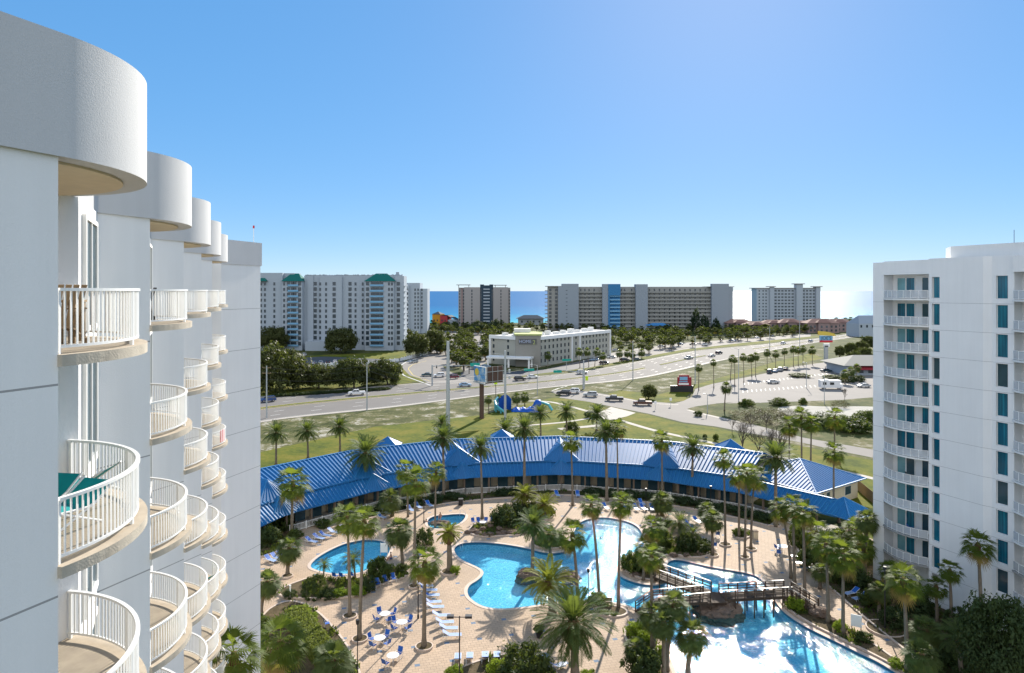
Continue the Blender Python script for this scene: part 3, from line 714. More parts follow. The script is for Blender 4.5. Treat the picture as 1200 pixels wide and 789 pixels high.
for i in range(len(JW)-1):
    for k in range(4):
        if i == 0 and k == 0: pass
        p = lerp(ac(46.5,JW[i],0), ac(46.5,JW[i+1],0), k/4); obj('post', pme, club, p, -R(JW[i]))
walk = MB()
for i in range(len(JW)-1):
    q = [ac(45.9,JW[i],0)[:2], ac(50.2,JW[i],0)[:2], ac(50.2,JW[i+1],0)[:2], ac(45.9,JW[i+1],0)[:2]]; walk.prism(ccw(q), 0.0, .10)
walk.build('walkway_floor', M['concrete'], club)
# white picket railing in front of the walkway
fe = thing('picket_railing', 'low white picket railing running along the clubhouse walkway', 'railing', (K0[0],K0[1],0))
for i in range(len(JW)-1):
    b = MB(); a0, a1 = ac(45.75,JW[i],0), ac(45.75,JW[i+1],0); L = math.dist(a0,a1)
    if i == 0: continue
    for z in (.2, 1.05): b.bar((*a0[:2],z), (*a1[:2],z), .05, .06)
    n = int(L/.22)
    for k in range(n): p = lerp(a0,a1,(k+.5)/n); b.bar((*p[:2],.12), (*p[:2],1.05), .05, .03)
    for k in range(0, 7): p = lerp(a0,a1,k/6); b.bar((*p[:2],0), (*p[:2],1.2), .12, .12)
    b.build('railing_panel', M['whitetrim'], fe)
# hip roofed house at the right end
hx = thing('pool_house', 'cream pool house with a blue hipped metal roof behind the covered walkway', 'house', (49.4,117.3,0), math.atan2(8.4,11.8))
s_ = 7.6; b = MB(); b.box(-6.6,6.6,-6.6,6.6,0,3.4); b.build('wall', M['cream'], hx)
b = MB(); cs = [(-s_,-s_,3.3),(s_,-s_,3.3),(s_,s_,3.3),(-s_,s_,3.3)]; A = (0,0,6.25)
for i in range(4):
    P, Q = cs[i], cs[(i+1)%4]; b.add([P,Q,A], [(0,1,2)]); b.bar(P, A, .16, .12, 1)
    n = 24
    for k in range(1, n):
        t = k/n; p = lerp(P,Q,t); u_ = 1-abs(2*t-1); e = (p[0]*(1-u_), p[1]*(1-u_), 3.3+2.95*u_)
        if i % 2 == 0: q = (p[0], p[1]*(1-u_), 3.3+2.95*u_)
        else: q = (p[0]*(1-u_), p[1], 3.3+2.95*u_)
        b.bar((p[0],p[1],p[2]+.03), (q[0],q[1],q[2]+.03), .06, .07, 1)
    b.bar(P, Q, .15, .15, 1)
b.build('roof', [M['blueroof'], M['seam']], hx)
for x, w in ((-4.4,1.0),(-2.6,1.0),(3.4,1.9)):
    b = MB(); b.box(x-w/2,x+w/2,-6.66,-6.58,1.0,2.5); f = b.build('window', M['whitetrim'], hx)
    b = MB(); b.box(x-w/2+.08,x+w/2-.08,-6.70,-6.665,1.08,2.42); b.build('glass', M['glass'], f)
# pavilion roof that ends the walkway
pv = thing('pavilion', 'small square blue roofed pavilion ending the covered walkway beside the white tower', 'pavilion', (*G(989,583,4.9), 0), R(30))
b = MB(); s_ = 3.1; cs = [(-s_,-s_,2.9),(s_,-s_,2.9),(s_,s_,2.9),(-s_,s_,2.9)]; A = (0,0,4.95)
for i in range(4):
    P, Q = cs[i], cs[(i+1)%4]; b.add([P,Q,A], [(0,1,2)]); b.bar(P, A, .14, .1, 1)
    for k in range(1, 12):
        t = k/12; p = lerp(P,Q,t); u_ = 1-abs(2*t-1); q = (p[0], p[1]*(1-u_), 2.9+2.05*u_) if i % 2 == 0 else (p[0]*(1-u_), p[1], 2.9+2.05*u_)
        b.bar((p[0],p[1],p[2]+.03), (q[0],q[1],q[2]+.03), .05, .06, 1)
    b.bar(P, Q, .12, .14, 1)
b.build('roof', [M['blueroof'], M['seam']], pv)
for x in (-2.6, 2.6):
    for y in (-2.6, 2.6): obj('post', pme, pv, (x,y,0))
# timber fence by the right tower
b = MB(); p0 = Vector(G(1003,573)); p1 = Vector(G(1030,596)); n = 60
for k in range(n):
    q = p0.lerp(p1, k/n); q2 = p0.lerp(p1, (k+.9)/n); b.bar((*q,.95), (*q2,.95), .03, 1.9)
fw = b.build('timber_fence', M['wood']); tag(fw, 'brown timber board fence between the pool house and the white tower', 'fence')

# ------------------------------------------------------------------ far buildings
def many(parent, name, me, spots, child=None):
    """up to 100 parts of their own, the rest in one mesh"""
    for p in spots[:96]:
        o = obj(name, me, parent, p)
    if len(spots) > 96:
        b = MB(); vs = [tuple(v.co) for v in me.vertices]; fs = [tuple(f.vertices) for f in me.polygons]
        for p in spots[96:]: b.add([(v[0]+p[0],v[1]+p[1],v[2]+p[2]) for v in vs], fs)
        b.v = b.v; o = b.build(name+'_rows', list(me.materials), parent); o['kind'] = 'stuff'
def boxmesh(name, w, d, h, mat):
    b = MB(); b.box(-w/2, w/2, -d, d*.2, 0, h); return b.mesh(name, M[mat])
def farmat(name, col, **k): M[name] = simple(name, col, .85, .2, **k)
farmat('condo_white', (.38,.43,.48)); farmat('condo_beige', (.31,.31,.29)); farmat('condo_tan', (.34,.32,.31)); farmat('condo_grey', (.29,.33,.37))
farmat('green_roof', (.01,.13,.11)); farmat('balcony_blue', (.20,.40,.58)); farmat('steel_blue', (.05,.20,.40)); farmat('slate', (.035,.06,.085))
farmat('terracotta', (.26,.15,.12)); farmat('pink_stucco', (.29,.21,.20)); farmat('hotel_tan', (.41,.40,.34)); farmat('hotel_brown', (.27,.26,.23)); farmat('hotel_dark', (.12,.12,.12)); farmat('signblue', (.40,.45,.58)); farmat('lime_trim', (.42,.46,.18))
farmat('gold_wall', (.50,.24,.03)); farmat('red_wall', (.38,.05,.06)); farmat('farwindow', (.035,.05,.065)); farmat('brightroof', (.72,.70,.66))
M['farwindow'] = simple('far_window_glass', (.03,.045,.06), .15, .7)
def px_u(px, D): return (px-600)/F*D
# white condo with green hipped roofs
D = 402.0; s = D/F; X0 = px_u(285, D)
def ux(px): return (px-285)*s
cd = thing('condo_tower', 'long white condo block with green hipped roofs behind the oaks across the highway', 'building', (X0, D, 0))
b = MB(); H = 44.0
b.box(ux(285),ux(331),0,16,0,H+1.6); b.box(ux(326),ux(343),3,16,0,H+1.5); b.box(ux(355),ux(471),2.5,18,0,H)
b.box(ux(331.5),ux(355),-1.5,14,0,40.6); b.box(ux(374),ux(400),1.2,3,0,H-.2); b.box(ux(428.5),ux(462),-1.8,14,0,40.6)
b.box(ux(359),ux(366),1.9,2.5,0,H); b.box(ux(462),ux(473),1.2,12,0,H-.3)
b.box(ux(360),ux(385),-4,2,0,5.5)
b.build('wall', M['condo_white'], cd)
def hiproof(mb, x0, x1, y0, y1, z, h, mi=0):
    mx = (y1-y0)/2; ym = (y0+y1)/2; A = (x0+min(mx,(x1-x0)*.32),ym,z+h); B_ = (x1-min(mx,(x1-x0)*.32),ym,z+h)
    mb.add([(x0,y0,z),(x1,y0,z),(x1,y1,z),(x0,y1,z),A,B_], [(0,1,5,4),(1,2,5),(2,3,4,5),(3,0,4),(3,2,1,0)], mi)
for x0, x1 in ((331,356),(427.5,464),(287,314)):
    b = MB(); hiproof(b, ux(x0), ux(x1), -2.6, 10, 40.7, 4.6); b.build('roof', M['green_roof'], cd)
wm = boxmesh('window', 1.8, .12, 2.1, 'farwindow'); wn = boxmesh('window', .7, .12, 1.7, 'farwindow')
spots = []; spn = []
for j in range(12):
    z = 3.0+j*3.2
    for px, y in ((339,-1.5),(343.5,-1.5),(346.5,-1.5),(352,-1.5),(437,-1.8),(440.5,-1.8),(444,-1.8),(448,-1.8),(431.5,-1.8),(368,2.5),(409,2.5),(391,1.2),(466.5,1.2)): spots.append((ux(px), y-.04, z))
    for px, y in ((374.5,1.2),(381.5,1.2),(415.5,2.5),(424,2.5),(456.5,-1.8),(460,-1.8),(306,0),(310.5,0),(334,-1.5),(321.5,0)): spn.append((ux(px), y-.04, z))
many(cd, 'window', wm, spots); 
b = MB()
for p in spn: b.box(p[0]-.55,p[0]+.55,p[1]-.1,p[1]+.02,p[2],p[2]+1.8)
o = b.build('narrow_window', M['farwindow'], cd); o['kind'] = 'stuff'
bm_ = MB(); bm_.box(-3.1,3.1,-1.1,0,-.1,.1); bm_.box(-3.1,3.1,-1.1,-1.0,.1,.95); bme = bm_.mesh('balcony', M['balcony_blue'])
b4 = MB(); b4.box(-4.0,4.0,-1.1,0,-.1,.1); b4.box(-4.0,4.0,-1.1,-1.0,.1,.95); b4m = b4.mesh('balcony', M['balcony_blue'])
b5 = MB(); b5.box(0,1.6,-.6,3.5,-.1,.15); b5.box(1.5,1.6,-.6,3.5,.15,1.0); b5m = b5.mesh('balcony', M['condo_white'])
for j in range(12):
    z = 2.6+j*3.2; obj('balcony', bme, cd, (ux(344.8),-1.5,z)); obj('balcony', b4m, cd, (ux(442.5),-1.8,z)); obj('balcony', b5m, cd, (ux(473),1.2,z))
b = MB()
for j in range(90): x = ux(356)+ (ux(471)-ux(356))*j/90; hh = .3+.5*rnd.random(); b.box(x, x+.5, 2.6, 3.6, H, H+hh)
b.box(ux(462),ux(465.5),6,7.5,H,H+2.2); b.build('roof_plant', M['condo_grey'], cd)
# white stepped tower behind it
D = 560.0; s = D/F; X0 = px_u(470, D); ux = lambda px: (px-470)*s
t2 = thing('condo_tower', 'plain white stepped tower with rows of small windows beside the sea', 'building', (X0, D, 0))
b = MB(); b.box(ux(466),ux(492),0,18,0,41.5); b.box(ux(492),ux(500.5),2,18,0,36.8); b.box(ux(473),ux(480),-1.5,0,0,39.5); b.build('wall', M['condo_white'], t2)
spots = [(ux(px), y, 4+3.1*j) for j in range(11) for px, y in ((486.5,-.04),(490,-.04),(494,1.96),(478,-1.54))]; many(t2, 'window', boxmesh('window', 1.2, .12, 1.9, 'farwindow'), spots)
# tan and slate tower
D = 640.0; s = D/F; X0 = px_u(537, D); ux = lambda px: (px-537)*s
t3 = thing('condo_tower', 'tan tower with a dark slate middle bay and flat canopies in front of the sea', 'building', (X0, D, 0))
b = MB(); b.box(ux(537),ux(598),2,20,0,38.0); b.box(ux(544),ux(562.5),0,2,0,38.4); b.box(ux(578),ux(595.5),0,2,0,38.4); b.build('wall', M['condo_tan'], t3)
b = MB(); b.box(ux(562.6),ux(577.9),.6,2,0,40.2); b.box(ux(562.6),ux(567),.6,6,40.2,41); b.box(ux(573.5),ux(577.9),.6,6,40.2,41); b.build('dark_bay', M['slate'], t3)
b = MB(); b.box(ux(535),ux(551),-1,12,40.3,40.9); b.box(ux(578.5),ux(594),-1,12,40.0,40.6)
for p in (537,549,580,592): b.box(ux(p),ux(p)+.5,1,1.6,38,40.3)
b.build('canopy', M['condo_beige'], t3)
bb_ = MB(); bb_.box(-3,3,-.5,.6,0,1.1); bbm = bb_.mesh('balcony', M['condo_white'])
for j in range(12): obj('balcony', bbm, t3, (ux(570.2), .6, 3+3.0*j))
spots = [(ux(px), y, 4+3.0*j) for j in range(11) for px, y in ((553,-.04),(587,-.04),(543,1.96),(538.5,1.96),(597,1.96),(563.7,.55),(576.8,.55))]; many(t3, 'window', boxmesh('window', 1.0, .12, 2.1, 'farwindow'), spots)
b = MB(); b.box(ux(540.3),ux(542.2),1.6,2,0,38); b.build('pink_pilaster', M['pink_stucco'], t3)
# long beige block with a blue bay
D = 600.0; s = D/F; X0 = px_u(640, D); ux = lambda px: (px-640)*s
t4 = thing('condo_tower', 'long beige ten storey block with blue central bay and grey end towers', 'building', (X0, D, 0))
b = MB(); b.box(ux(643),ux(859),4,22,0,38.6); b.box(ux(642),ux(660),2,4,0,38.8); b.box(ux(640),ux(660),0,20,38.8,39.3); b.box(ux(830),ux(861),1,20,38.4,38.9)
b.build('wall', M['condo_beige'], t4)
for bx in ([(ux(654),ux(678),-.5,4,0,38.9),(ux(659),ux(678),-.5,12,38.9,41.2)],[(ux(745),ux(759),-.5,8,0,40.8)],[(ux(834),ux(854),-.5,4,0,41.2),(ux(853.9),ux(859),0,4,0,38.3)],[(ux(706),ux(713),0,4,0,41)]):
    b = MB()
    for q in bx: b.box(*q)
    b.build('stair_tower', M['condo_grey'], t4)
b = MB(); b.box(ux(712.8),ux(727),-.6,4,31,41); b.box(ux(712.8),ux(714.5),-.6,4,0,31); b.box(ux(714.5),ux(727),2,4,0,31); b.build('blue_bay', M['steel_blue'], t4)
gl = MB()
for x0, x1 in ((678.1,706),(727,745),(759,834)): gl.box(-.1,0,0,0,0,0) if 0 else None
for (x0, x1) in ((678.2,705.9),(727.1,744.9),(759.1,833.9),(714.6,726.9)):
    w = ux(x1)-ux(x0); g = MB(); g.box(0, w, -1.9, 0, -.12, .12); g.box(0, w, -1.9, -1.8, .12, 1.15); gm = g.mesh('gallery', M['balcony_blue' if x0 == 714.6 else 'condo_beige'])
    for j in range(10): obj('gallery', gm, t4, (ux(x0), 3.98 if x0 != 714.6 else 1.98, 5.2+3.35*j-2))
spots = [(ux(px), 3.96, 4.6+3.35*j) for px in list(range(762,833,6))+[681,686,691,697,729,733,741,707.5] for j in range(10)]
rnd.shuffle(spots); many(t4, 'window', boxmesh('window', 1.1, .10, 2.0, 'farwindow'), spots)
spots = [(ux(px), 1.96, 4.6+3.35*j) for px in (645,652) for j in range(10)]
for p in spots: pass
b = MB()
for p in spots: b.box(p[0]-1.1,p[0]+1.1,p[1]-.12,p[1]+.02,p[2],p[2]+2.2)
for j in range(10):
    b.box(ux(663), ux(665), -.6, -.49, 5+3.35*j, 5.5+3.35*j)
b.build('window_column', M['farwindow'], t4)
b = MB()
for j in range(10): b.box(ux(639),ux(643),3,9,4+3.4*j,4.9+3.4*j)
b.build('side_balcony', M['condo_white'], t4)
b = MB(); b.box(ux(752),ux(775),-30,-22,0,6); hiproof(b, ux(750), ux(777), -32, -20, 6, 2, 1); b.build('entrance_canopy', [M['condo_beige'], M['steel_blue']], t4)
# pale block with three small tower heads
D = 740.0; s = D/F; X0 = px_u(887, D); ux = lambda px: (px-887)*s
t5 = thing('condo_tower', 'white block with three capped towers beside the sun glitter on the sea', 'building', (X0, D, 0))
b = MB(); b.box(ux(887.5),ux(961),2,18,0,37.6); b.box(ux(902.5),ux(907.5),0,2,0,39.2); b.box(ux(933),ux(940.5),-1,6,0,42.2); b.box(ux(956.5),ux(961.5),0,8,0,39.2); b.build('wall', M['condo_white'], t5)
b = MB(); b.box(ux(885.5),ux(962),1,20,37.6,38.3); b.box(ux(900.5),ux(909),-1,8,39.2,40); b.box(ux(931),ux(942.5),-2,8,42.2,43); b.box(ux(954.5),ux(963.5),-1,10,39.2,40); b.build('cornice', M['condo_tan'], t5)
g = MB(); g.box(0,ux(932.5)-ux(908),-.06,.1,0,1.6); gm = g.mesh('window_band', M['farwindow']); g = MB(); g.box(0,ux(956)-ux(941),-.06,.1,0,1.6); gn = g.mesh('window_band', M['farwindow'])
for j in range(10): obj('window_band', gm, t5, (ux(907.8),1.96,3.2+3.45*j)); obj('window_band', gn, t5, (ux(940.8),1.96,3.2+3.45*j))
spots = [(ux(px), 1.96, 3.2+3.45*j) for px in (890.5,895,898.5) for j in range(10)]; many(t5, 'window', boxmesh('window', 1.3, .12, 1.5, 'farwindow'), spots)
g = MB()
for px in range(911, 932, 4): g.box(ux(px), ux(px)+1.2, 1.8, 2.02, 0, 36)
for px in range(944, 956, 4): g.box(ux(px), ux(px)+1.2, 1.8, 2.02, 0, 36)
g.build('pier', M['condo_white'], t5)
# hotel: two wings meeting at a brown bay
PL, PM, PN, PR = Vector((-11.1,329)), Vector((2.0,317)), Vector((12.7,316)), Vector((54.0,372))
ho = thing('hotel', 'four storey tan hotel with white framed wings and lime trim over its sign', 'hotel', (PM.x, PM.y, 0)); H = 13.6
hw = boxmesh('window', 1.0, .12, 1.7, 'farwindow')
def wing(P, Q, w0, w1, frames, every, depth=16):
    d = Q-P; L = d.length; an = math.atan2(d.y, d.x); lc = (P.x-PM.x, P.y-PM.y, 0)
    b = MB(); b.box(w0, L-w1, .8, depth, 0, H-.5); wl = b.build('wing_wall', M['hotel_tan'], ho, loc=lc, rz=an)
    b = MB(); b.box(0, L, 0, .8, H-1.4, H+.2)
    for x in frames: b.box(L*x-.5 if 0 < x < 1 else (0 if x == 0 else L-1), L*x+.5 if 0 < x < 1 else (1 if x == 0 else L), .02, .78, 0, H-1.42)
    b.build('white_frame', M['whitetrim'], ho, loc=lc, rz=an)
    b = MB(); b.box(.1, L-.1, .82, depth+.2, H-.48, H-.1)
    for k in range(int(L/7)): b.box(3+k*7, 5+k*7+k%2, 6, 8.5, H-.1, H+1.1+.4*(k%3))
    b.build('roof', M['brightroof'], ho, loc=lc, rz=an)
    x = 2.4
    while x < L-2:
        if not any(abs(x-L*f) < 1.3 for f in frames):
            for j in range(4): obj('window', hw, wl, (x, .76, 1.5+3.1*j))
        x += every
wing(PL, PM, 0, 0, (0,), 9.5, 18); wing(PN, PR, 0, 0, (.42,.53,1), 3.5, 16)
b = MB(); b.prism(ccw([(-.4,-1.5),(11.2,-2.4),(12.5,16),(-1,18)]), 0, H+.8); b.build('brown_bay', M['hotel_brown'], ho)
b = MB(); b.prism(ccw([(-.8,-1.9),(11.6,-2.8),(12.9,16.4),(-1.4,18.4)]), H+.8, H+1.5); b.build('lime_cornice', M['lime_trim'], ho)
b = MB(); b.box(-1,7,10,15,H+1.5,H+3.2); b.build('roof_house', M['brightroof'], ho)
b = MB(); b.prism(ccw([(-14,-3),(6,-10),(8,-3),(-12,4)]), 4.0, 4.8)
for x, y in ((-13.5,-3.0),(-4,-6),(5.2,-9.2),(6.6,-4)): b.box(x, x+.8, y, y+.8, 0, 4.0)
b.build('porch', M['whitetrim'], ho)
q = [0, 0, 10.8]
def text(name, s_, size, mat, parent, loc, rx=90, rz=0, ext=.02, align='CENTER', sx=1):
    cu = bpy.data.curves.new(name, 'FONT'); cu.body = s_; cu.size = size; cu.extrude = ext; cu.align_x = align; cu.align_y = 'CENTER'; cu.materials.append(M[mat])
    o = bpy.data.objects.new(name, cu); COL.objects.link(o); o.location = loc; o.rotation_euler = (R(rx),0,rz); o.scale = (sx,1,1)
    dg = bpy.context.evaluated_depsgraph_get(); me = bpy.data.meshes.new_from_object(o.evaluated_get(dg)); me.materials.clear(); me.materials.append(M[mat])
    bpy.data.objects.remove(o); o = bpy.data.objects.new(name, me); COL.objects.link(o); o.location = loc; o.rotation_euler = (R(rx),0,rz); o.scale = (sx,1,1)
    if parent: o.parent = parent
    return o
b = MB(); b.box(1.2,9.3,-.12,.0,10.4,12.8); sg = b.build('sign_panel', M['hotel_dark'], ho, loc=(0,-1.75,0), rz=R(-4.4))
text('lettering', 'HOME', 2.0, 'signblue', sg, (4.1,-.16,11.6)); text('lettering', '2', 2.7, 'lime_trim', sg, (8.2,-.16,11.2))
# terracotta villas near the beach
VL = ['pink villa with terracotta roof beside the beige block', 'pink villa with low wide terracotta roof below the white capped block', 'pink villa with a raised roof lantern among the beach villas', 'terracotta roofed villa with two pale gables', 'pink villa under the last capped tower', 'largest terracotta villa by the open sea', 'low terracotta villa at the end of the beach row']
VX = [(868,9,11.5,24),(888,0,10,20),(908,6,11,22),(928,2,12.5,20),(945,8,10,22),(965,-4,13,26),(985,5,12,24)]
for (px, dy, h, w), lb in zip(VX, VL):
    D = 575+dy*2; v = thing('villa', lb, 'villa', (px_u(px,D), D, 0), R(rnd.uniform(-8,8)), 'terracotta roofed beach villas')
    b = MB(); b.box(-w/2,w/2,0,13,0,h*.62); b.box(-w*.2,w*.16,-2.5,0,0,h*.66); b.build('wall', M['pink_stucco'], v)
    b = MB(); hiproof(b, -w/2-1,w/2+1,-1,14,h*.62,h*.28); hiproof(b, -w*.26,w*.22,-3.3,4,h*.66,h*.2); b.build('roof', M['terracotta'], v)
    vw = boxmesh('window', 1.6, .1, 1.8, 'farwindow')
    for x in (-w*.4,-w*.28,-.1*w,.06*w,w*.26,w*.4):
        for z in (1.2, 4.4): obj('window', vw, v, (x, -2.52 if abs(x+.02*w) < .17*w else -.03, z))
D = 520; v = thing('beach_house', 'blue grey gabled beach house at the edge of the white tower', 'house', (px_u(1016,D), D, 0), R(12))
b = MB(); b.box(-7,12,0,14,0,10); b.add([(-7,0,10),(12,0,10),(12,14,10),(-7,14,10),(-2,7,16),(12,7,16)], [(0,1,5,4),(1,2,5),(2,3,4,5),(3,0,4)], 1); b.build('wall', [M['condo_white'], M['condo_grey']], v)
for x in (-5,0,5): obj('window', boxmesh('window', 1.5,.1,2,'farwindow'), v, (x,-.03,7))
D = 640; v = thing('beach_house', 'gold and red painted beach house in front of the sea', 'house', (px_u(516,D), D, 0), R(-14))
b = MB(); b.box(-8,0,0,12,0,13,0); b.box(0,7,-.6,12,0,12,1); b.box(7,15,.5,12,0,8,2); b.add([(-8.5,-.5,13),(0,-.5,13),(0,12,13),(-8.5,12,13),(-4,5,15.5)], [(0,1,4),(1,2,4),(2,3,4),(3,0,4)], 3); b.add([(0,-1,12),(7.4,-1,12),(15,.3,8),(15,12,8),(7.4,12,12),(0,12,12)], [(0,1,4,5),(1,2,3,4)], 3)
b.build('wall', [M['gold_wall'], M['red_wall'], M['condo_grey'], M['slate']], v)
for x, y in ((-6,-.05),(-3,-.05),(2,-.65),(5,-.65)):
    for z in (2.5,6.5): obj('window', boxmesh('window',1.1,.1,1.6,'farwindow'), v, (x,y,z))
D = 700; v = thing('beach_house', 'low slate roofed beach pavilion between the tan and beige towers', 'house', (px_u(622,D), D, 0))
b = MB(); b.box(-13,13,0,12,0,6.5); hiproof(b,-15,15,-2,14,6.5,3.5,1); b.build('wall', [M['condo_grey'], M['slate']], v)
for x in (-9,-3,3,9): obj('window', boxmesh('window',1.8,.1,2,'farwindow'), v, (x,-.03,2.5))
# restaurant by the car park
p = G(1018,443); v = thing('restaurant', 'low restaurant with pale roof and red striped awning beside the car park', 'restaurant', (p[0], p[1]+8, 0))
b = MB(); b.box(-5,20,0,18,0,4.2); b.build('wall', M['condo_white'], v)
b = MB(); hiproof(b,-7,22,-2,20,4.2,3.4); b.build('roof', M['hotel_brown'], v)
b = MB(); b.add([(-2,-.02,3.9),(8,-.02,3.9),(8,-2.6,2.6),(-2,-2.6,2.6)], [(3,2,1,0)]); b.add([(-2,-.02,3.8),(8,-.02,3.8),(8,-2.6,2.5),(-2,-2.6,2.5)], [(0,1,2,3)]); b.build('awning', M['signred'], v)
for x in (-3,1,5): obj('window', boxmesh('window',2,.1,2,'farwindow'), v, (x,-.03,1))
# white fence in front of the condo
ff = thing('white_fence', 'long white panel fence in front of the condo parking', 'fence', (0,0,0))
P = [G(x,y) for x,y in ((345,437),(362,433),(400,428),(440,427),(468,424),(488,419),(505,414))]
for a, c in zip(P, P[1:]):
    b = MB(); b.bar((*a,.9), (*c,.9), .06, 1.5); n = int(math.dist(a,c)/3)
    for k in range(n+1): t = k/max(1,n); q_ = (a[0]+(c[0]-a[0])*t, a[1]+(c[1]-a[1])*t); b.bar((*q_,0), (*q_,2.0), .3, .3)
    b.build('fence_panel', M['whitetrim'], ff)

# ------------------------------------------------------------------ poles, lamps, signs
M['steel'] = simple('galvanised_steel', (.40,.42,.42), .55, .4, var=.15)
M['brownsteel'] = simple('brown_painted_steel', (.10,.06,.045), .7, .3)
M['green'] = simple('green_street_sign', (.0,.30,.24), .5, .4)
M['fluoro'] = simple('yellow_green_sign', (.55,.75,.02), .5, .4)
def pole(px, py, ytop, r, label, arms=0, cat='pole', name='utility_pole', taper=.7, group=None, cams=False, z=None):
    x, y = G(px, py); h = (CAMH-(ytop-341)*y/F) if z is None else z
    t = thing(name, label, cat, (x,y,0), 0, group); b = MB(); b.tube([(0,0,0),(0,0,h)], [r, r*taper], 10); b.build('shaft', M['steel'], t)
    if arms:
        b = MB()
        for k in range(arms): z_ = h-.5-k*1.5; b.bar((-1.2,0,z_),(1.2,0,z_), .12, .14); [b.tube([(e,0,z_),(e,0,z_+.3)], .07, 6) for e in (-1.1,0,1.1)]
        b.build('crossarm', M['wood'], t)
    return t, x, y, h
poles = {}
poles['a'] = pole(525,506,400,.52,'thick tall steel pole behind the clubhouse roof, the tallest one', 0)
poles['b'] = pole(592,508,411,.34,'steel pole with small cameras near its top, beside the billboard', 0)
t, x, y, h = poles['b']
b = MB(); b.bar((0,0,h-1),(-3.4,0,h-.6),.08,.1); b.bar((0,0,h-1.4),(1.0,0,h-1.4),.1,.1); b.box(.8,1.3,-.2,.2,h-5.5,h-4.6); b.box(.8,1.3,-.2,.2,h-7,h-6.2); b.bar((0,0,h-5),(1,0,h-5),.06,.06); b.build('camera_arm', M['steel'], t)
poles['c'] = pole(312.5,490,429,.22,'wooden utility pole with insulators at the far end of the highway', 2)
poles['d'] = pole(430,481,427,.20,'slim utility pole on the verge beside the white pickup', 1)
poles['e'] = pole(814.6,450,394,.2,'utility pole on the verge behind the red roadside sign', 1)
poles['f'] = pole(741.7,446,400,.2,'dark utility pole casting a long shadow over the sandy verge', 1)
poles['g'] = pole(937,413,370,.2,'utility pole beyond the car park palms', 1)
poles['h'] = pole(902,418,383,.18,'thin utility pole left of the row of car park palms', 1)
def streetlamp(px, py, ytop, label, two=True, al=1.6, group='street lamps', mat='steel'):
    x, y = G(px, py); h = CAMH-(ytop-341)*y/F; t = thing('street_lamp', label, 'street lamp', (x,y,0), 0, group)
    b = MB(); b.tube([(0,0,0),(0,0,h)], [.13,.08], 8); b.build('pole', M[mat], t)
    for sgn in ((-1,1) if two else (-1,)):
        b = MB(); b.tube([(0,0,h-.2),(sgn*al*.6,0,h+.1),(sgn*al,0,h+.1)], .05, 6); b.box(min(sgn*al,sgn*(al+.8)),max(sgn*al,sgn*(al+.8)),-.18,.18,h,h+.18); b.build('lamp_head', M['steel'], t)
    return t
streetlamp(629.7,463.4,428,'street lamp with one arm on the corner of the lawn', False)
streetlamp(865.5,467,409,'tall twin headed lamp between the car park palms')
streetlamp(945,455,425,'lamp standing inside the car park beside the round island', False, .6)
streetlamp(966,474,441,'lamp beside the motorhome in the car park', False, .6)
streetlamp(829,484,462,'thin lamp post on the kerb island of the side road', False, .5)
# mast arm with street name signs
x, y = G(506.5,452); h = CAMH-(428-341)*y/F; t = thing('traffic_mast', 'grey traffic mast with a long arm and green street sign over the junction', 'traffic mast', (x,y,0))
b = MB(); b.tube([(0,0,0),(0,0,h)], .3, 10); b.build('pole', M['steel'], t); b = MB(); b.tube([(0,0,h-.4),(17,1,h-.1)], [.16,.09], 8); b.build('mast_arm', M['steel'], t)
b = MB(); b.box(14,17.6,.7,.8,h-.5,h+.7); b.build('street_sign', M['green'], t)
for dx in (1.6, 8, 11.5):
    b = MB(); b.box(dx-.2,dx+.2,.2,.6,h-1.2,h-.1); b.build('traffic_light', M['dark'], t)
x, y = G(684,456); t = thing('traffic_mast', 'traffic mast with a yellow warning sign beside the crossing', 'traffic mast', (x,y,0))
b = MB(); b.tube([(0,0,0),(0,0,6.4)], .42, 10); b.tube([(0,0,6.4),(0,0,10.2)], .2, 8); b.build('pole', M['steel'], t)
b = MB(); b.tube([(0,0,5.9),(-12,5,6.6)], [.16,.09], 8); b.build('mast_arm', M['steel'], t)
b = MB(); b.prism([(.6,-.1),(1.6,-.1),(1.6,0),(.6,0)], 3.0, 4.6); b.build('warning_sign', M['fluoro'], t)
b = MB(); b.box(-10.6,-7.6,3.2,3.4,5.4,6.3); b.build('street_sign', M['green'], t)
for px, py, lb in ((620,444,'green street name sign hanging in front of the hotel porch'),(664,431,'green street name sign on the far kerb of the highway')):
    x, y = G(px, py+2); t = thing('street_name_sign', lb, 'sign', (x,y,0)); b = MB(); b.tube([(0,0,0),(0,0,4.6)], .1, 8); b.build('pole', M['steel'], t); b = MB(); b.box(-2,2.0,-.15,-.09,3.7,4.7); b.build('sign_panel', M['green'], t)
x, y = G(581,465.5); t = thing('warning_sign', 'yellow green warning sign on a post behind the billboard', 'sign', (x,y,0)); b = MB(); b.tube([(0,0,0),(0,0,7.2)], .1, 8); b.build('pole', M['dark'], t); b = MB(); b.box(-.55,.55,-.16,-.1,4.2,6.0); b.build('sign_panel', M['fluoro'], t)
for px, py, lb in ((786,476,'small white roadside sign on the kerb near the red sign'),(768,480,'small roadside sign between the round bush and the junction')):
    x, y = G(px,py); t = thing('roadside_sign', lb, 'sign', (x,y,0)); b = MB(); b.tube([(0,0,0),(0,0,2.4)], .05, 6); b.build('pole', M['steel'], t); b = MB(); b.box(-.35,.35,-.06,-.02,1.6,2.5); b.build('sign_panel', M['whitetrim'], t)
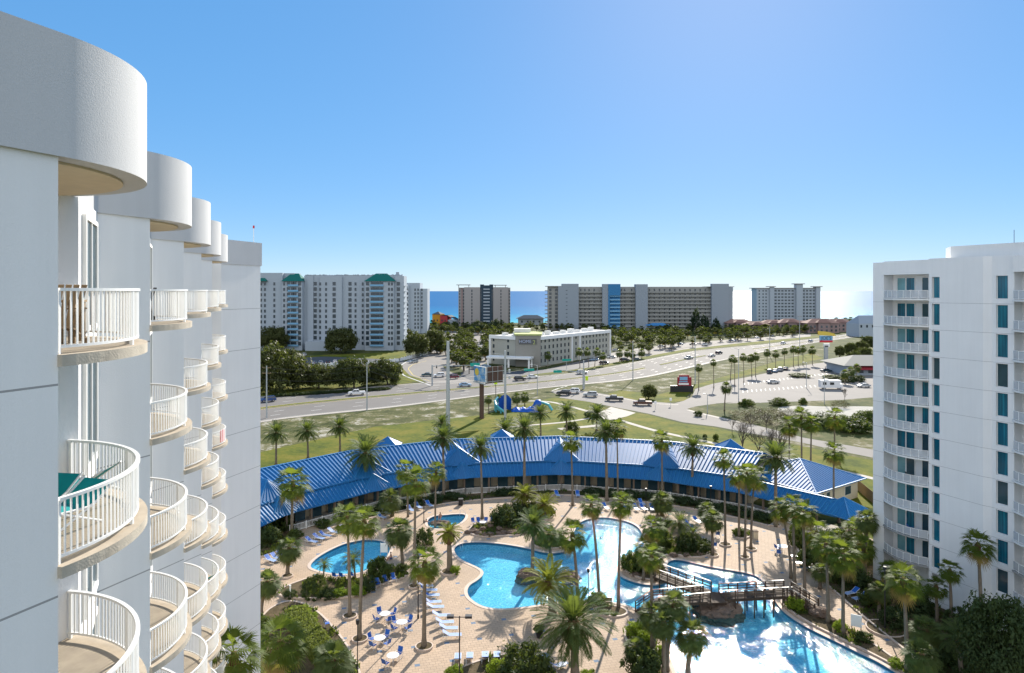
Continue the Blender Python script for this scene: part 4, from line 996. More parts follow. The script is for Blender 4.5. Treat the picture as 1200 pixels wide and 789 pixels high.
# billboard
x, y = G(564.5,490.5); D = y; t = thing('billboard', 'V shaped billboard with a blue panel on a thick brown post', 'billboard', (x,y,0))
def bz(py): return CAMH-(py-341)*D/F
b = MB(); b.tube([(0,0,0),(0,0,bz(447))], .62, 14); b.build('post', M['brownsteel'], t)
def skyad():
    m = N('blue_poster'); p = m.n('TexCoord').outputs['Object']; f = m.noise(p, .5, 3)
    return m.end(m.principled(m.ramp(f, [(.35,(.05,.16,.36)),(.5,(.12,.30,.55)),(.62,(.40,.50,.55))]), .6, .3))
M['poster'] = skyad()
a = ((555-564.5)/F*D, 1.5); c = ((569.6-564.5)/F*D, -3.2); ag = math.atan2(c[1]-a[1], c[0]-a[0]); Lb = math.dist(a,c)
b = MB(); b.box(0,Lb,0,.3,bz(447),bz(429)); fp = b.build('poster_panel', M['whitetrim'], t, loc=(*a,0), rz=ag)
b = MB(); b.box(.12,Lb-.12,-.05,-.004,bz(446.4),bz(429.6)); b.build('poster', M['poster'], fp)
b = MB(); b.disc((0,0),1.0,0,.04,16); e = b.build('emblem', M['yellowpaint'], fp, loc=(1.6,-.06,bz(436))); e.rotation_euler = (R(90),0,0)
c2 = ((569.9-564.5)/F*D, -2.7); d2 = ((589.6-564.5)/F*D, 1.5); ag2 = math.atan2(d2[1]-c2[1], d2[0]-c2[0]); L2b = math.dist(c2,d2)
b = MB(); b.box(0,L2b,.02,.3,bz(448.5),bz(429.5)); bp_ = b.build('back_panel', M['brownsteel'], t, loc=(*c2,0), rz=ag2)
b = MB()
for z in (bz(435), bz(446.5)): b.bar((0,-.25,z),(L2b,-.25,z),.1,.14)
for k in range(4): b.bar((.3+k*(L2b-.6)/3,-.25,bz(449)),(.3+k*(L2b-.6)/3,-.25,bz(429)),.08,.08)
b.build('truss', M['steel'], bp_)
b = MB(); b.bar((*a,bz(448)),(*c,bz(448.6)),.5,.3); b.bar((0,0,bz(447)),(*d2,bz(449)),.4,.3); b.bar((0,0,bz(447)),(*a,bz(447.5)),.3,.3); b.build('catwalk', M['steel'], t)
# pylon sign and red roadside sign
x, y = G(968,425); D = y; zz = lambda py: CAMH-(py-341)*D/F; k = D/F
t = thing('pylon_sign', 'tall pylon sign with a yellow board above a blue and white board', 'sign', (x,y,0))
b = MB(); b.box(-.9,.9,-.4,.4,0,zz(405)); b.build('post', M['steel'], t)
b = MB(); b.add([(-6*k*1.6,-.6,zz(392.5)),(7*k*1.6,-.6,zz(394)),(7.5*k*1.2,-.6,zz(391)),(2*k,-.6,zz(389)),(-6*k*1.6,-.6,zz(388))], [(0,1,2,3,4)]); b.add([(-6*k*1.6,.2,zz(392.5)),(7*k*1.6,.2,zz(394)),(7.5*k*1.2,.2,zz(391)),(2*k,.2,zz(389)),(-6*k*1.6,.2,zz(388))], [(4,3,2,1,0)]); b.build('yellow_board', M['yellowpaint'], t)
b = MB(); b.box(-5.5*k*1.35,6*k*1.2,-.5,.3,zz(399),zz(393.6),0); b.box(-5.5*k*1.35,6*k*1.2,-.5,.3,zz(401.3),zz(399.02),1); w_ = b.build('name_board', [M['balcony_blue'], M['red']], t)
text('lettering', "JOE'S", 2.3, 'slate', w_, (-.1,-.56,zz(396.4)), sx=.95)
b = MB(); b.box(-3*k,4*k,-.4,.3,zz(406.5),zz(402.5)); b.build('lower_board', M['whitetrim'], t)
x, y = G(802,459.5); t = thing('roadside_monument_sign', 'red and white sign board on a dark base beside the car park entrance', 'sign', (x,y,0))
b = MB(); b.box(-4.8,3,-.4,.6,0,2.2); b.build('plinth', M['dark'], t); b = MB(); b.box(-2.4,2.4,-.3,.3,2.2,5.2); b.prism([(-1.8,-.28),(1.6,-.28),(1.6,.28),(-1.8,.28)], 5.2, 5.9); b.build('board', M['signred'], t)
b = MB(); b.box(-2.1,1.4,-.36,-.31,2.5,3.1,0); b.box(-1.9,1.0,-.36,-.31,3.4,3.8,1); b.box(-1.7,1.0,-.36,-.31,4.1,5.3,1); b.build('sign_face', [M['whitetrim'], M['balcony_blue']], t)
# overhead wires between the poles
def top(k, dz=0): t, x, y, h = poles[k]; return Vector((x, y, h-dz))
def wire(a, c, sag, r=.035):
    return [(a.x+(c.x-a.x)*t, a.y+(c.y-a.y)*t, a.z+(c.z-a.z)*t-sag*4*t*(1-t)) for t in [i/14 for i in range(15)]]
b = MB()
for dz in (.4, 1.6, 3.6):
    b.tube(wire(top('c',dz), top('d',dz), 1.0), .03, 4); b.tube(wire(top('d',dz), top('a',dz+9), 1.2), .03, 4); b.tube(wire(top('a',dz+9), top('f',dz), 2.0), .03, 4)
    b.tube(wire(top('f',dz), top('e',dz), 1.0), .03, 4); b.tube(wire(top('e',dz), top('h',dz), 1.0), .03, 4); b.tube(wire(top('h',dz), top('g',dz), 1.0), .03, 4); b.tube(wire(top('c',dz)+Vector((-80,-30,0)), top('c',dz), 1), .03, 4)
o = b.build('overhead_cable', M['dark']); tag(o, 'dark overhead cables strung along the highway between the poles', 'cable', kind='stuff')
# collapsed blue inflatable on the lawn
M['tarp'] = simple('blue_tarpaulin', (.01,.09,.42), .55, .4, var=.3, nscale=.6, bump=.1, bscale=1.5); M['tealplastic'] = simple('teal_plastic', (.10,.45,.50), .5, .4, var=.3)
x, y = G(592,482); t = thing('water_slide', 'teal framed slide with a big blue curved cover lying on the lawn', 'slide', (x,y,0)); b = MB()
pts = [(-1.8+3.6*i/12*1.0, 1.5*math.sin(i/12*math.pi)*1.2, 0) for i in range(13)]
for i in range(12):
    p, q_ = pts[i], pts[i+1]; h0 = 3.4+1.2*math.sin(i/12*3.1); h1 = 3.4+1.2*math.sin((i+1)/12*3.1)
    b.add([(p[0],p[1],.2),(q_[0],q_[1],.2),(q_[0],q_[1],h1),(p[0],p[1],h0)], [(0,1,2,3)]); b.add([(p[0],p[1]+.25,.2),(q_[0],q_[1]+.25,.2),(q_[0],q_[1]+.25,h1),(p[0],p[1]+.25,h0)], [(3,2,1,0)])
b.build('cover', M['tarp'], t)
b = MB(); b.tube([(-2.2,2.5,3.6),(-3.0,.6,2.8),(-2.6,-1.6,2.0),(-1.2,-3.6,1.2),(0,-4.6,.5)], .32, 8); b.tube([(-2.0,2.5,1.8),(-2.7,.6,1.4),(-2.3,-1.6,1.0),(-1.0,-3.2,.6)], .35, 8)
for q_ in ((-3.0,.6,2.8),(-2.6,-1.6,2.0),(-1.2,-3.6,1.2),(-2.2,2.5,3.4)): b.tube([q_,(q_[0],q_[1],0)], .2, 8)
b.build('frame', M['tealplastic'], t)
x, y = G(626,482); t = thing('inflatable', 'deflated blue inflatable heaped in folds on the lawn', 'inflatable', (x,y,0)); b = MB(); nx, ny = 34, 10
def hh(u, v):
    return max(.05, (.9+.9*noise.noise(Vector((u*1.1,v*1.1,3)))+ (2.6*math.exp(-((u-1.2)/1.6)**2)))*math.sin(math.pi*min(1,max(0,(v+2)/4)))**.6*(1 if abs(u)<6.4 else .1))
grid = [[(u:= -6.6+13.2*i/nx, (v:= -2+4*j/ny) - .12*(u+2) if u < 2 else v-.5*(u-2)-.5, hh(u,v)) for j in range(ny+1)] for i in range(nx+1)]
vs_ = [p for r_ in grid for p in r_]; b.add(vs_, [(i*(ny+1)+j, (i+1)*(ny+1)+j, (i+1)*(ny+1)+j+1, i*(ny+1)+j+1) for i in range(nx) for j in range(ny)])
b.build('cover', M['tarp'], t, smooth=True)
b = MB(); b.tube([(2.0,.2,2.6),(4.2,0,1.9),(5.2,-.6,.3)], .4, 8); b.build('pale_tube', M['tealplastic'], t)
# ------------------------------------------------------------------ vehicles
def carpaint(name, col): M[name] = simple(name, col, .28, .6, var=.03)
for n_, c_ in (('car_white',(.72,.72,.71)),('car_silver',(.38,.40,.41)),('car_dark',(.025,.028,.032)),('car_blue',(.03,.07,.20)),('car_maroon',(.13,.012,.025)),('car_lightblue',(.22,.33,.45)),('car_teal',(.03,.07,.09)),('car_brown',(.10,.045,.03))): carpaint(n_, c_)
M['tyre'] = simple('tyre_rubber', (.018,.018,.018), .85, .2); M['rim'] = simple('wheel_rim', (.45,.45,.46), .35, .6, .8); M['carglass'] = simple('car_glass', (.012,.016,.02), .06, .9)
M['taillight'] = simple('tail_light', (.35,.01,.01), .3, .5); M['headlight'] = simple('head_light', (.75,.75,.72), .2, .6)
CARM = {}
def carmesh(kind):
    if kind in CARM: return CARM[kind]
    L = {'sedan':4.7,'suv':4.8,'pickup':5.7}[kind]; W_ = 1.86 if kind != 'pickup' else 2.0
    h = L/2
    prof = {'sedan':[(-h,.35),(-h,.72),(-h+.12,.95),(-1.55,1.0),(1.0,1.0),(h-.25,.80),(h,.62),(h,.35)],
            'suv':[(-h,.40),(-h,.85),(-h+.08,1.10),(-1.9,1.14),(1.05,1.12),(h-.25,.98),(h,.75),(h,.40)],
            'pickup':[(-h,.48),(-h,1.12),(-h+.05,1.18),(-.9,1.18),(1.5,1.18),(h-.25,1.06),(h,.85),(h,.45)]}[kind]
    b = MB(); n = len(prof)
    secs = ((-W_/2,.0),(-W_/2+.0,.0)); ys = (-W_/2+.10, -W_/2, W_/2, W_/2-.10)
    for s_ in (-1, 1):
        ring = [(x, s_*W_/2, z) for x, z in prof]; inner = [(x*.985, s_*(W_/2-.16), z+.05 if z > .7 else z) for x, z in prof]
        b.add(ring+inner, [(i,(i+1)%n,n+(i+1)%n,n+i) if s_ < 0 else (n+i,n+(i+1)%n,(i+1)%n,i) for i in range(n)] + [tuple(range(n)) if s_ > 0 else tuple(range(n))[::-1]])
    b.add([(x*.985, -(W_/2-.16), z+.05 if z > .7 else z) for x, z in prof]+[(x*.985, W_/2-.16, z+.05 if z > .7 else z) for x, z in prof], [(i,(i+1)%n,n+(i+1)%n,n+i) for i in range(n)])
    cab = {'sedan':(-1.75,-1.05,.35,1.15,1.0,1.42),'suv':(-2.15,-1.85,.35,1.15,1.12,1.72),'pickup':(-.85,-.65,.85,1.55,1.15,1.82)}[kind]
    x0, x1, x2, x3, z0, z1 = cab; w0 = W_/2-.08; w1 = W_/2-.28
    b.box(x1-.06,x2+.06,-w1-.02,w1+.02,z1-.03,z1+.04)
    for s_ in (-1,1):
        for xa, xb in ((x0,x1),(x3,x2),((x0+x3)/2-.1,(x0+x3)/2-.1)): b.bar((xa,s_*w0,z0),(xb,s_*w1,z1),.09,.09)
    if kind == 'pickup': b.box(-h+.15,-.95,-W_/2+.18,W_/2-.18,1.24,1.26)
    body = b
    g = MB(); g.add([(x0,-w0,z0),(x3,-w0,z0),(x3,w0,z0),(x0,w0,z0),(x1,-w1,z1-.02),(x2,-w1,z1-.02),(x2,w1,z1-.02),(x1,w1,z1-.02)], [(0,1,5,4),(1,2,6,5),(2,3,7,6),(3,0,4,7),(4,5,6,7)])
    w = MB(); r_ = .34 if kind == 'sedan' else .39
    w.tube([(0,-.11,0),(0,.11,0)], r_, 16); rim = MB(); rim.tube([(0,-.125,0),(0,.125,0)], r_*.58, 12)
    hl = MB(); hl.box(h-.06,h+.012,-.18,.18,-.08,.08); tl = MB(); tl.box(-h-.012,-h+.06,-.12,.12,-.16,.16)
    CARM[kind] = (body, g.mesh('window', M['carglass']), w.mesh('wheel', M['tyre']), rim.mesh('rim', M['rim']), hl.mesh('headlight', M['headlight']), tl.mesh('tail_light', M['taillight']), h, W_, r_, {})
    return CARM[kind]
GR = 'cars on the roads and car parks'
def car(kind, paint, px, py, heading, label, name='parked_car', z=.02):
    """heading: degrees, 0 points to +X"""
    body, g, w, rim, hl, tl, h, W_, r_, cache = carmesh(kind)
    if paint not in cache: cache[paint] = body.mesh('body', M[paint])
    x, y = G(px, py); t = thing(name, label, {'sedan':'car','suv':'car','pickup':'pickup'}[kind], (x,y,z), R(heading), GR)
    obj('body', cache[paint], t); obj('window', g, t)
    for sx in (-1,1):
        for sy in (-1,1):
            q = obj('wheel', w, t, (sx*(h-.95), sy*(W_/2-.10), r_)); obj('rim', rim, q)
        # lamps
    for sy in (-1,1): obj('headlight', hl, t, (0, sy*(W_/2-.32), .78)); obj('tail_light', tl, t, (0, sy*(W_/2-.25), .92))
    return t
car('suv','car_blue',314,471,213,'dark blue car with a lit tail lamp at the tower edge of the highway','moving_car')
car('pickup','car_white',418,463,197,'white pickup driving past the oaks on the far lanes','moving_car')
car('suv','car_silver',484.5,425.5,225,'grey car coming round the bend of the side street','moving_car')
car('sedan','car_teal',500.5,441,185,'dark teal car in the junction queue, furthest from the highway','moving_car')
car('suv','car_white',514.5,442,190,'white car between the teal and maroon cars at the junction','moving_car')
car('suv','car_maroon',530.6,444,200,'maroon car at the head of the junction queue','moving_car')
car('sedan','car_lightblue',545,453,10,'pale blue car crossing the junction beside the billboard','moving_car')
car('suv','car_dark',609.5,446,14,'black car ahead of a white car in front of the hotel','moving_car')
car('sedan','car_white',624,443.5,16,'white car close behind the black one below the hotel porch','moving_car')
car('suv','car_white',682,438.5,22,'white car alone on the highway behind the traffic mast','moving_car')
car('suv','car_dark',660.5,463,165,'black car last in the side road queue','waiting_car')
car('suv','car_white',671.5,461,172,'white car squeezed behind the black one at the side road mouth','waiting_car')
car('suv','car_silver',692,465,168,'pale silver car third in the side road queue','waiting_car')
car('pickup','car_dark',720,470,172,'black pickup turning out by the driveway','waiting_car')
car('pickup','car_brown',753,475,172,'dark brown pickup nearest the round bush on the side road','moving_car')
car('pickup','car_silver',807,421,220,'grey pickup on the highway beside the utility pole','moving_car')
car('sedan','car_silver',834,418.3,40,'silver car in the nearer lane ahead of a dark one','moving_car')
car('suv','car_dark',842.5,415,40,'dark car just behind the silver one on the highway','moving_car')
car('suv','car_white',918,403.5,45,'white car on the highway above the car park palms','moving_car')
car('suv','car_silver',950,401,45,'grey car near the pylon sign on the highway','moving_car')
car('suv','car_teal',902,437.5,60,'dark teal parked car at the near end of the car park row')
car('sedan','car_lightblue',908.5,436.3,60,'pale blue parked car second in the car park row')
car('suv','car_silver',914.5,435,60,'silver parked car third in the car park row')
car('sedan','car_dark',920.5,433.8,60,'black parked car at the far end of the car park row')
car('sedan','car_silver',906,449.5,8,'silver car driving alone across the open car park','moving_car')
car('sedan','car_dark',976,425.5,20,'black parked car under the pylon sign')
car('sedan','car_teal',968,436,10,'teal parked car before the restaurant hedge')
car('sedan','car_white',974,434,12,'white parked car in the middle of the restaurant row')
car('sedan','car_dark',981,432.5,14,'black parked car at the end of the restaurant row')
car('sedan','car_silver',1012,454,185,'silver parked car beside the restaurant awning')
car('suv','car_white',348,417.5,100,'white parked car on the shaded condo drive, nearer the green roofed wing')
car('suv','car_white',356.5,417.5,95,'white parked car on the shaded condo drive, nearer the oak')
for i, (px, py, p_, l_) in enumerate(((368,427,'car_silver','silver parked car at the near end of the fenced condo lot'),(376,426.6,'car_white','white parked car second in the fenced condo lot'),(384.5,426,'car_dark','black parked car in the fenced condo lot'),(392.5,425.6,'car_white','white parked car at the far end of the fenced condo lot'))): car('sedan',p_,px,py,95+4*i,l_)
car('suv','car_dark',708,427,30,'dark parked car under the hotel palms nearest the highway')
car('sedan','car_silver',716,420,200,'silver parked car at the corner of the hotel')
car('suv','car_dark',732,423.5,25,'black parked car under the small palms right of the hotel')
car('sedan','car_teal',746,422.5,25,'dark teal parked car right of the black one near the highway')
car('sedan','car_lightblue',696,423,210,'pale blue parked car against the hotel wing')
car('sedan','car_silver',722,412,10,'silver parked car behind the hotel corner')
car('sedan','car_lightblue',569,431,10,'pale blue parked car in front of the hotel porch')
for i, (px, py) in enumerate(((775,407),(790,409),(797,404),(812,404.5),(826,405),(845,400),(858,400),(872,396.5),(888,396.5),(905,394),(536,404),(548,401),(560,408),(543,412),(528,416),(552,420))):
    car('sedan', ('car_white','car_silver','car_lightblue','car_dark')[i % 4], px, py, 20+i*47 % 180, 'small parked car half hidden among the massed palms beyond the highway')['group'] = 'cars among the far palms'
# motorhome
x, y = G(974,456); t = thing('motorhome', 'white motorhome parked beside the bare tree in the car park', 'motorhome', (x,y,.02), R(-6))
b = MB(); b.prism([(-4,-1.25),(2.6,-1.25),(2.6,1.25),(-4,1.25)], .55, 3.2); b.prism([(2.6,-1.2),(3.6,-1.1),(3.6,1.1),(2.6,1.2)], .5, 1.9); b.box(1.8,3.0,-1.2,1.2,2.3,3.15); b.build('body', M['car_white'], t)
for a, c in ((-3.2,-2.0),(-.8,.6)): b = MB(); b.box(a,c,-1.29,-1.25,1.6,2.5); b.build('window', M['carglass'], t)
b = MB(); b.box(-2.5,-1.0,-.5,.5,3.2,3.5); b.build('roof_unit', M['whitetrim'], t)
for sx in (-2.6, 2.7):
    for sy in (-1.1,1.1): q = obj('wheel', carmesh('suv')[2], t, (sx,sy,.4)); obj('rim', carmesh('suv')[3], q)

# ------------------------------------------------------------------ pool furniture
M['sling'] = simple('blue_sling_fabric', (.012,.10,.42), .55, .4, var=.15); M['slingglare'] = simple('glare_tinted_sling_fabric', (.30,.40,.62), .4, .6, var=.15)  # seat copy of the blue sling, with sun glare mixed into its colour
M['alu'] = simple('white_aluminium', (.75,.75,.74), .4, .5)
def lounger_proto(seatmat='slingglare'):
    t = thing('sun_lounger', 'x', 'sun lounger', (0,0,0)); L = 1.95
    f = MB()
    for s_ in (-.31,.31):
        f.tube([(-.95,s_,.36),(.45,s_,.36),(.98,s_,.34)], .022, 6); f.tube([(-.8,s_,.36),(-.85,s_,0),(-.45,s_,0),(-.5,s_,.36)], .02, 6); f.tube([(.6,s_,.36),(.55,s_,0),(.85,s_,0),(.88,s_,.36)], .02, 6); f.tube([(-.25,s_,.37),(-.92,s_,.80)], .022, 6)
    f.build('frame', M['alu'], t)
    b = MB(); b.add([(-.25,-.29,.38),(.98,-.29,.355),(.98,.29,.355),(-.25,.29,.38)], [(0,1,2,3)]); b.add([(-.25,-.29,.36),(.98,-.29,.335),(.98,.29,.335),(-.25,.29,.36)], [(3,2,1,0)]); b.build('seat', M[seatmat], t)
    b = MB(); b.add([(-.92,-.29,.82),(-.25,-.29,.385),(-.25,.29,.385),(-.92,.29,.82)], [(0,1,2,3)]); b.add([(-.93,-.29,.80),(-.26,-.29,.365),(-.26,.29,.365),(-.93,.29,.80)], [(3,2,1,0)]); b.build('backrest', M['sling'], t)
    return t
def chair_proto():
    t = thing('patio_chair', 'x', 'chair', (0,0,0)); f = MB()
    for s_ in (-.28,.28):
        f.tube([(-.28,s_,.02),(.26,s_,.02),(.24,s_,.62),(-.26,s_,.60),(-.38,s_,.95)], .017, 6); f.tube([(-.26,s_,.6),(-.28,s_,.02)], .017, 6)
    f.build('frame', M['alu'], t)
    b = MB(); b.box(-.22,.25,-.26,.26,.41,.43); b.build('seat', M['sling'], t)
    b = MB(); b.add([(-.24,-.26,.45),(-.38,-.26,.95),(-.38,.26,.95),(-.24,.26,.45)], [(0,1,2,3)]); b.add([(-.25,-.26,.45),(-.395,-.26,.95),(-.395,.26,.95),(-.25,.26,.45)], [(3,2,1,0)]); b.build('backrest', M['sling'], t)
    return t
def table_proto():
    t = thing('round_table', 'x', 'table', (0,0,0)); b = MB(); b.disc((0,0),.58,.70,.73,24); b.build('tabletop', M['alu'], t)
    b = MB(); b.tube([(0,0,0),(0,0,.7)], .03, 8); b.build('stem', M['alu'], t)
    for k in range(4):
        a = k*math.pi/2+.7; b = MB(); b.tube([(math.cos(a)*.4,math.sin(a)*.4,.7),(math.cos(a)*.45,math.sin(a)*.45,.0)], .016, 6); b.build('leg', M['alu'], t)
    return t
lp, cp, tp = lounger_proto(), chair_proto(), table_proto()
DZ = .012
def place(p, px, py, deg, label, group, s=1): x, y = G(px, py); return inst(p, (x,y,DZ), R(deg), label, group, s)
g1 = 'loungers in the row beside the ringed palm'
for i, (px, py) in enumerate(((498,690),(502.5,695),(505,701),(507,709),(510,715),(517,725),(521,733),(525.5,740),(529.5,748))):
    place(lp, px, py, 8-rnd.random()*6, ['topmost','second','third','fourth','fifth','sixth','seventh','eighth','last and lowest'][i]+' blue sling lounger in the row leading to the ringed palm', g1)
g2 = 'loungers facing the pool at the bottom of the deck'
for i, (px, py) in enumerate(((536.5,776),(550.5,775),(568.6,774),(582.5,774))): place(lp, px, py, 92, 'blue backed lounger by the bottom shrubs, '+['closest to the twin headed lamp','second from the twin headed lamp','third from the twin headed lamp','beside the big dark bush'][i], g2)
place(lp, 636,776, 60, 'pale lounger half behind the big dark bush', g2); place(lp, 655,784, 35, 'blue lounger between the dark bush and the big feather palm', g2)
g3 = 'loungers by the oval pool and clubhouse'
for i, (px, py, a, l) in enumerate(((405,623,-20,'lounger under the tall twin fan palms by the clubhouse bed'),(391,626,-22,'pale lounger second from the clubhouse bed corner'),(381,630,-22,'pale lounger in the middle of the row by the oval pool'),(373.5,633,-24,'pale lounger before the potted shrub by the oval pool'),(365,637,-24,'shaded lounger at the end of the oval pool row'),
    (317,659,-30,'lounger nearest the tower wall'),(324,656.5,-30,'lounger second from the tower wall'),(331,654,-30,'lounger third from the tower wall'),
    (453,603.5,-40,'blue backed lounger beside the round palm and white sign'),(447,608,-40,'lounger in front of the round palm beside the walkway'),
    (481,599.5,-55,'lounger just left of the spa behind two thin palms'),(490,596,-55,'lounger behind the lamp near the spa'),(503,594,-55,'lounger with upright blue back above the spa'))): place(lp, px, py, a, l, g3)
g4 = 'loungers at the back of the lagoon'
for i, (px, py, l) in enumerate(((653,582,'lounger against the dark hedge between the golden palms'),(677,582,'lounger behind the thin tall palm at the back'),(710,597,'lounger left of the twin palms at the back edge of the lagoon'),(734,599,'lounger between the twin palms and round palm'),(745,598,'first of three blue loungers behind the lagoon'),(754,598,'middle of three blue loungers behind the lagoon'),(764,598,'last of three blue loungers, under the round palm'),
    (752,592,'blue lounger standing behind the three behind the lagoon'),(806,617,'lounger above the rockery near two fan palms'),(817,613,'blue lounger beside the round topped palm above the rockery'),(812,623,'lounger low beside the grey feather palm'))): place(lp, px, py, -70-rnd.random()*25, l, g4)
g5 = 'loungers along the right hand walk'
for i, (px, py, a, l) in enumerate(((936,655,170,'uppermost lounger by the trio of tall fan palms'),(942,663,170,'middle lounger by the trio of tall fan palms'),(948,669,165,'lowest lounger by the trio of tall fan palms'),(998,698,200,'upper lounger of the pair on the curved walk'),(1008,704,200,'lower lounger of the pair on the curved walk'),(1082,753,150,'lone lounger in the shade of the white tower'))): place(lp, px, py, a, l, g5)
TN = ['table nearest the ringed palm pair','table right of its twin in the sun','table in the second row with four blue chairs','lowest table at the edge of the grass']
for i, (px, py) in enumerate(((451,727),(471,737),(445,756),(460.5,777))):
    x, y = G(px, py); inst(tp, (x,y,DZ), R(i*20), 'white round '+TN[i], 'white round patio tables')
    for k, a in enumerate((40, 130, 215, 305) if i != 3 else (30, 200)):
        a2 = R(a+i*12); inst(cp, (x+math.cos(a2)*.95, y+math.sin(a2)*.95, DZ), a2+math.pi, 'blue chair at the '+TN[i]+', '+(['far right','far left','near left','near right'][k] if i != 3 else ['far side','near side'][k]), 'chairs around the round tables')
for i, (px, py) in enumerate(((437,692),(442.5,688),(451.5,684.5),(461,682))): place(cp, px, py, -60, ['leftmost','second','third','rightmost'][i]+' blue chair in the row at the edge of the central bed', 'row of chairs by the central bed')
for i, (px, py) in enumerate(((393,679),(401,679),(413,678))): place(cp, px, py, 70, ['blue chair behind the clipped globe bush','blue chair between the globe bush and small feather palm','blue chair beside the small feather palm'][i], 'chairs by the oval pool')
for i, (px, py, a, l) in enumerate(((555,615,-60,'pale chair at the rockery, closest to the thin palm'),(561,614.5,-70,'pale chair at the rockery, second from the thin palm'),(569,614.5,-100,'pale chair at the rockery near the dark bush'),(576,613,-110,'pale chair at the rockery against the dark bush'),(911,646,20,'white chair standing at the blue table on the far deck'),(913,652,60,'white chair in front of the blue table on the far deck'),
    (837,643,90,'chair beside the ringed round palm by the channel'),(841,630,80,'chair behind the first of the four tall palms'),(383,735,30,'white chair beside the clipped hedge'))): place(cp, px, py, a, l, 'single chairs around the deck')
place(tp, 917,647,0,'table draped in blue and white on the far deck','deck tables',1.1); place(tp, 566,617,0,'white table among the pale chairs at the rockery','deck tables',.9)
# lamps, bins, signs, rails on the deck
def decklamp(px, py, ytop, label, heads=2, r=.06):
    x, y = G(px, py); h = CAMH-(ytop-341)*y/F; t = thing('deck_lamp', label, 'lamp post', (x,y,0), 0, 'lamp posts of the pool deck')
    b = MB(); b.tube([(0,0,0),(0,0,.4)], .11, 10); b.tube([(0,0,.4),(0,0,h)], [r,r*.8], 8); b.build('pole', M['dark'], t)
    for s_ in ((-1,1) if heads == 2 else (1,)):
        b = MB()
        if heads == 2: b.bar((0,0,h-.1),(s_*.75,0,h-.1),.06,.06); b.box(min(s_*.5,s_*1.1),max(s_*.5,s_*1.1),-.22,.22,h-.14,h+.06)
        else: b.tube([(0,0,h-.05),(0,0,h+.35)], [.13,.17], 10)
        b.build('lamp_head', M['dark'], t)
    return t
decklamp(538.5,808,722,'twin headed black lamp post at the bottom of the deck')
decklamp(419,810,731,'thin dark pole between the hedge and the tables',1,.05); decklamp(490,725,655,'plain dark pole beside the loungers, half hidden by a fan palm',1,.07)
decklamp(689.5,706,670,'slim lamp post at the lagoon edge between two palms',1,.04); decklamp(496.7,613,588,'short dark lamp post beside the spa',1,.06)
decklamp(1037,738,668,'dark pole in the round bed on the curved walk',1,.07); decklamp(833,594,572,'lamp post in front of the walkway above the round palm',1,.06); decklamp(757,600,575,'lamp post behind the lagoon near the round palm',1,.05)
def boxthing(name, cat, label, px, py, parts, rz=0):
    x, y = G(px, py); t = thing(name, label, cat, (x,y,DZ), R(rz))
    for nm, mt, bx in parts:
        b = MB()
        for q in bx: b.box(*q)
        b.build(nm, M[mt], t)
    return t
boxthing('litter_bin','bin','tan litter bin standing beside the four tall palms',885,631,[('bin_body','cream',[(-.32,.32,-.32,.32,0,1.0)]),('bin_lid','shade',[(-.36,.36,-.36,.36,1.0,1.1)])])
boxthing('litter_bin','bin','dark litter bin in the shade of the clubhouse hedge',540,592,[('bin_body','dark',[(-.35,.35,-.35,.35,0,.95)]),('bin_lid','dark',[(-.38,.38,-.38,.38,.95,1.03)])])
boxthing('notice_board','sign','white rules board on two posts in the lagoon bed',1003.5,745,[('board','whitetrim',[(-.5,.5,-.04,.02,.9,2.1)]),('post','wood',[(-.46,-.38,.02,.1,0,2.1),(.38,.46,.02,.1,0,2.1)])],-30)
boxthing('notice_board','sign','white framed board at the end of the oval pool',450,652,[('board','whitetrim',[(-.45,.45,-.04,.02,.5,1.7)]),('post','steel',[(-.5,-.44,-.03,.05,0,1.8),(.44,.5,-.03,.05,0,1.8)])])
boxthing('marker_post','post','short white marker post at the corner of the central bed',340,700,[('post','whitetrim',[(-.07,.07,-.07,.07,0,1.3)]),('cap','white',[(-.1,.1,-.1,.1,1.3,1.36)])])
boxthing('park_bench','bench','dark slatted bench in the bed between the twin palms',708,711,[('seat','wood',[(-.9,.9,-.2,.2,.42,.47)]),('backrest','wood',[(-.9,.9,.18,.22,.5,.9)]),('leg','dark',[(-.8,-.72,-.2,.2,0,.42),(.72,.8,-.2,.2,0,.42)])])
def handrail(px, py, deg, label):
    x, y = G(px, py); b = MB()
    for s_ in (-.28,.28): b.tube([(.55,s_,0),(.5,s_,.75),(.2,s_,.9),(-.25,s_,.5),(-.45,s_,-.3)], .022, 6)
    o = b.build('pool_handrail', M['alu'], None, False, (x,y,0), R(deg)); tag(o, label, 'handrail', 'pool handrails')
handrail(543,604,180,'pair of bent rails at the far end of the spa'); handrail(637,707,100,'pair of bent rails where the lagoon meets the deck by the golden palm'); handrail(896,682,200,'pair of bent rails beside the footbridge stairs'); handrail(538,640,150,'pair of bent rails at the far lobe of the lagoon'); handrail(455,640,180,'pair of bent rails at the oval pool')
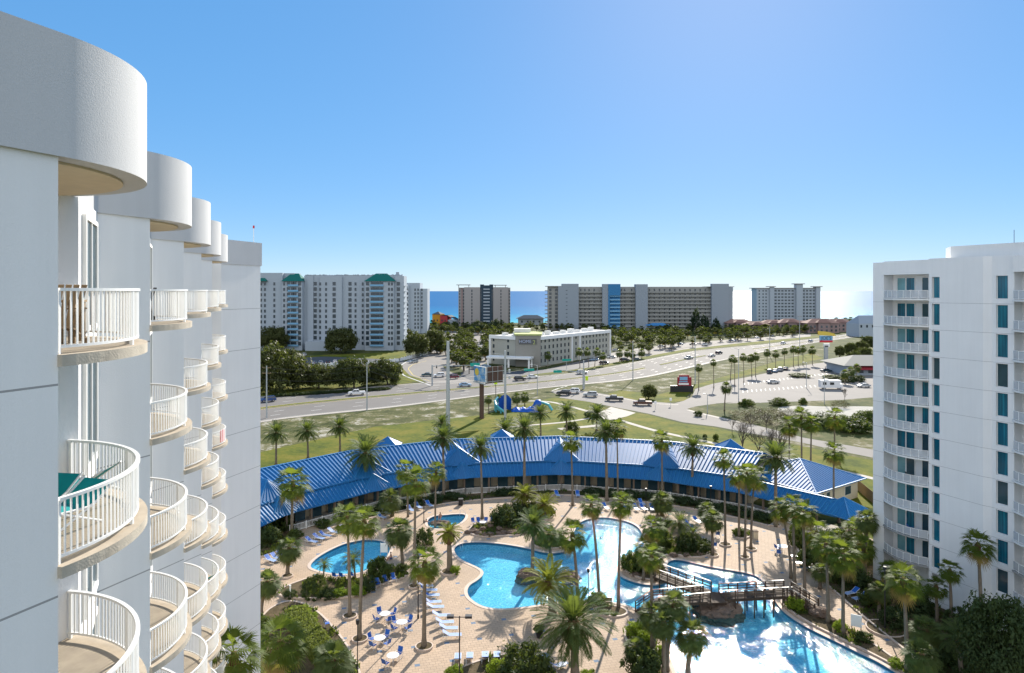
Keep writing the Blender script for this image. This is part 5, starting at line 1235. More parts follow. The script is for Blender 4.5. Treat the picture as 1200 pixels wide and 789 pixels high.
# ------------------------------------------------------------------ footbridge
M['bridgewood'] = simple('dark_bridge_timber', (.085,.055,.035), .8, .3, var=.4, nscale=4); M['handrail'] = simple('pale_handrail_timber', (.30,.25,.20), .5, .5, var=.3)
br = thing('footbridge', 'dark timber footbridge with three arms crossing the lagoon over the rocks', 'bridge', (22.2,75.2,0))
def span(p0, p1, w, n, skip=()):
    ox, oy = 22.2, 75.2; p0 = Vector((p0[0]-ox,p0[1]-oy,p0[2])); p1 = Vector((p1[0]-ox,p1[1]-oy,p1[2])); d = (p1-p0); hd = Vector((d.x,d.y,0)).normalized(); sd_ = Vector((-hd.y,hd.x,0))
    b = MB(); L = d.length; k = int(L/.16)
    for i in range(k): q = p0+d*((i+.5)/k); b.bar(q-sd_*w/2, q+sd_*w/2, .14, .05)
    for s_ in (-1,1): b.bar(p0+sd_*s_*(w/2-.1)-Vector((0,0,.15)), p1+sd_*s_*(w/2-.1)-Vector((0,0,.15)), .1, .24)
    b.build('deck_boards', M['bridgewood'], br)
    for s_ in (-1,1):
        o_ = sd_*s_*w/2; b = MB()
        b.bar(p0+o_+Vector((0,0,.72)), p1+o_+Vector((0,0,.72)), .05, .09); b.bar(p0+o_+Vector((0,0,.42)), p1+o_+Vector((0,0,.42)), .05, .09)
        for i in range(n+1): q = p0+d*(i/n)+o_; b.bar((q.x,q.y,-.9-0*q.z), (q.x,q.y,q.z+1.0), .12, .12)
        rl = b.build('railing', M['bridgewood'], br)
        b = MB(); b.bar(p0+o_+Vector((0,0,1.03)), p1+o_+Vector((0,0,1.03)), .17, .05); b.build('handrail', M['handrail'], rl)
span((13.7,73.6,.15),(15.6,74.1,1.15),1.8,2); span((15.6,74.1,1.15),(21.4,75.0,1.25),1.8,5)
span((17.6,82.6,.7),(21.7,76.4,1.25),1.8,6); span((23.2,75.3,1.3),(30.8,76.2,1.3),1.8,7); span((30.9,76.1,1.3),(33.2,74.4,.2),1.7,3)
b = MB(); b.prism(ccw([(-1.0,-1.4),(1.2,-1.2),(1.2,1.2),(-.6,1.6)]), 1.16, 1.24); b.build('landing', M['bridgewood'], br)
# ------------------------------------------------------------------ rocks
def rockmesh(seed, r=1, flat=.6):
    import bmesh
    bm = bmesh.new(); bmesh.ops.create_icosphere(bm, subdivisions=4, radius=r)
    for v in bm.verts:
        d = v.co.normalized(); n1 = noise.noise(d*1.6+Vector((seed*7,0,0))); n2 = noise.noise(d*5+Vector((0,seed*5,0))); n3 = noise.noise(d*12+Vector((0,0,seed)))
        v.co *= 1+.38*n1+.18*n2+.07*n3; v.co.z *= flat
    me = bpy.data.meshes.new('rock'); bm.to_mesh(me); bm.free(); me.materials.append(M['rock']); return me
RK = [rockmesh(i) for i in range(4)]
def rocks(label, group, pts, name='boulder'):
    for i, (px, py, r, z) in enumerate(pts):
        x, y = G(px, py); o = obj(name, RK[i % 4], None, (x,y,z), i*1.3, (r*1.1,r*.9,r)); tag(o, label, 'rock', group)
rocks('brown boulder in the low rockery beside the spa','rockery by the spa',[(549,625,.5,.15),(555,624,.6,.15),(561,627,.55,.15),(568,628,.5,.15),(575,628,.6,.15),(583,627,.5,.15),(590,626,.55,.15),(598,626,.5,.15),(606,626,.55,.15),(613,625,.5,.15),(566,622,.45,.3),(585,622,.5,.3),(574,619,.45,.3)])
rocks('brown boulder edging the peninsula bed','rocks on the peninsula',[(742,656,.5,.15),(733,663,.45,.15),(745,675,.45,.15),(775,671,.5,.15),(790,652,.5,.15),(805,652,.45,.15),(820,650,.5,.15)])
rocks('dark boulder at the foot of the bridge stairs','rocks at the bridge stairs',[(962,722,1.0,.35),(950,716,.6,.2),(975,730,.5,.2)])
for (px, py, rx, ry, rz_, lb) in ((843,717,2.6,1.7,2.3,'large dark rock mound in the lagoon under the footbridge'),(619,675,1.5,1.0,1.6,'brown rock stack in the lagoon, nearer the sunny lobe'),(668,676,1.2,.9,1.3,'brown rock stack in the lagoon, behind the golden palm'),(826,703,1.6,1.0,1.3,'dark rock under the bridge junction')):
    x, y = G(px, py); o = obj('rock_mound', rockmesh(px*.37), None, (x,y+.4,-.35), 0, (rx,ry,rz_)); tag(o, lb, 'rock')
x, y = G(516,611.5); o = obj('rock_island', rockmesh(9.1), None, (x,y,-.25), 0, (1.5,.8,.6)); tag(o, 'low flat rock island in the middle of the spa', 'rock')
# ------------------------------------------------------------------ people
M['skin'] = simple('skin', (.42,.22,.14), .6, .3, var=.05); M['hair'] = simple('dark_hair', (.03,.02,.015), .7, .2); M['swim'] = simple('swim_shorts', (.05,.08,.2), .7, .2)
def person(px, py, z, deg, label, pose):
    x, y = G(px, py, z); t = thing('person', label, 'person', (x,y,z), R(deg))
    if pose == 'sit': # seated on the origin, legs forward (+X), hands on the knees
        J = {'pel':(0,0,.12,.15),'wst':(-.03,0,.30,.13),'chs':(-.02,0,.50,.15),'nek':(0,0,.66,.055),'hed':(.02,0,.80,.095),'top':(.02,0,.88,.07)}
        E = [('pel','wst'),('wst','chs'),('chs','nek'),('nek','hed'),('hed','top')]
        for s_, k in ((-1,'r'),(1,'l')):
            J.update({'hip'+k:(.02,s_*.10,.10,.10),'kne'+k:(.42,s_*.14,.16,.065),'ank'+k:(.52,s_*.14,-.22,.04),'toe'+k:(.68,s_*.15,-.27,.035),'sho'+k:(-.02,s_*.19,.58,.06),'elb'+k:(.06,s_*.26,.32,.043),'wri'+k:(.28,s_*.20,.22,.03),'han'+k:(.38,s_*.17,.22,.034)})
            E += [('pel','hip'+k),('hip'+k,'kne'+k),('kne'+k,'ank'+k),('ank'+k,'toe'+k),('chs','sho'+k),('sho'+k,'elb'+k),('elb'+k,'wri'+k),('wri'+k,'han'+k)]
    else:
        J = {'pel':(0,0,-.35,.15),'wst':(0,0,-.12,.13),'chs':(0,0,.08,.16),'nek':(.01,0,.25,.055),'hed':(.02,0,.39,.095),'top':(.02,0,.48,.07)}
        E = [('pel','wst'),('wst','chs'),('chs','nek'),('nek','hed'),('hed','top')]
        for s_, k in ((-1,'r'),(1,'l')):
            J.update({'hip'+k:(0,s_*.1,-.4,.1),'kne'+k:(.12,s_*.12,-.7,.07),'sho'+k:(0,s_*.19,.17,.06),'elb'+k:(.12,s_*.34,.02,.043),'wri'+k:(.34,s_*.36,.0,.03),'han'+k:(.44,s_*.34,.0,.034)})
            E += [('pel','hip'+k),('hip'+k,'kne'+k),('chs','sho'+k),('sho'+k,'elb'+k),('elb'+k,'wri'+k),('wri'+k,'han'+k)]
    ks = list(J); me = bpy.data.meshes.new('body'); me.from_pydata([J[k][:3] for k in ks], [(ks.index(a), ks.index(c)) for a, c in E], []); me.materials.append(M['skin'])
    o = obj('body', me, t); sk_ = o.modifiers.new('skin', 'SKIN'); ss = o.modifiers.new('sub', 'SUBSURF'); ss.levels = ss.render_levels = 2
    for i, k in enumerate(ks): me.skin_vertices[0].data[i].radius = (J[k][3], J[k][3]) if k not in ('wst','chs','pel') else (J[k][3]*.75, J[k][3]*1.1)
    me.skin_vertices[0].data[0].use_root = True
    hd = J['hed']; b = MB()
    for i in range(5): b.tube([(hd[0]-.025,0,hd[2]+.0+i*.022),(hd[0]-.025,0,hd[2]+.03+i*.022)], [.108-.006*i*i*.6,.106-.008*i*i*.6], 12)
    b.build('hair', M['hair'], t)
    b = MB(); pv_ = J['pel']; b.tube([(pv_[0]-.0,0,pv_[2]-.12),(pv_[0],0,pv_[2]+.1)], [.17,.165], 12)
    for s_ in (-.1,.1): b.tube([(J['hipr'][0],s_,J['hipr'][2]),((J['hipr'][0]+J['kner'][0])/2,s_*1.2,(J['hipr'][2]+J['kner'][2])/2)], [.115,.095], 10)
    b.build('shorts', M['swim'], t)
for a in (('sit',516,607.5,.15,-100,'person in dark shorts sitting on the low rock island in the spa'),): person(a[1],a[2],a[3],a[4],a[5],a[0])
person(499.5,612,-.05,60,'person standing chest deep in the spa by its near edge','stand')
person(458,655,.12,200,'person sitting on the deck edge beside the oval pool','sit')
# ------------------------------------------------------------------ things on the balconies
def onbal(k, j, dx, dy): p = up(k, C0) + Vector((dx,dy)); return (p.x, p.y, FLOORS[j]+.168)
def adirondack(loc, rz, mat, label, name='balcony_chair'):
    t = thing(name, label, 'chair', loc, rz); b = MB()
    for k in range(5): b.box(-.28+k*.115,-.19+k*.115,-.27,.27,.36-.02*(4-k),.385-.02*(4-k))
    b.build('seat', M[mat], t); b = MB()
    for k in range(5): b.bar((-.26,-.22+k*.11,.32),(-.52,-.24+k*.12,1.0),.085,.02)
    b.build('backrest', M[mat], t); b = MB()
    for s_ in (-.3,.3): b.bar((.28,s_,0),(.28,s_,.58),.07,.04); b.bar((-.4,s_,0),(-.30,s_,.6),.07,.04); b.bar((.35,s_,.59),(-.38,s_,.61),.12,.025); b.bar((.28,s_,.35),(-.5,s_,.05),.03,.1)
    b.build('frame', M[mat], t)
adirondack(onbal(0,0,1.5,.55), R(150), 'wood', 'weathered wooden armchair on the nearest balcony beside a timber table'); adirondack(onbal(0,0,.4,-.2), R(60), 'wood', 'weathered wooden armchair on the nearest balcony against the wall')
t = thing('balcony_table', 'timber table on the nearest balcony behind the white bars', 'table', onbal(0,0,.9,1.2), R(20)); b = MB(); b.box(-.6,.6,-.4,.4,.70,.74); b.build('tabletop', M['wood'], t)
for x_ in (-.52,.52):
    for y_ in (-.33,.33): b = MB(); b.box(x_-.05,x_+.05,y_-.05,y_+.05,0,.70); b.build('leg', M['wood'], t)
def slingchair(loc, rz, label):
    t = thing('balcony_lounger', label, 'sun lounger', loc, rz); b = MB()
    b.add([(-.75,-.32,.62),(-.3,-.32,.30),(.5,-.32,.36),(.8,-.32,.26),(.8,.32,.26),(.5,.32,.36),(-.3,.32,.30),(-.75,.32,.62)], [(0,1,6,7),(1,2,5,6),(2,3,4,5)]); b.build('sling', M['teal'], t)
    b = MB()
    for s_ in (-.34,.34): b.tube([(-.77,s_,.64),(-.3,s_,.31),(.5,s_,.37),(.82,s_,.27)], .02, 6); b.tube([(-.5,s_,0),(.3,s_,.36)], .02, 6); b.tube([(.5,s_,0),(-.4,s_,.38)], .02, 6)
    b.build('frame', M['alu'], t)
slingchair(onbal(0,1,1.7,.45), R(254), 'teal folding lounger on the second balcony down, closest to the rail'); slingchair(onbal(0,1,.95,.8), R(262), 'teal folding lounger on the second balcony down, against the wall'); slingchair(onbal(0,1,.9,1.9), R(185), 'teal folding lounger laid across the second balcony down')
adirondack(onbal(1,0,1.4,.3), R(120), 'dark', 'black metal armchair on the top balcony of the second bay'); adirondack(onbal(1,0,.9,1.5), R(200), 'dark', 'black metal chair facing it on the top balcony of the second bay')
adirondack(onbal(1,1,1.0,.4), R(120), 'dark', 'black chair on the second balcony down of the second bay'); adirondack(onbal(1,2,.8,.8), R(120), 'dark', 'black chair low on the third balcony down of the second bay')
adirondack(onbal(2,0,1.2,.6), R(120), 'dark', 'dark chair on the top balcony of the third bay'); adirondack(onbal(2,1,1.2,.6), R(100), 'shade', 'brown chair on the second balcony down of the third bay')
slingchair(onbal(3,5,1.6,1.2), R(150), 'teal lounger on a low balcony of the fourth bay')
def towel(k, j, a0, a1, mat, label):
    b = MB()
    for i in range(6):
        p, q_ = rp(a0+(a1-a0)*i/6, 1.13, 2.865), rp(a0+(a1-a0)*(i+1)/6, 1.13, 2.865); b.add([(p[0],p[1],.35),(q_[0],q_[1],.35),(q_[0],q_[1],1.13),(p[0],p[1],1.13)], [(0,1,2,3)], i % 2)
    c = up(k, C0); o = b.build('beach_towel', [M[mat], M['white']], None, False, (c.x, c.y, FLOORS[j])); tag(o, label, 'towel')
towel(4, 3, -5, 10, 'red', 'red and white beach towel hanging over a far balcony rail')
# chairs on the right tower balconies
def rbl(x, y, z): c_, s_ = RBD.x, RBD.y; return (RBA.x+x*c_-y*s_, RBA.y+x*s_+y*c_, z)
ar = math.atan2(RBD.y, RBD.x)
for j, x_, mt, lb in ((8,5.6,'alu','white balcony chair third floor up on the white tower'),(8,6.3,'alu','second white balcony chair third floor up on the white tower'),(9,4.8,'sling','blue balcony chair two floors above the tower base'),(9,6.2,'alu','white balcony chair two floors above the tower base'),(7,4.6,'dark','dark balcony chair above the white ones'),(0,5.2,'alu','pale balcony chair on the top floor of the white tower'),(1,3.0,'alu','pale balcony chair one floor below the top of the white tower'),(2,5.0,'alu','pale balcony chair two floors below the top of the white tower')):
    adirondack(rbl(x_, .35, RFL[j]+.172), ar+R(60), mt, lb)
# ------------------------------------------------------------------ palms
def leaf_blade(mb, base, d, nrm, L, w, droop, mi, seg=2):
    """one narrow folded leaflet"""
    s_ = d.cross(nrm).normalized(); p = base; pv_ = None
    for i in range(seg):
        t0 = i/seg; t1 = (i+1)/seg; q0 = base + d*(L*t0) + Vector((0,0,-droop*L*t0*t0)); q1 = base + d*(L*t1) + Vector((0,0,-droop*L*t1*t1))
        w0 = w*(.45+.55*math.sin(math.pi*min(1,t0+.25))); w1 = w*(.45+.55*math.sin(math.pi*min(1,t1+.25))) if i < seg-1 else .004
        mb.add([q0-s_*w0/2, q0+s_*w0/2, q1+s_*w1/2, q1-s_*w1/2], [(0,1,2,3)], mi)
def fancrown(seed, n=34, pet=.98, fan=1.15, segs=17, up_=80, dn=-55, dead=5, spread=78):
    r = random.Random(seed); mb = MB()
    for i in range(n):
        t = (i+.5)/n; el = R(up_+(dn-up_)*t**.85 + r.uniform(-7,7)); az = i*2.39996+r.uniform(-.2,.2); mi = 1 if i >= n-dead else 0
        d = Vector((math.cos(az)*math.cos(el), math.sin(az)*math.cos(el), math.sin(el))); side = Vector((-math.sin(az), math.cos(az), 0)); nr = side.cross(d)
        if nr.z < 0: nr = -nr
        P = pet*r.uniform(.8,1.15); sag = .18+.1*t; hub = d*P + Vector((0,0,-sag*P)); o0 = d*.12
        s_ = side*.025; mb.add([o0-s_, o0+s_, hub+s_*.7, hub-s_*.7], [(0,1,2,3)], mi)
        fl = fan*r.uniform(.8,1.1); d2 = (d+Vector((0,0,-.35-.3*t))).normalized(); nr2 = side.cross(d2).normalized()
        if nr2.z < 0: nr2 = -nr2
        for k in range(segs):
            a = R(-spread+2*spread*k/(segs-1)); dd = (d2*math.cos(a)+side*math.sin(a)+nr2*(.16*abs(math.sin(a)))).normalized(); ll = fl*(1-.22*abs(a)/R(spread))*r.uniform(.9,1.05)
            ww = fl*math.sin(R(spread/segs))*(1.05 if segs > 8 else 1.6)
            sd2 = dd.cross(nr2).normalized(); m1 = hub+dd*ll*.55; tp_ = hub+dd*ll+Vector((0,0,-.30*ll*r.uniform(.5,1.3)))
            mb.add([hub, m1-sd2*ww*.5, tp_, m1+sd2*ww*.5], [(0,1,2,3)], mi)
    return mb
def datecrown(seed, n=52, L=3.0, up_=82, dn=-40, pairs=22, llen=.50, lw=.055, grav=.55, dead=0):
    r = random.Random(seed); mb = MB()
    for i in range(n):
        t = (i+.5)/n; el = R(up_+(dn-up_)*t + r.uniform(-5,5)); az = i*2.39996+r.uniform(-.15,.15); Lf = L*r.uniform(.85,1.08)*(.85+.15*math.sin(math.pi*t)); mi = 1 if i >= n-dead else 0
        side = Vector((-math.sin(az), math.cos(az), 0)); h = Vector((math.cos(az), math.sin(az), 0)); S_ = 9; pts = [Vector((0,0,0))+h*.12]; e = el
        for k in range(S_): e2 = e; pts.append(pts[-1]+(h*math.cos(e2)+Vector((0,0,math.sin(e2))))*(Lf/S_)); e = max(R(-85), e - R(grav*100/S_)*(.5+k/S_))
        for k in range(S_):
            w0 = .035*(1-k/S_)+.008; mb.add([pts[k]-side*w0, pts[k]+side*w0, pts[k+1]+side*w0*.8, pts[k+1]-side*w0*.8], [(0,1,2,3)], mi)
        for j in range(pairs):
            u = .14+.86*(j+.5)/pairs; f_ = u*S_; k = min(S_-1,int(f_)); p = pts[k].lerp(pts[k+1], f_-k); tg = (pts[k+1]-pts[k]).normalized(); nr = side.cross(tg).normalized()
            if nr.z < 0 and e > -1: nr = -nr
            ll = llen*(math.sin(math.pi*(u*.86+.10))**.6)*r.uniform(.85,1.1)
            for s_ in (-1,1):
                d = (side*s_*.80+tg*.55+nr*.22).normalized(); tp_ = p+d*ll+Vector((0,0,-.15*ll)); md = p+d*ll*.5; q = tg*lw*.5
                mb.add([p-q*.6, md-q, tp_, md+q], [(0,1,2,3)], mi)
    return mb
CR = {}
CR['fan'] = [fancrown(s_).mesh('crown', [M['fan'], M['dead']]) for s_ in (1,2,3)]
CR['sabal'] = [fancrown(s_+10, n=46, pet=.72, fan=1.05, segs=17, up_=85, dn=-62, dead=4).mesh('crown', [M['sabal'], M['dead']]) for s_ in (1,2)]
CR['date'] = [datecrown(s_+20, n=64, pairs=26, lw=.085, llen=.55).mesh('crown', [M['date'], M['dead']]) for s_ in (1,2)]
CR['gold'] = [datecrown(s_+30, n=40, L=2.6, up_=80, dn=-25, grav=.75, pairs=30, llen=.50, lw=.085).mesh('crown', [M['gold'], M['dead']]) for s_ in (1,)]
CR['grey'] = [datecrown(s_+40, n=38, L=2.0, up_=80, dn=-30, grav=.8, pairs=20, llen=.40, lw=.06).mesh('crown', [M['sabal'], M['dead']]) for s_ in (1,)]
RAD = {'fan':1.74,'sabal':1.42,'date':2.45,'gold':2.15,'grey':1.6}
ALLP = []
def trunkmesh(kind, h, r0, r1, lean, seed):
    r = random.Random(seed); mb = MB(); n = max(6, int(h/.45)); pts = []; rad = []
    for i in range(n+1):
        t = i/n; pts.append((lean[0]*t*t*(1.6-.6*t), lean[1]*t*t*(1.6-.6*t), h*t)); rr = r0+(r1-r0)*min(1,t*1.1); rr += .05*r0*r.uniform(-1,1)
        if t < .06: rr *= 1.3
        if t > .93: rr *= 1.2
        rad.append(rr)
    mb.tube(pts, rad, 10); return mb.mesh('trunk', M['bark'], True)
def palm(kind, base, crown, Rpx, label, group=None, tr=.17, boots=False, name=None):
    """base and crown centre: surveyed photo points; the ground point fixes the distance"""
    bx, by = G(*base); cx = (crown[0]-600)/F*by; hz = CAMH-(crown[1]-341)*by/F; s_ = Rpx/F*by/RAD[kind]
    ALLP.append((base, label))
    nm = {'fan':'fan_palm','sabal':'cabbage_palm','date':'date_palm','gold':'date_palm','grey':'feather_palm'}[kind]
    t = thing(nm, label, 'palm', (bx,by,.0), 0, group); hz -= {'fan':.1,'sabal':.15,'date':.0,'gold':.2,'grey':0}[kind]*s_; seed = int(base[0]*7+base[1])
    tk = obj('trunk', trunkmesh(kind, hz, tr*1.05, tr*.66, (cx-bx, 0), seed), t)
    cm = CR[kind][seed % len(CR[kind])]; c = obj('crown', cm, t, (cx-bx,0,hz+.0), seed*1.7, (s_,s_,s_*.96))
    b = MB()
    if boots or kind in ('date','gold'):
        hh_ = min(hz*.4, 1.6*s_ if kind == 'date' else 1.9*s_); b.tube([(0,0,-hh_),(0,0,-hh_*.7),(0,0,-hh_*.25),(0,0,.25*s_)], [tr*.9,tr*1.9,tr*2.1,tr*.9], 12)
        b.build('boots', M['boots'], tk, True, (cx-bx,0,hz))
    else:
        b.tube([(0,0,-.8*s_),(0,0,-.3*s_),(0,0,.1)], [tr*.9,tr*1.5,tr*.8], 10); b.build('boots', M['boots'], tk, True, (cx-bx,0,hz))
    return t
PG = 'palms of the pool garden'
for a in [
 ('fan',(342,627),(343,563),22,'tall fan palm against the striped roof beside the tower',.24),
 ('sabal',(337,674),(339,640),17,'round headed palm in a ring below the striped roof',.24),
 ('sabal',(306,720),(313,680),17,'round headed palm half behind the tower corner',.2),
 ('fan',(328,818),(328,748),33,'wide leafy fan palm in the bottom garden beside the clipped hedge',.26),
 ('fan',(273,952),(274,764),36,'bright fan palm rising between the balconies and end wall',.22),
 ('sabal',(391,826),(391,770),26,'low spiky palm at the bottom edge beside the thin pole',.22),
 ('fan',(410,723),(407,604),20,'slim tall fan palm, upper one of the pair by the oval pool',.19),
 ('fan',(421.7,750),(427,608),21,'slim tall fan palm, lower one of the pair by the oval pool',.19),
 ('date',(428,590),(428,531),23,'dark feather palm standing in front of the clubhouse roof near the tower',.26),
 ('sabal',(459.6,605),(457,583),15,'round headed palm before the walkway by two blue loungers',.26),
 ('sabal',(472,668),(467.5,619),19,'round headed palm between the oval pool and the spa',.24),
 ('fan',(485.6,688),(487,561),20,'very tall fan palm with yellow skirt left of the spa',.18),
 ('fan',(478,606),(476,549),16,'tall fan palm close to the roof behind the yellow skirted one',.16),
 ('fan',(510,618),(511,551),14,'thin tall fan palm standing at the edge of the spa',.15),
 ('date',(520,584),(519,513),18,'dark feather palm behind the spa against the roof ridge',.26),
 ('date',(565,609),(563,524),17,'tall feather palm on the sunny deck right of the spa',.20),
 ('fan',(497,759),(498,657),23,'fan palm in a stone ring beside the lounger row',.22),
 ('gold',(527,669),(526,623),15,'short golden palm with swollen trunk on the deck left of the lagoon',.36),
 ('gold',(613,599),(614.7,578),16,'golden palm behind the rockery, the upper one',.34),
 ('gold',(639,606),(638,590),17,'golden palm behind the rockery, the lower one',.34),
 ('date',(624,673),(625,615),21,'grey green feather palm in the small island bed of the lagoon',.24),
 ('sabal',(645,652),(643,625),14,'dark palm tucked behind the grey green feather palm',.22),
 ('fan',(677,709),(671,624),20,'fan palm leaning over the near edge of the lagoon',.20),
 ('fan',(702,710),(693,590),16,'slim curved palm, leaning one of the lagoon twins',.17),
 ('fan',(724.8,713),(728,588),17,'slim straight palm, upright one of the lagoon twins',.17),
 ('sabal',(775.6,604),(775.6,585),15,'round headed palm at the back end of the lagoon',.26),
 ('date',(614.5,585),(614.5,502),18,'dark feather palm in the middle before the blue roof',.26),
 ('fan',(671,593),(669,515),15,'very slim tall palm casting its shadow into the lagoon',.17),
 ('date',(711,587),(710,506),17,'dark feather palm before the blue roof right of centre',.26),
 ('fan',(724,586),(723,500),14,'tall fan palm just right of the dark feather palm',.16),
 ('fan',(776,586),(775.5,514),14,'fan palm in front of the white edged gable',.16),
 ('date',(811,585),(812,524),17,'dark feather palm before the roof right of the white edged gable',.25),
 ('date',(909,617),(909,536),23,'big dark feather palm where the long roof ends',.28),
 ('fan',(850,639),(848,536),14,'leftmost of the four tall palms beside the channel',.17),
 ('fan',(866,630),(866,556),15,'back palm of the four tall palms beside the channel',.17),
 ('fan',(873,654),(875,553),15,'front palm of the four tall palms beside the channel',.17),
 ('fan',(880,644),(884,558),17,'rightmost of the four tall palms beside the channel',.17),
 ('fan',(927,678),(916,594),15,'left palm of the leafy trio at the bridge end',.18),
 ('fan',(931,685),(929,590),16,'middle palm of the leafy trio at the bridge end',.18),
 ('fan',(943,701),(941,599),18,'right palm of the leafy trio at the bridge end',.19),
 ('sabal',(835,650),(834.6,606),15,'round headed palm ringed by stone near the channel',.20),
 ('sabal',(829,620),(828,596),12,'small palm behind the ringed round headed palm',.2),
 ('fan',(970.6,731),(968,636),20,'left palm of the bright pair over the lagoon bed',.19),
 ('fan',(988,743),(988,648),22,'right palm of the bright pair over the lagoon bed',.19),
 ('fan',(955,660),(957,622),18,'bushy palm at the back of the right bed',.2),
 ('fan',(1000,665),(1003,620),17,'leafy palm beside the pavilion roof',.2),
 ('sabal',(1014,678),(1016,607),15,'dark palm touching the corner of the white tower',.18),
 ('fan',(925,548),(925,497),13,'palm on the lawn, left of three in front of the side road',.18),
 ('fan',(939.5,553),(939,487),14,'palm on the lawn, middle of three in front of the side road',.18),
 ('fan',(950,557),(951,494),13,'palm on the lawn, right of three in front of the side road',.18),
 ('fan',(978,535),(978,487),15,'fan palm on the verge close to the white tower',.18),
 ('fan',(977,603),(977,528),15,'fan palm rising before the pool house roof',.18),
 ('fan',(1150.4,750),(1146,636),20,'dark tall palm standing against the white tower wall',.2),
 ('fan',(1115,737),(1113,667),15,'dark palm against the tower, right one of two',.18),
 ('fan',(1098,730),(1097,686),14,'dark palm against the tower, left one of two',.18),
 ('fan',(1063,788),(1059,677),23,'bright palm with yellow leaves where the walk curves out of view',.2),
 ('fan',(1041,705),(1042,667),14,'palm half behind the bright one with yellow leaves',.18),
 ('fan',(1010,688),(1012,640),16,'leafy palm on the slope between pavilion and dark pole',.18),
 ('sabal',(983,668),(984,628),15,'spreading palm behind the bright pair',.2),
 ('sabal',(1030,720),(1031,690),13,'low palm behind the round bed of the dark pole',.2),
 ('sabal',(961,690),(962,668),12,'short palm at the bend above the lower loungers',.2),
 ('sabal',(745,790),(744,757),15,'low palm in the lower bed under the palm cluster',.2),
 ('grey',(808,640),(812,624),12,'small feather palm at the end of the channel rockery',.16),
 ('sabal',(1085,778),(1085,735),20,'pale spiky palm in the shade below the tower',.24),
 ('sabal',(1080,820),(1080,765),22,'low spiky palm at the bottom of the shaded garden',.26),
 ('grey',(1126,800),(1124,748),24,'grey feather palm in the shade below the tower',.22),
 ('grey',(1150,800),(1150,752),22,'silvery feather palm beside the dark tree in the corner',.22),
 ('sabal',(766,768),(765,717),19,'left trunk of the palm cluster over the glittering water',.24),
 ('sabal',(781,786),(790,706),20,'tallest head of the palm cluster over the glittering water',.24),
 ('sabal',(806,796),(811,741),21,'separate round palm against the glittering water',.26),
 ('sabal',(778,800),(778,728),17,'low head of the palm cluster over the glittering water',.24),
 ('fan',(764,768),(763,650),18,'tall fan palm overlapping the footbridge arm',.18),
 ('fan',(768,680),(765,616),17,'fan palm on the peninsula, taller of the two',.18),
 ('fan',(754,680),(757,641),16,'fan palm on the peninsula, shorter of the two',.17),
 ('grey',(795,642),(797,612),17,'small grey feather palm on the rockery by the channel',.24),
 ('date',(674,806),(672,730),46,'large feathery date palm at the bottom of the deck',.42),
 ('gold',(647,721),(643.5,680),31,'golden green date palm with swollen trunk at the lagoon edge',.42),
 ('grey',(416,679),(414,656),13,'small feather palm beside the oval pool',.14),
 ('grey',(379,681),(380,662),9,'smallest feather palm left of the oval pool',.12)]:
    palm(a[0], a[1], a[2], a[3], a[4], PG, a[5])
LG = 'date palms on the lawn behind the clubhouse'
for a in [((323.5,545),(324,507),15,'date palm on the lawn, closest to the tower'),((361,537),(360,505),15,'date palm on the lawn, second from the tower'),((398.5,530),(398,500),14,'date palm on the lawn, third from the tower'),((518,520),(517.8,496),12,'date palm on the lawn beside the thick steel pole'),
 ((592,527),(592,504),16,'date palm on the lawn just behind the camera pole'),((633.6,512),(633,484),12,'date palm on the lawn in front of the deflated inflatable'),((664,508),(663.5,483),13,'date palm on the lawn beside the white slab'),((699,505),(699.6,485),14,'date palm on the lawn by the driveway'),((708,503),(708,497),8,'small date palm behind the driveway palm')]: palm('date', *a, LG, .24)
for a in [((572.7,485),(572.7,467),5.5,'small palm beside the billboard post'),((585,479),(585,466),6,'small palm behind the teal slide'),((606,478),(605,464.7),7,'left of two small palms behind the inflatable'),((615,476.5),(615,463.5),7,'right of two small palms behind the inflatable')]: palm('sabal', *a, 'small palms near the billboard', .16)
CG = 'palms along the car park edge'
for a in [((818.8,457.5),(819,429.6),5.5,'first car park palm beside the red sign'),((836.5,455),(836,424),4.5,'second car park palm, with a tiny head'),((856,446),(858,419),5,'third car park palm, slender and leaning'),((861,452.5),(861,421),4,'car park palm just behind the leaning one'),((871.7,448.5),(871,417.5),5,'car park palm left of the shaggy pair'),((881,441.5),(879.6,418.5),5.5,'shaggy car park palm, left of its pair'),((885.5,441.5),(885.6,416.5),5.5,'shaggy car park palm, right of its pair'),((899,430),(899,412),5,'car park palm behind the parked row, nearest end'),((909,431),(909,413.7),5,'car park palm behind the middle of the parked row'),((919,430),(919.5,410.6),4.5,'car park palm behind the far end of the parked row'),((929.7,430),(929.7,408),5,'first palm of the far car park cluster'),((935.5,429),(935,409.5),4.5,'second palm of the far car park cluster'),((941,428.5),(941,407.6),5,'third palm of the far car park cluster'),((952,428),(951.8,409),5.5,'last palm of the far car park cluster, below the pylon sign')]:
    palm('sabal', *a, CG, .15)
palm('sabal', (849,481.5),(851,452.5),7.5,'single round headed palm leaning on the kerb island',None,.2)
HG = 'palms in front of the hotel'
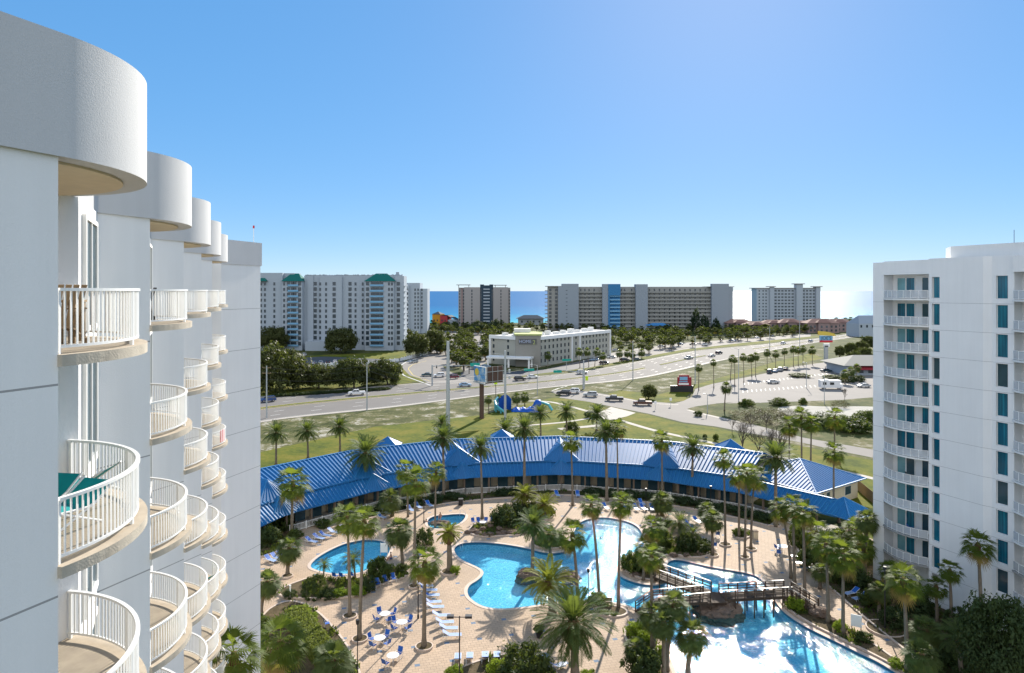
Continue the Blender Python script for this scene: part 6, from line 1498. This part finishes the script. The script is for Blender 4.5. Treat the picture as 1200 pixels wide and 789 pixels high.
for i, a in enumerate([((625.6,429),(625,419)),((640,426),(639,407)),((652,425),(651,407)),((642,430),(642,415.5)),((679.6,431.5),(678.7,411)),((690,430.5),(688,411)),((697,429.5),(700,411)),((707,428.5),(706.7,416)),((726,424),(726,413)),((735,423),(735,412.5)),((741,422),(741,414)),((752,420.5),(752,412))]):
    palm('sabal', a[0], a[1], 5.2, ['single palm before the hotel porch','palm before the hotel front, tallest on the left','palm before the hotel front beside the white pier','short palm below the two tall hotel palms','roadside palm under the hotel wing, first','roadside palm under the hotel wing, second','roadside palm under the hotel wing, third','bushy palm at the hotel corner','palm over the parked black car','palm right of the parked black car','palm over the parked teal car','last palm of the hotel roadside row'][i], HG, .16)
# low detail palm for the belt far beyond the highway
def lowpalm(seed):
    t = thing('far_palm', 'x', 'palm', (0,0,0)); m = MB(); m.tube([(0,0,0),(0,0,3.7)], [.22,.17], 6); m.build('trunk', M['bark'], t)
    c = fancrown(seed, n=26, pet=.9, fan=1.1, segs=6, up_=85, dn=-60, dead=3); o = c.build('crown', [M['farpalm'], M['dead']], t, False, (0,0,3.8)); o.scale = (1.3,1.3,1.15); return t
LP = [lowpalm(s_) for s_ in (51,52,53)]
r3 = random.Random(77); roadpoly = [lane(i,-.05) for i in range(0,NS,3)] + [lane(i,1.04) for i in range(NS-1,-1,-3)]; n_ = 0
REG = [([(482,420),(530,391),(600,391),(604,398),(573,402),(571,426),(556,436),(545,444),(534,436),(520,420),(505,414)], 62, 'palm of the dense grove between the oaks and the hotel'),
       ([(716,412),(760,404),(800,399),(860,395),(960,389),(1015,383),(1015,378),(900,386),(780,390),(700,391)], 82, 'palm of the long belt between the highway and the beach towers'),
       ([(850,398),(900,394.5),(960,390),(1012,384.5),(1012,380),(900,385),(850,388)], 46, 'palm of the long belt between the highway and the beach towers'),
       ([(735,420),(800,409),(870,401),(950,394),(950,390),(860,396),(760,405),(725,411)], 26, 'palm of the long belt between the highway and the beach towers'),
       ([(500,391),(640,389),(720,391),(715,386),(500,385)], 34, 'palm of the low line at the foot of the tan tower')]
for poly, cnt, lb in REG:
    k = 0; tries = 0
    while k < cnt and tries < 4000:
        tries += 1; px = r3.uniform(min(p[0] for p in poly), max(p[0] for p in poly)); py = r3.uniform(min(p[1] for p in poly), max(p[1] for p in poly))
        if not inside((px,py), poly): continue
        x, y = G(px, py)
        if inside((x,y), roadpoly): continue
        inst(LP[n_ % 3], (x,y,0), r3.uniform(0,6.28), lb, {'palm of the dense':'palms in the grove','palm of the long ':'palms in the long belt','palm of the low l':'palms by the tan tower'}[lb[:17]], r3.uniform(1.05,1.6)); k += 1; n_ += 1

# beyond the 300 palms built one by one, the rest of the belt reads as one mass
tm = fancrown(54, n=20, pet=.9, fan=1.15, segs=5, up_=85, dn=-60, dead=2); th = MB(); k = 0; tries = 0
while k < 330 and tries < 6000:
    tries += 1; poly = r3.choice([REG[1][0], REG[1][0], REG[2][0], REG[2][0], REG[3][0], REG[4][0], REG[0][0]]); px = r3.uniform(min(p[0] for p in poly), max(p[0] for p in poly)); py = r3.uniform(min(p[1] for p in poly), max(p[1] for p in poly))
    if not inside((px,py), poly): continue
    x, y = G(px, py)
    if inside((x,y), roadpoly): continue
    k += 1; s_ = r3.uniform(1.1,1.7); a = r3.uniform(0,6.28); ca, sa = math.cos(a)*s_, math.sin(a)*s_; hz = r3.uniform(3.8,5.5)
    th.add([(x+v[0]*ca-v[1]*sa, y+v[0]*sa+v[1]*ca, hz+v[2]*s_) for v in tm.v], tm.f); th.m[-len(tm.f):] = tm.m; th.tube([(x,y,0),(x,y,hz)], [.25,.2], 5, 2)
o = th.build('palm_grove', [M['farpalm'], M['dead'], M['bark']]); tag(o, 'mass of palms filling the gaps of the long belt below the beach towers', 'palms', kind='stuff')
for a in [((990,450),(990,437),6,'palm before the restaurant, nearest the car park'),((997,447),(997,434),6,'palm before the restaurant wall, second'),((1004,444),(1004,430),5.5,'palm before the restaurant roof, third'),((1000,436),(1000,423),5.5,'palm behind the parked row by the restaurant')]: palm('sabal', *a, 'palms by the restaurant', .16)

# ------------------------------------------------------------------ broadleaf trees, bushes, hedges
def clumpcrown(seed, nclump, per, leaf, shape=(1,1,.75), rclump=.26, hollow=.55, mats='oak', flatten=1):
    """leaf sized faces gathered in clumps through an uneven unit crown"""
    r = random.Random(seed); mb = MB()
    for c in range(nclump):
        z = r.uniform(-.75,1); a = r.uniform(0,2*math.pi); q = math.sqrt(max(0,1-z*z)); d = Vector((q*math.cos(a), q*math.sin(a), z)); rad = (hollow+(1-hollow)*r.random()**.5)*(1+.22*noise.noise(d*1.7+Vector((seed,0,0))))
        ce = Vector((d.x*shape[0]*rad, d.y*shape[1]*rad, d.z*shape[2]*rad)); rc = rclump*r.uniform(.6,1.25)
        for k in range(per):
            v = Vector((r.gauss(0,1), r.gauss(0,1), r.gauss(0,1)*.7)).normalized()*rc*r.random()**.4; p = ce+v
            n1 = (v.normalized()+Vector((r.uniform(-.8,.8),r.uniform(-.8,.8),r.uniform(-.3,.9)))).normalized(); t1 = n1.cross(Vector((r.uniform(-1,1),r.uniform(-1,1),r.uniform(-1,1)))).normalized(); t2 = n1.cross(t1); l_ = leaf*r.uniform(.6,1.3)
            mb.add([p-t1*l_, p-t2*l_*.5, p+t1*l_, p+t2*l_*.5], [(0,1,2,3)])
    return mb.mesh('crown', M[mats])
OC = [clumpcrown(s_, 150, 62, .060, mats='oak') for s_ in (1,2,3)]
def tree(px, py, cx, cy, rx, ry, label, group, me, name='oak_tree', trunkr=.35, cat='tree', mat='oakbark'):
    x, y = G(px, py); k = y/F; cz = CAMH-(cy-341)*k; t = thing(name, label, cat, (x,y,0), 0, group); seed = int(px*3+py); r = random.Random(seed)
    ox = (cx-px)*k; o = obj('crown', me, t, (ox,0,cz), r.uniform(0,6.28), (rx*k, rx*k*.9, ry*k/.75))
    b = MB(); b.tube([(0,0,0),(ox*.3,0,cz*.45),(ox*.6,0,cz*.9)], [trunkr,trunkr*.75,trunkr*.4], 8)
    for i in range(5):
        a = i*1.3+seed; b.tube([(ox*.3,0,cz*.42),(ox*.5+math.cos(a)*rx*k*.35,math.sin(a)*rx*k*.35,cz*.8),(ox+math.cos(a)*rx*k*.7,math.sin(a)*rx*k*.7,cz+.1*ry*k)], [trunkr*.55,trunkr*.35,.05], 6)
    b.build('trunk', M[mat], t); return t
OG = 'oaks beyond the highway'
for i, a in enumerate([(328,458,322,434,36,27,'broad oak at the far kerb, largest and closest to the tower'),(373.5,455,375,441,23,13,'oak at the far kerb, second from the tower'),(415,455,413,437,22,17,'oak at the far kerb, behind the white pickup'),(454.6,451,450,437,20,15,'oak at the far kerb, last before the bend'),
    (319,412,319,397,17,13,'dark oak in the shade of the condo corner'),(399,414,399,399,19,14,'big dark oak in front of the middle of the condo'),(487,419,488,404,15,13,'round oak beside the bend of the street'),(512,414,509,401,14,14,'tall oak at the edge of the palm grove'),(476,402,473,394,12,9,'oak behind the bend against the condo corner'),(350,432,349,424,7,5,'small tree beside the condo fence')]):
    tree(*a, OG, OC[i % 3])
OCD = clumpcrown(5, 220, 70, .045, mats='darkshrub')
OC2 = [clumpcrown(9, 60, 50, .075, mats='pine', shape=(.8,.8,1), rclump=.24)]
for a in [(815,391,815,379,7,12,'dark conifer before the long beige block, left of three'),(825.5,391,826,382,7,9,'dark conifer before the long beige block, middle of three'),(839,391,839,384,7,8,'dark conifer before the long beige block, right of three'),(561,392,561,384,9,6,'dark tree at the foot of the tan tower'),(580,392,580,384,8,7,'dark tree under the slate bay of the tan tower')]: tree(*a, 'dark trees at the foot of the towers', OC2[0], 'conifer')
for i, a in enumerate([(1000,432,1001,420,9,8,'leafy tree behind the restaurant roof, nearer the pylon sign'),(1012,430,1013,417,9,9,'leafy tree behind the restaurant roof, touching the white tower'),(1016,414,1016,401,8,7,'dark tree in front of the grey gabled house')]): tree(*a, None, OC[i % 3], 'round_tree', .2)
for i, a in enumerate([(984,424,984,412,6,6,'round dark tree beside the pylon sign'),(997,421,997,409,7,7,'round dark tree right of the pylon sign'),(1009,418,1010,406,8,6,'tree nearest the white tower across the highway'),(760,468,761,459.5,9,8,'dense round bush on the corner of the side road'),(1169,830,1174,756,44,50,'broad dark tree filling the shaded corner by the tower')]):
    tree(*a, None, OC[(i+1) % 3] if i != 4 else OCD, 'round_tree' if i != 4 else 'shade_tree', .2)
# bushes
BC = {'shrub':[clumpcrown(s_+60, 70, 60, .075, shape=(1,1,.8), rclump=.3, hollow=.35, mats='shrub') for s_ in (1,2)],
      'darkshrub':[clumpcrown(s_+70, 70, 60, .07, shape=(1,1,.8), rclump=.3, hollow=.35, mats='darkshrub') for s_ in (1,2)],
      'lime':[clumpcrown(s_+80, 45, 50, .10, shape=(1,1,.8), rclump=.32, hollow=.3, mats='lime') for s_ in (1,)],
      'hedge':[clumpcrown(s_+90, 90, 60, .06, shape=(1,1,.8), rclump=.25, hollow=.6, mats='hedge') for s_ in (1,)],
      'globe':[clumpcrown(s_+95, 170, 50, .045, shape=(1,1,.9), rclump=.16, hollow=.92, mats='darkshrub') for s_ in (1,)],
      'twig':[clumpcrown(s_+97, 60, 26, .05, shape=(1,1,.8), rclump=.34, hollow=.3, mats='scrub') for s_ in (1,)]}
def bush(kind, px, py, rpx, hpx, label, group=None, name='bush', z0=.1):
    x, y = G(px, py); k = y/F; r = rpx*k; h = hpx*k*.62; ms = BC[kind]; seed = int(px*5+py)
    o = obj(name, ms[seed % len(ms)], None, (x, y, z0+h*.55), seed*.7, (r, r*.85, h/.95)); tag(o, label, 'bush' if 'hedge' not in name else 'hedge', group); return o
for a in [('globe',369,700,14,26,'clipped globe bush in the central bed'),('shrub',445,681,17,30,'wide dark shrub behind the row of blue chairs'),('darkshrub',432,692,10,18,'dark shrub at the left end of the row of blue chairs'),('lime',398,699,9,10,'bright low shrub right of the globe bush'),('lime',417,697,12,10,'bright spreading shrub at the tip of the central bed'),('darkshrub',340,700,9,9,'dark ground shrub at the point of the central bed'),('darkshrub',385,700,12,10,'dark low shrub between globe and bright shrubs'),
    ('lime',352,722,12,13,'bright round shrub at the bend of the left garden'),('lime',362,730,10,12,'bright round shrub beside the clipped hedge'),('shrub',305,740,14,20,'leafy shrub at the foot of the end wall'),('darkshrub',312,640,15,26,'dark grey shrub by the tower under the walkway roof'),('shrub',327,622,15,24,'grey green shrub before the walkway near the tower'),('shrub',345,632,10,12,'green shrub behind the lounger row'),('shrub',378,618,10,10,'low green shrub in the clubhouse bed by the loungers'),
    ('darkshrub',497,640,12,24,'dark spiky shrub beside the spa'),('darkshrub',590,616,17,26,'large dark shrub in the rockery bed'),('shrub',470,670,9,9,'low shrub at the point of the central bed'),('lime',533,672,7,9,'small round shrub beside the swollen golden palm'),('darkshrub',600,606,16,18,'dark shrub under the golden palms'),('darkshrub',625,603,14,14,'dark shrub between the golden palms'),
    ('darkshrub',657,640,9,12,'dark shrub in the lagoon island bed'),('shrub',740,669,14,24,'broad leaved clump at the tip of the peninsula'),('shrub',757,668,13,20,'green clump in the middle of the peninsula'),('darkshrub',772,674,9,12,'dark clump at the heel of the peninsula'),('darkshrub',805,645,14,20,'dark shrub on the channel rockery'),('shrub',775,640,14,22,'green shrub at the neck of the peninsula'),('darkshrub',822,648,12,14,'low dark shrub at the end of the channel rockery'),
    ('lime',745,745,13,16,'bright shrub at the rounded end of the lower bed'),('lime',757,752,10,13,'bright shrub inside the lower bed'),('shrub',762,775,12,16,'green shrub at the bottom of the lower bed'),('lime',776,770,9,14,'bright shrub beneath the palm cluster'),('lime',700,708,11,14,'bright shrub behind the dark bench'),
    ('darkshrub',613,800,31,50,'big dark round bush at the bottom of the deck'),('lime',583,792,13,20,'bright yellow green shrub beside the big dark bush'),('lime',690,800,10,16,'bright shrub right of the large date palm'),('lime',532,792,10,12,'yellow shrub at the foot of the twin headed lamp'),('darkshrub',752,800,22,46,'dark shrub at the bottom of the lower bed'),
    ('globe',1122,741,16,28,'clipped dark bush against the tower, left one'),('globe',1146,750,18,30,'clipped dark bush against the tower, right one'),('lime',932,715,11,16,'bright shrub at the foot of the bridge stairs'),('lime',984,740,8,14,'bright shrub in the lagoon bed beside the palm pair'),('shrub',1012,752,12,10,'low green shrub in the lagoon bed'),('lime',1050,783,9,10,'yellow shrub at the end of the lagoon bed'),
    ('shrub',950,668,17,26,'grey green shrub above the lower loungers'),('shrub',975,678,18,28,'leafy shrub behind the bright palm pair'),('darkshrub',1000,690,18,28,'dark shrub on the slope of the right bed'),('shrub',1025,712,17,22,'shrub above the bend of the walk'),('darkshrub',1050,735,18,22,'dark shrub beside the palm with yellow leaves'),('shrub',935,640,13,26,'tall grey green shrub at the head of the right bed'),('darkshrub',1075,720,20,24,'dark shrub before the tower base'),('darkshrub',1100,775,22,30,'dark shrub in the shaded garden'),('shrub',1010,660,20,34,'mixed shrub under the pavilion'),
    ('darkshrub',1060,700,24,22,'dark hedge bush at the tower corner'),('darkshrub',1115,790,26,30,'low dark bush beneath the grey feather palm'),('darkshrub',1180,790,30,40,'dark bush beneath the shaded corner tree'),
    ('shrub',866,628,8,9,'low shrub among the four tall palms'),('shrub',735,592,10,10,'low shrub behind the back loungers'),
    ('darkshrub',818,488,5,7,'small bush beside the single round headed palm'),('twig',985,478,10,10,'pale dry bush behind the white sand'),('shrub',875,476,9,9,'small bush at the end of the kerb island'),('shrub',914,475,12,9,'wide low bush at the edge of the car park'),('shrub',941,474,5,8,'small bush right of the wide low one'),('shrub',938,442,14,5,'low planted island in the car park'),
    ('darkshrub',974,501,24,17,'dark thicket before the side road, middle part'),('shrub',998,505,24,18,'green thicket beside the white tower'),('darkshrub',950,500,16,14,'dark thicket before the side road, left part'),('shrub',1015,498,16,18,'green thicket behind the tower corner'),
    ('darkshrub',993,448,9,7,'dark clipped bush before the restaurant'),('shrub',975,444,12,5,'low hedge island beside the restaurant row'),('darkshrub',1006,447,8,8,'dark bush under the restaurant awning'),('darkshrub',693,489,8,8,'grey shrub beside the driveway'),('darkshrub',670,505,8,12,'dark shrub beside the white slab'),('shrub',839,517,3.5,9,'small topiary tree on the lawn'),('darkshrub',826,516,3,8,'small crooked shrub on the lawn')]:
    bush(*a[:5], a[5], 'garden bushes')
k = 0
for ph in list(range(-46, 50, 4)):
    if abs(ph-2) < 5 or abs(ph+16) < 3: continue
    p = (K0[0]+44.0*math.sin(R(ph)), K0[1]+44.0*math.cos(R(ph))); o = obj('hedge_bush', BC['darkshrub'][k % 2], None, (p[0],p[1],.5), k, (2.0,1.5,.75)); k += 1
    tag(o, 'dark low hedge bush in the bed along the clubhouse railing', 'bush', 'hedge bushes along the clubhouse')
for i in range(30):
    p0, p1 = Vector(G(323,465)), Vector(G(452,457)); p = p0.lerp(p1, i/29); o = obj('hedge_bush', BC['darkshrub'][i % 2], None, (p.x,p.y,.35), i, (1.9,1.0,.8)); tag(o, 'low dark hedge bush along the far kerb under the oaks', 'bush', 'hedge bushes under the oaks')
# clipped hedge running down the left garden
x0, y0 = G(349,716); hd_ = thing('clipped_hedge', 'long flat topped clipped hedge descending through the left garden', 'hedge', (x0,y0,0)); r4 = random.Random(4)
P0, P1 = Vector(G(345,712,1.6)), Vector(G(412,800,1.6)); dd_ = (P1-P0); nn_ = Vector((-dd_.y,dd_.x)).normalized(); W2 = 1.0; mb = MB(); O = Vector((x0,y0))
core = [P0+nn_*W2*.9-O, P1+nn_*W2*.9-O, P1-nn_*W2*.9-O, P0-nn_*W2*.9-O]
def hpt():
    t = r4.random(); f_ = r4.random()
    if f_ < .45: return P0+dd_*t+nn_*r4.uniform(-W2,W2), 1.6+.12*noise.noise(Vector((t*30,f_*9,0)))
    s_ = -1 if f_ < .75 else 1; return P0+dd_*t+nn_*(s_*W2), r4.uniform(.05,1.6)
for i in range(16000):
    p, z = hpt(); p = p-O; l_ = r4.uniform(.05,.11); a = Vector((r4.gauss(0,1),r4.gauss(0,1),r4.gauss(0,1))).normalized(); b2 = a.cross(Vector((.3,.5,.8))).normalized()
    q = Vector((p.x+r4.gauss(0,.05),p.y+r4.gauss(0,.05),z+r4.gauss(0,.05))); mb.add([q-a*l_, q-b2*l_*.6, q+a*l_, q+b2*l_*.6], [(0,1,2,3)])
mb.build('foliage', M['hedge'], hd_); mb = MB(); mb.prism(ccw([tuple(v) for v in core]), 0, 1.5); mb.build('stems', M['darkshrub'], hd_)
# bare trees
def bare(px, py, hpx, label, spread=.5, seed=1, mat='oakbark', depth=5):
    x, y = G(px, py); k = y/F; H_ = hpx*k; t = thing('bare_tree', label, 'tree', (x,y,0), 0, 'bare winter trees'); r = random.Random(seed); tr_ = MB(); tw = MB()
    def grow(p, d, L, rad, lv):
        q = p+d*L; (tr_ if lv < 2 else tw).tube([p, p.lerp(q,.5)+Vector((r.gauss(0,.04),r.gauss(0,.04),0))*L, q], [rad, rad*.85, rad*.65], 5 if lv < 3 else 3, 0, False)
        if lv >= depth: return
        for i in range(3 if lv else 5):
            a = Vector((r.gauss(0,1), r.gauss(0,1), r.gauss(0,.5))).normalized(); nd = (d+a*spread*(1.1 if lv else .9)+Vector((0,0,.12))).normalized(); grow(q if i else p.lerp(q,.75), nd, L*r.uniform(.62,.85), rad*.6, lv+1)
    grow(Vector((0,0,0)), Vector((0,0,1)), H_*.26, .13*H_/7, 0); tr_.build('trunk', M[mat], t); tw.build('twigs', M[mat], t)
bare(870,533,46,'bare tree with a wide spread behind the roof end',.55,1); bare(889,540,44,'bare tree beside the wide one behind the roof end',.5,2); bare(905,535,40,'bare tree right of the middle by the side road',.5,3); bare(916,541,46,'bare tree at the right end of the bare group',.45,4); bare(990,470,17,'small bare tree beside the motorhome',.45,5); bare(880,505,25,'small bare tree on the far verge of the side road',.6,6); bare(898,503,24,'twiggy bare tree in the brown thicket',.6,7); bare(858,507,20,'low bare tree at the edge of the brown thicket',.6,8)
for i, (px, py, r_, h_) in enumerate(((868,490,14,10),(885,487,15,10),(903,488,16,11),(921,487,15,9),(936,488,14,9),(893,496,15,9),(912,498,15,10),(930,497,14,10),(875,497,12,8),(945,492,12,8))): bush('twig', px, py, r_, h_, 'brown dry scrub clump in the thicket between car park and side road', 'dry scrub clumps')
# potted plant by the golden palm
x, y = G(632,747); t = thing('potted_plant', 'dark pot with a leafy plant beside the large date palm', 'plant', (x,y,.01)); b = MB(); b.tube([(0,0,0),(0,0,.5)], [.28,.38], 14); b.build('pot', M['dark'], t); o = obj('foliage', BC['shrub'][0], t, (0,0,.85), 0, (.6,.6,.5))
# low planting that fills the beds (nobody could count it)
gc = MB(); r5 = random.Random(8)
for bd in BEDS:
    xs = [p[0] for p in bd]; ys = [p[1] for p in bd]; A_ = abs(area(bd)); cnt = int(min(2600, A_*14)); k = 0; tries = 0
    while k < cnt and tries < cnt*6:
        tries += 1; p = (r5.uniform(min(xs),max(xs)), r5.uniform(min(ys),max(ys)))
        if noise.noise(Vector((p[0]*.45,p[1]*.45,5))) < .02 or not inside(p, bd): continue
        k += 1; h_ = r5.uniform(.12,.42); a = r5.uniform(0,6.28); c_, s_ = math.cos(a)*.10, math.sin(a)*.10; tx, ty = r5.gauss(0,.12), r5.gauss(0,.12)
        gc.add([(p[0]-c_,p[1]-s_,.13),(p[0]+c_,p[1]+s_,.13),(p[0]+tx+c_*.4,p[1]+ty+s_*.4,.13+h_),(p[0]+tx-c_*.4,p[1]+ty-s_*.4,.13+h_)], [(0,1,2,3)])
o = gc.build('ground_cover', M['shrub']); tag(o, 'low mixed green ground cover filling the planting beds', 'ground cover', kind='stuff')
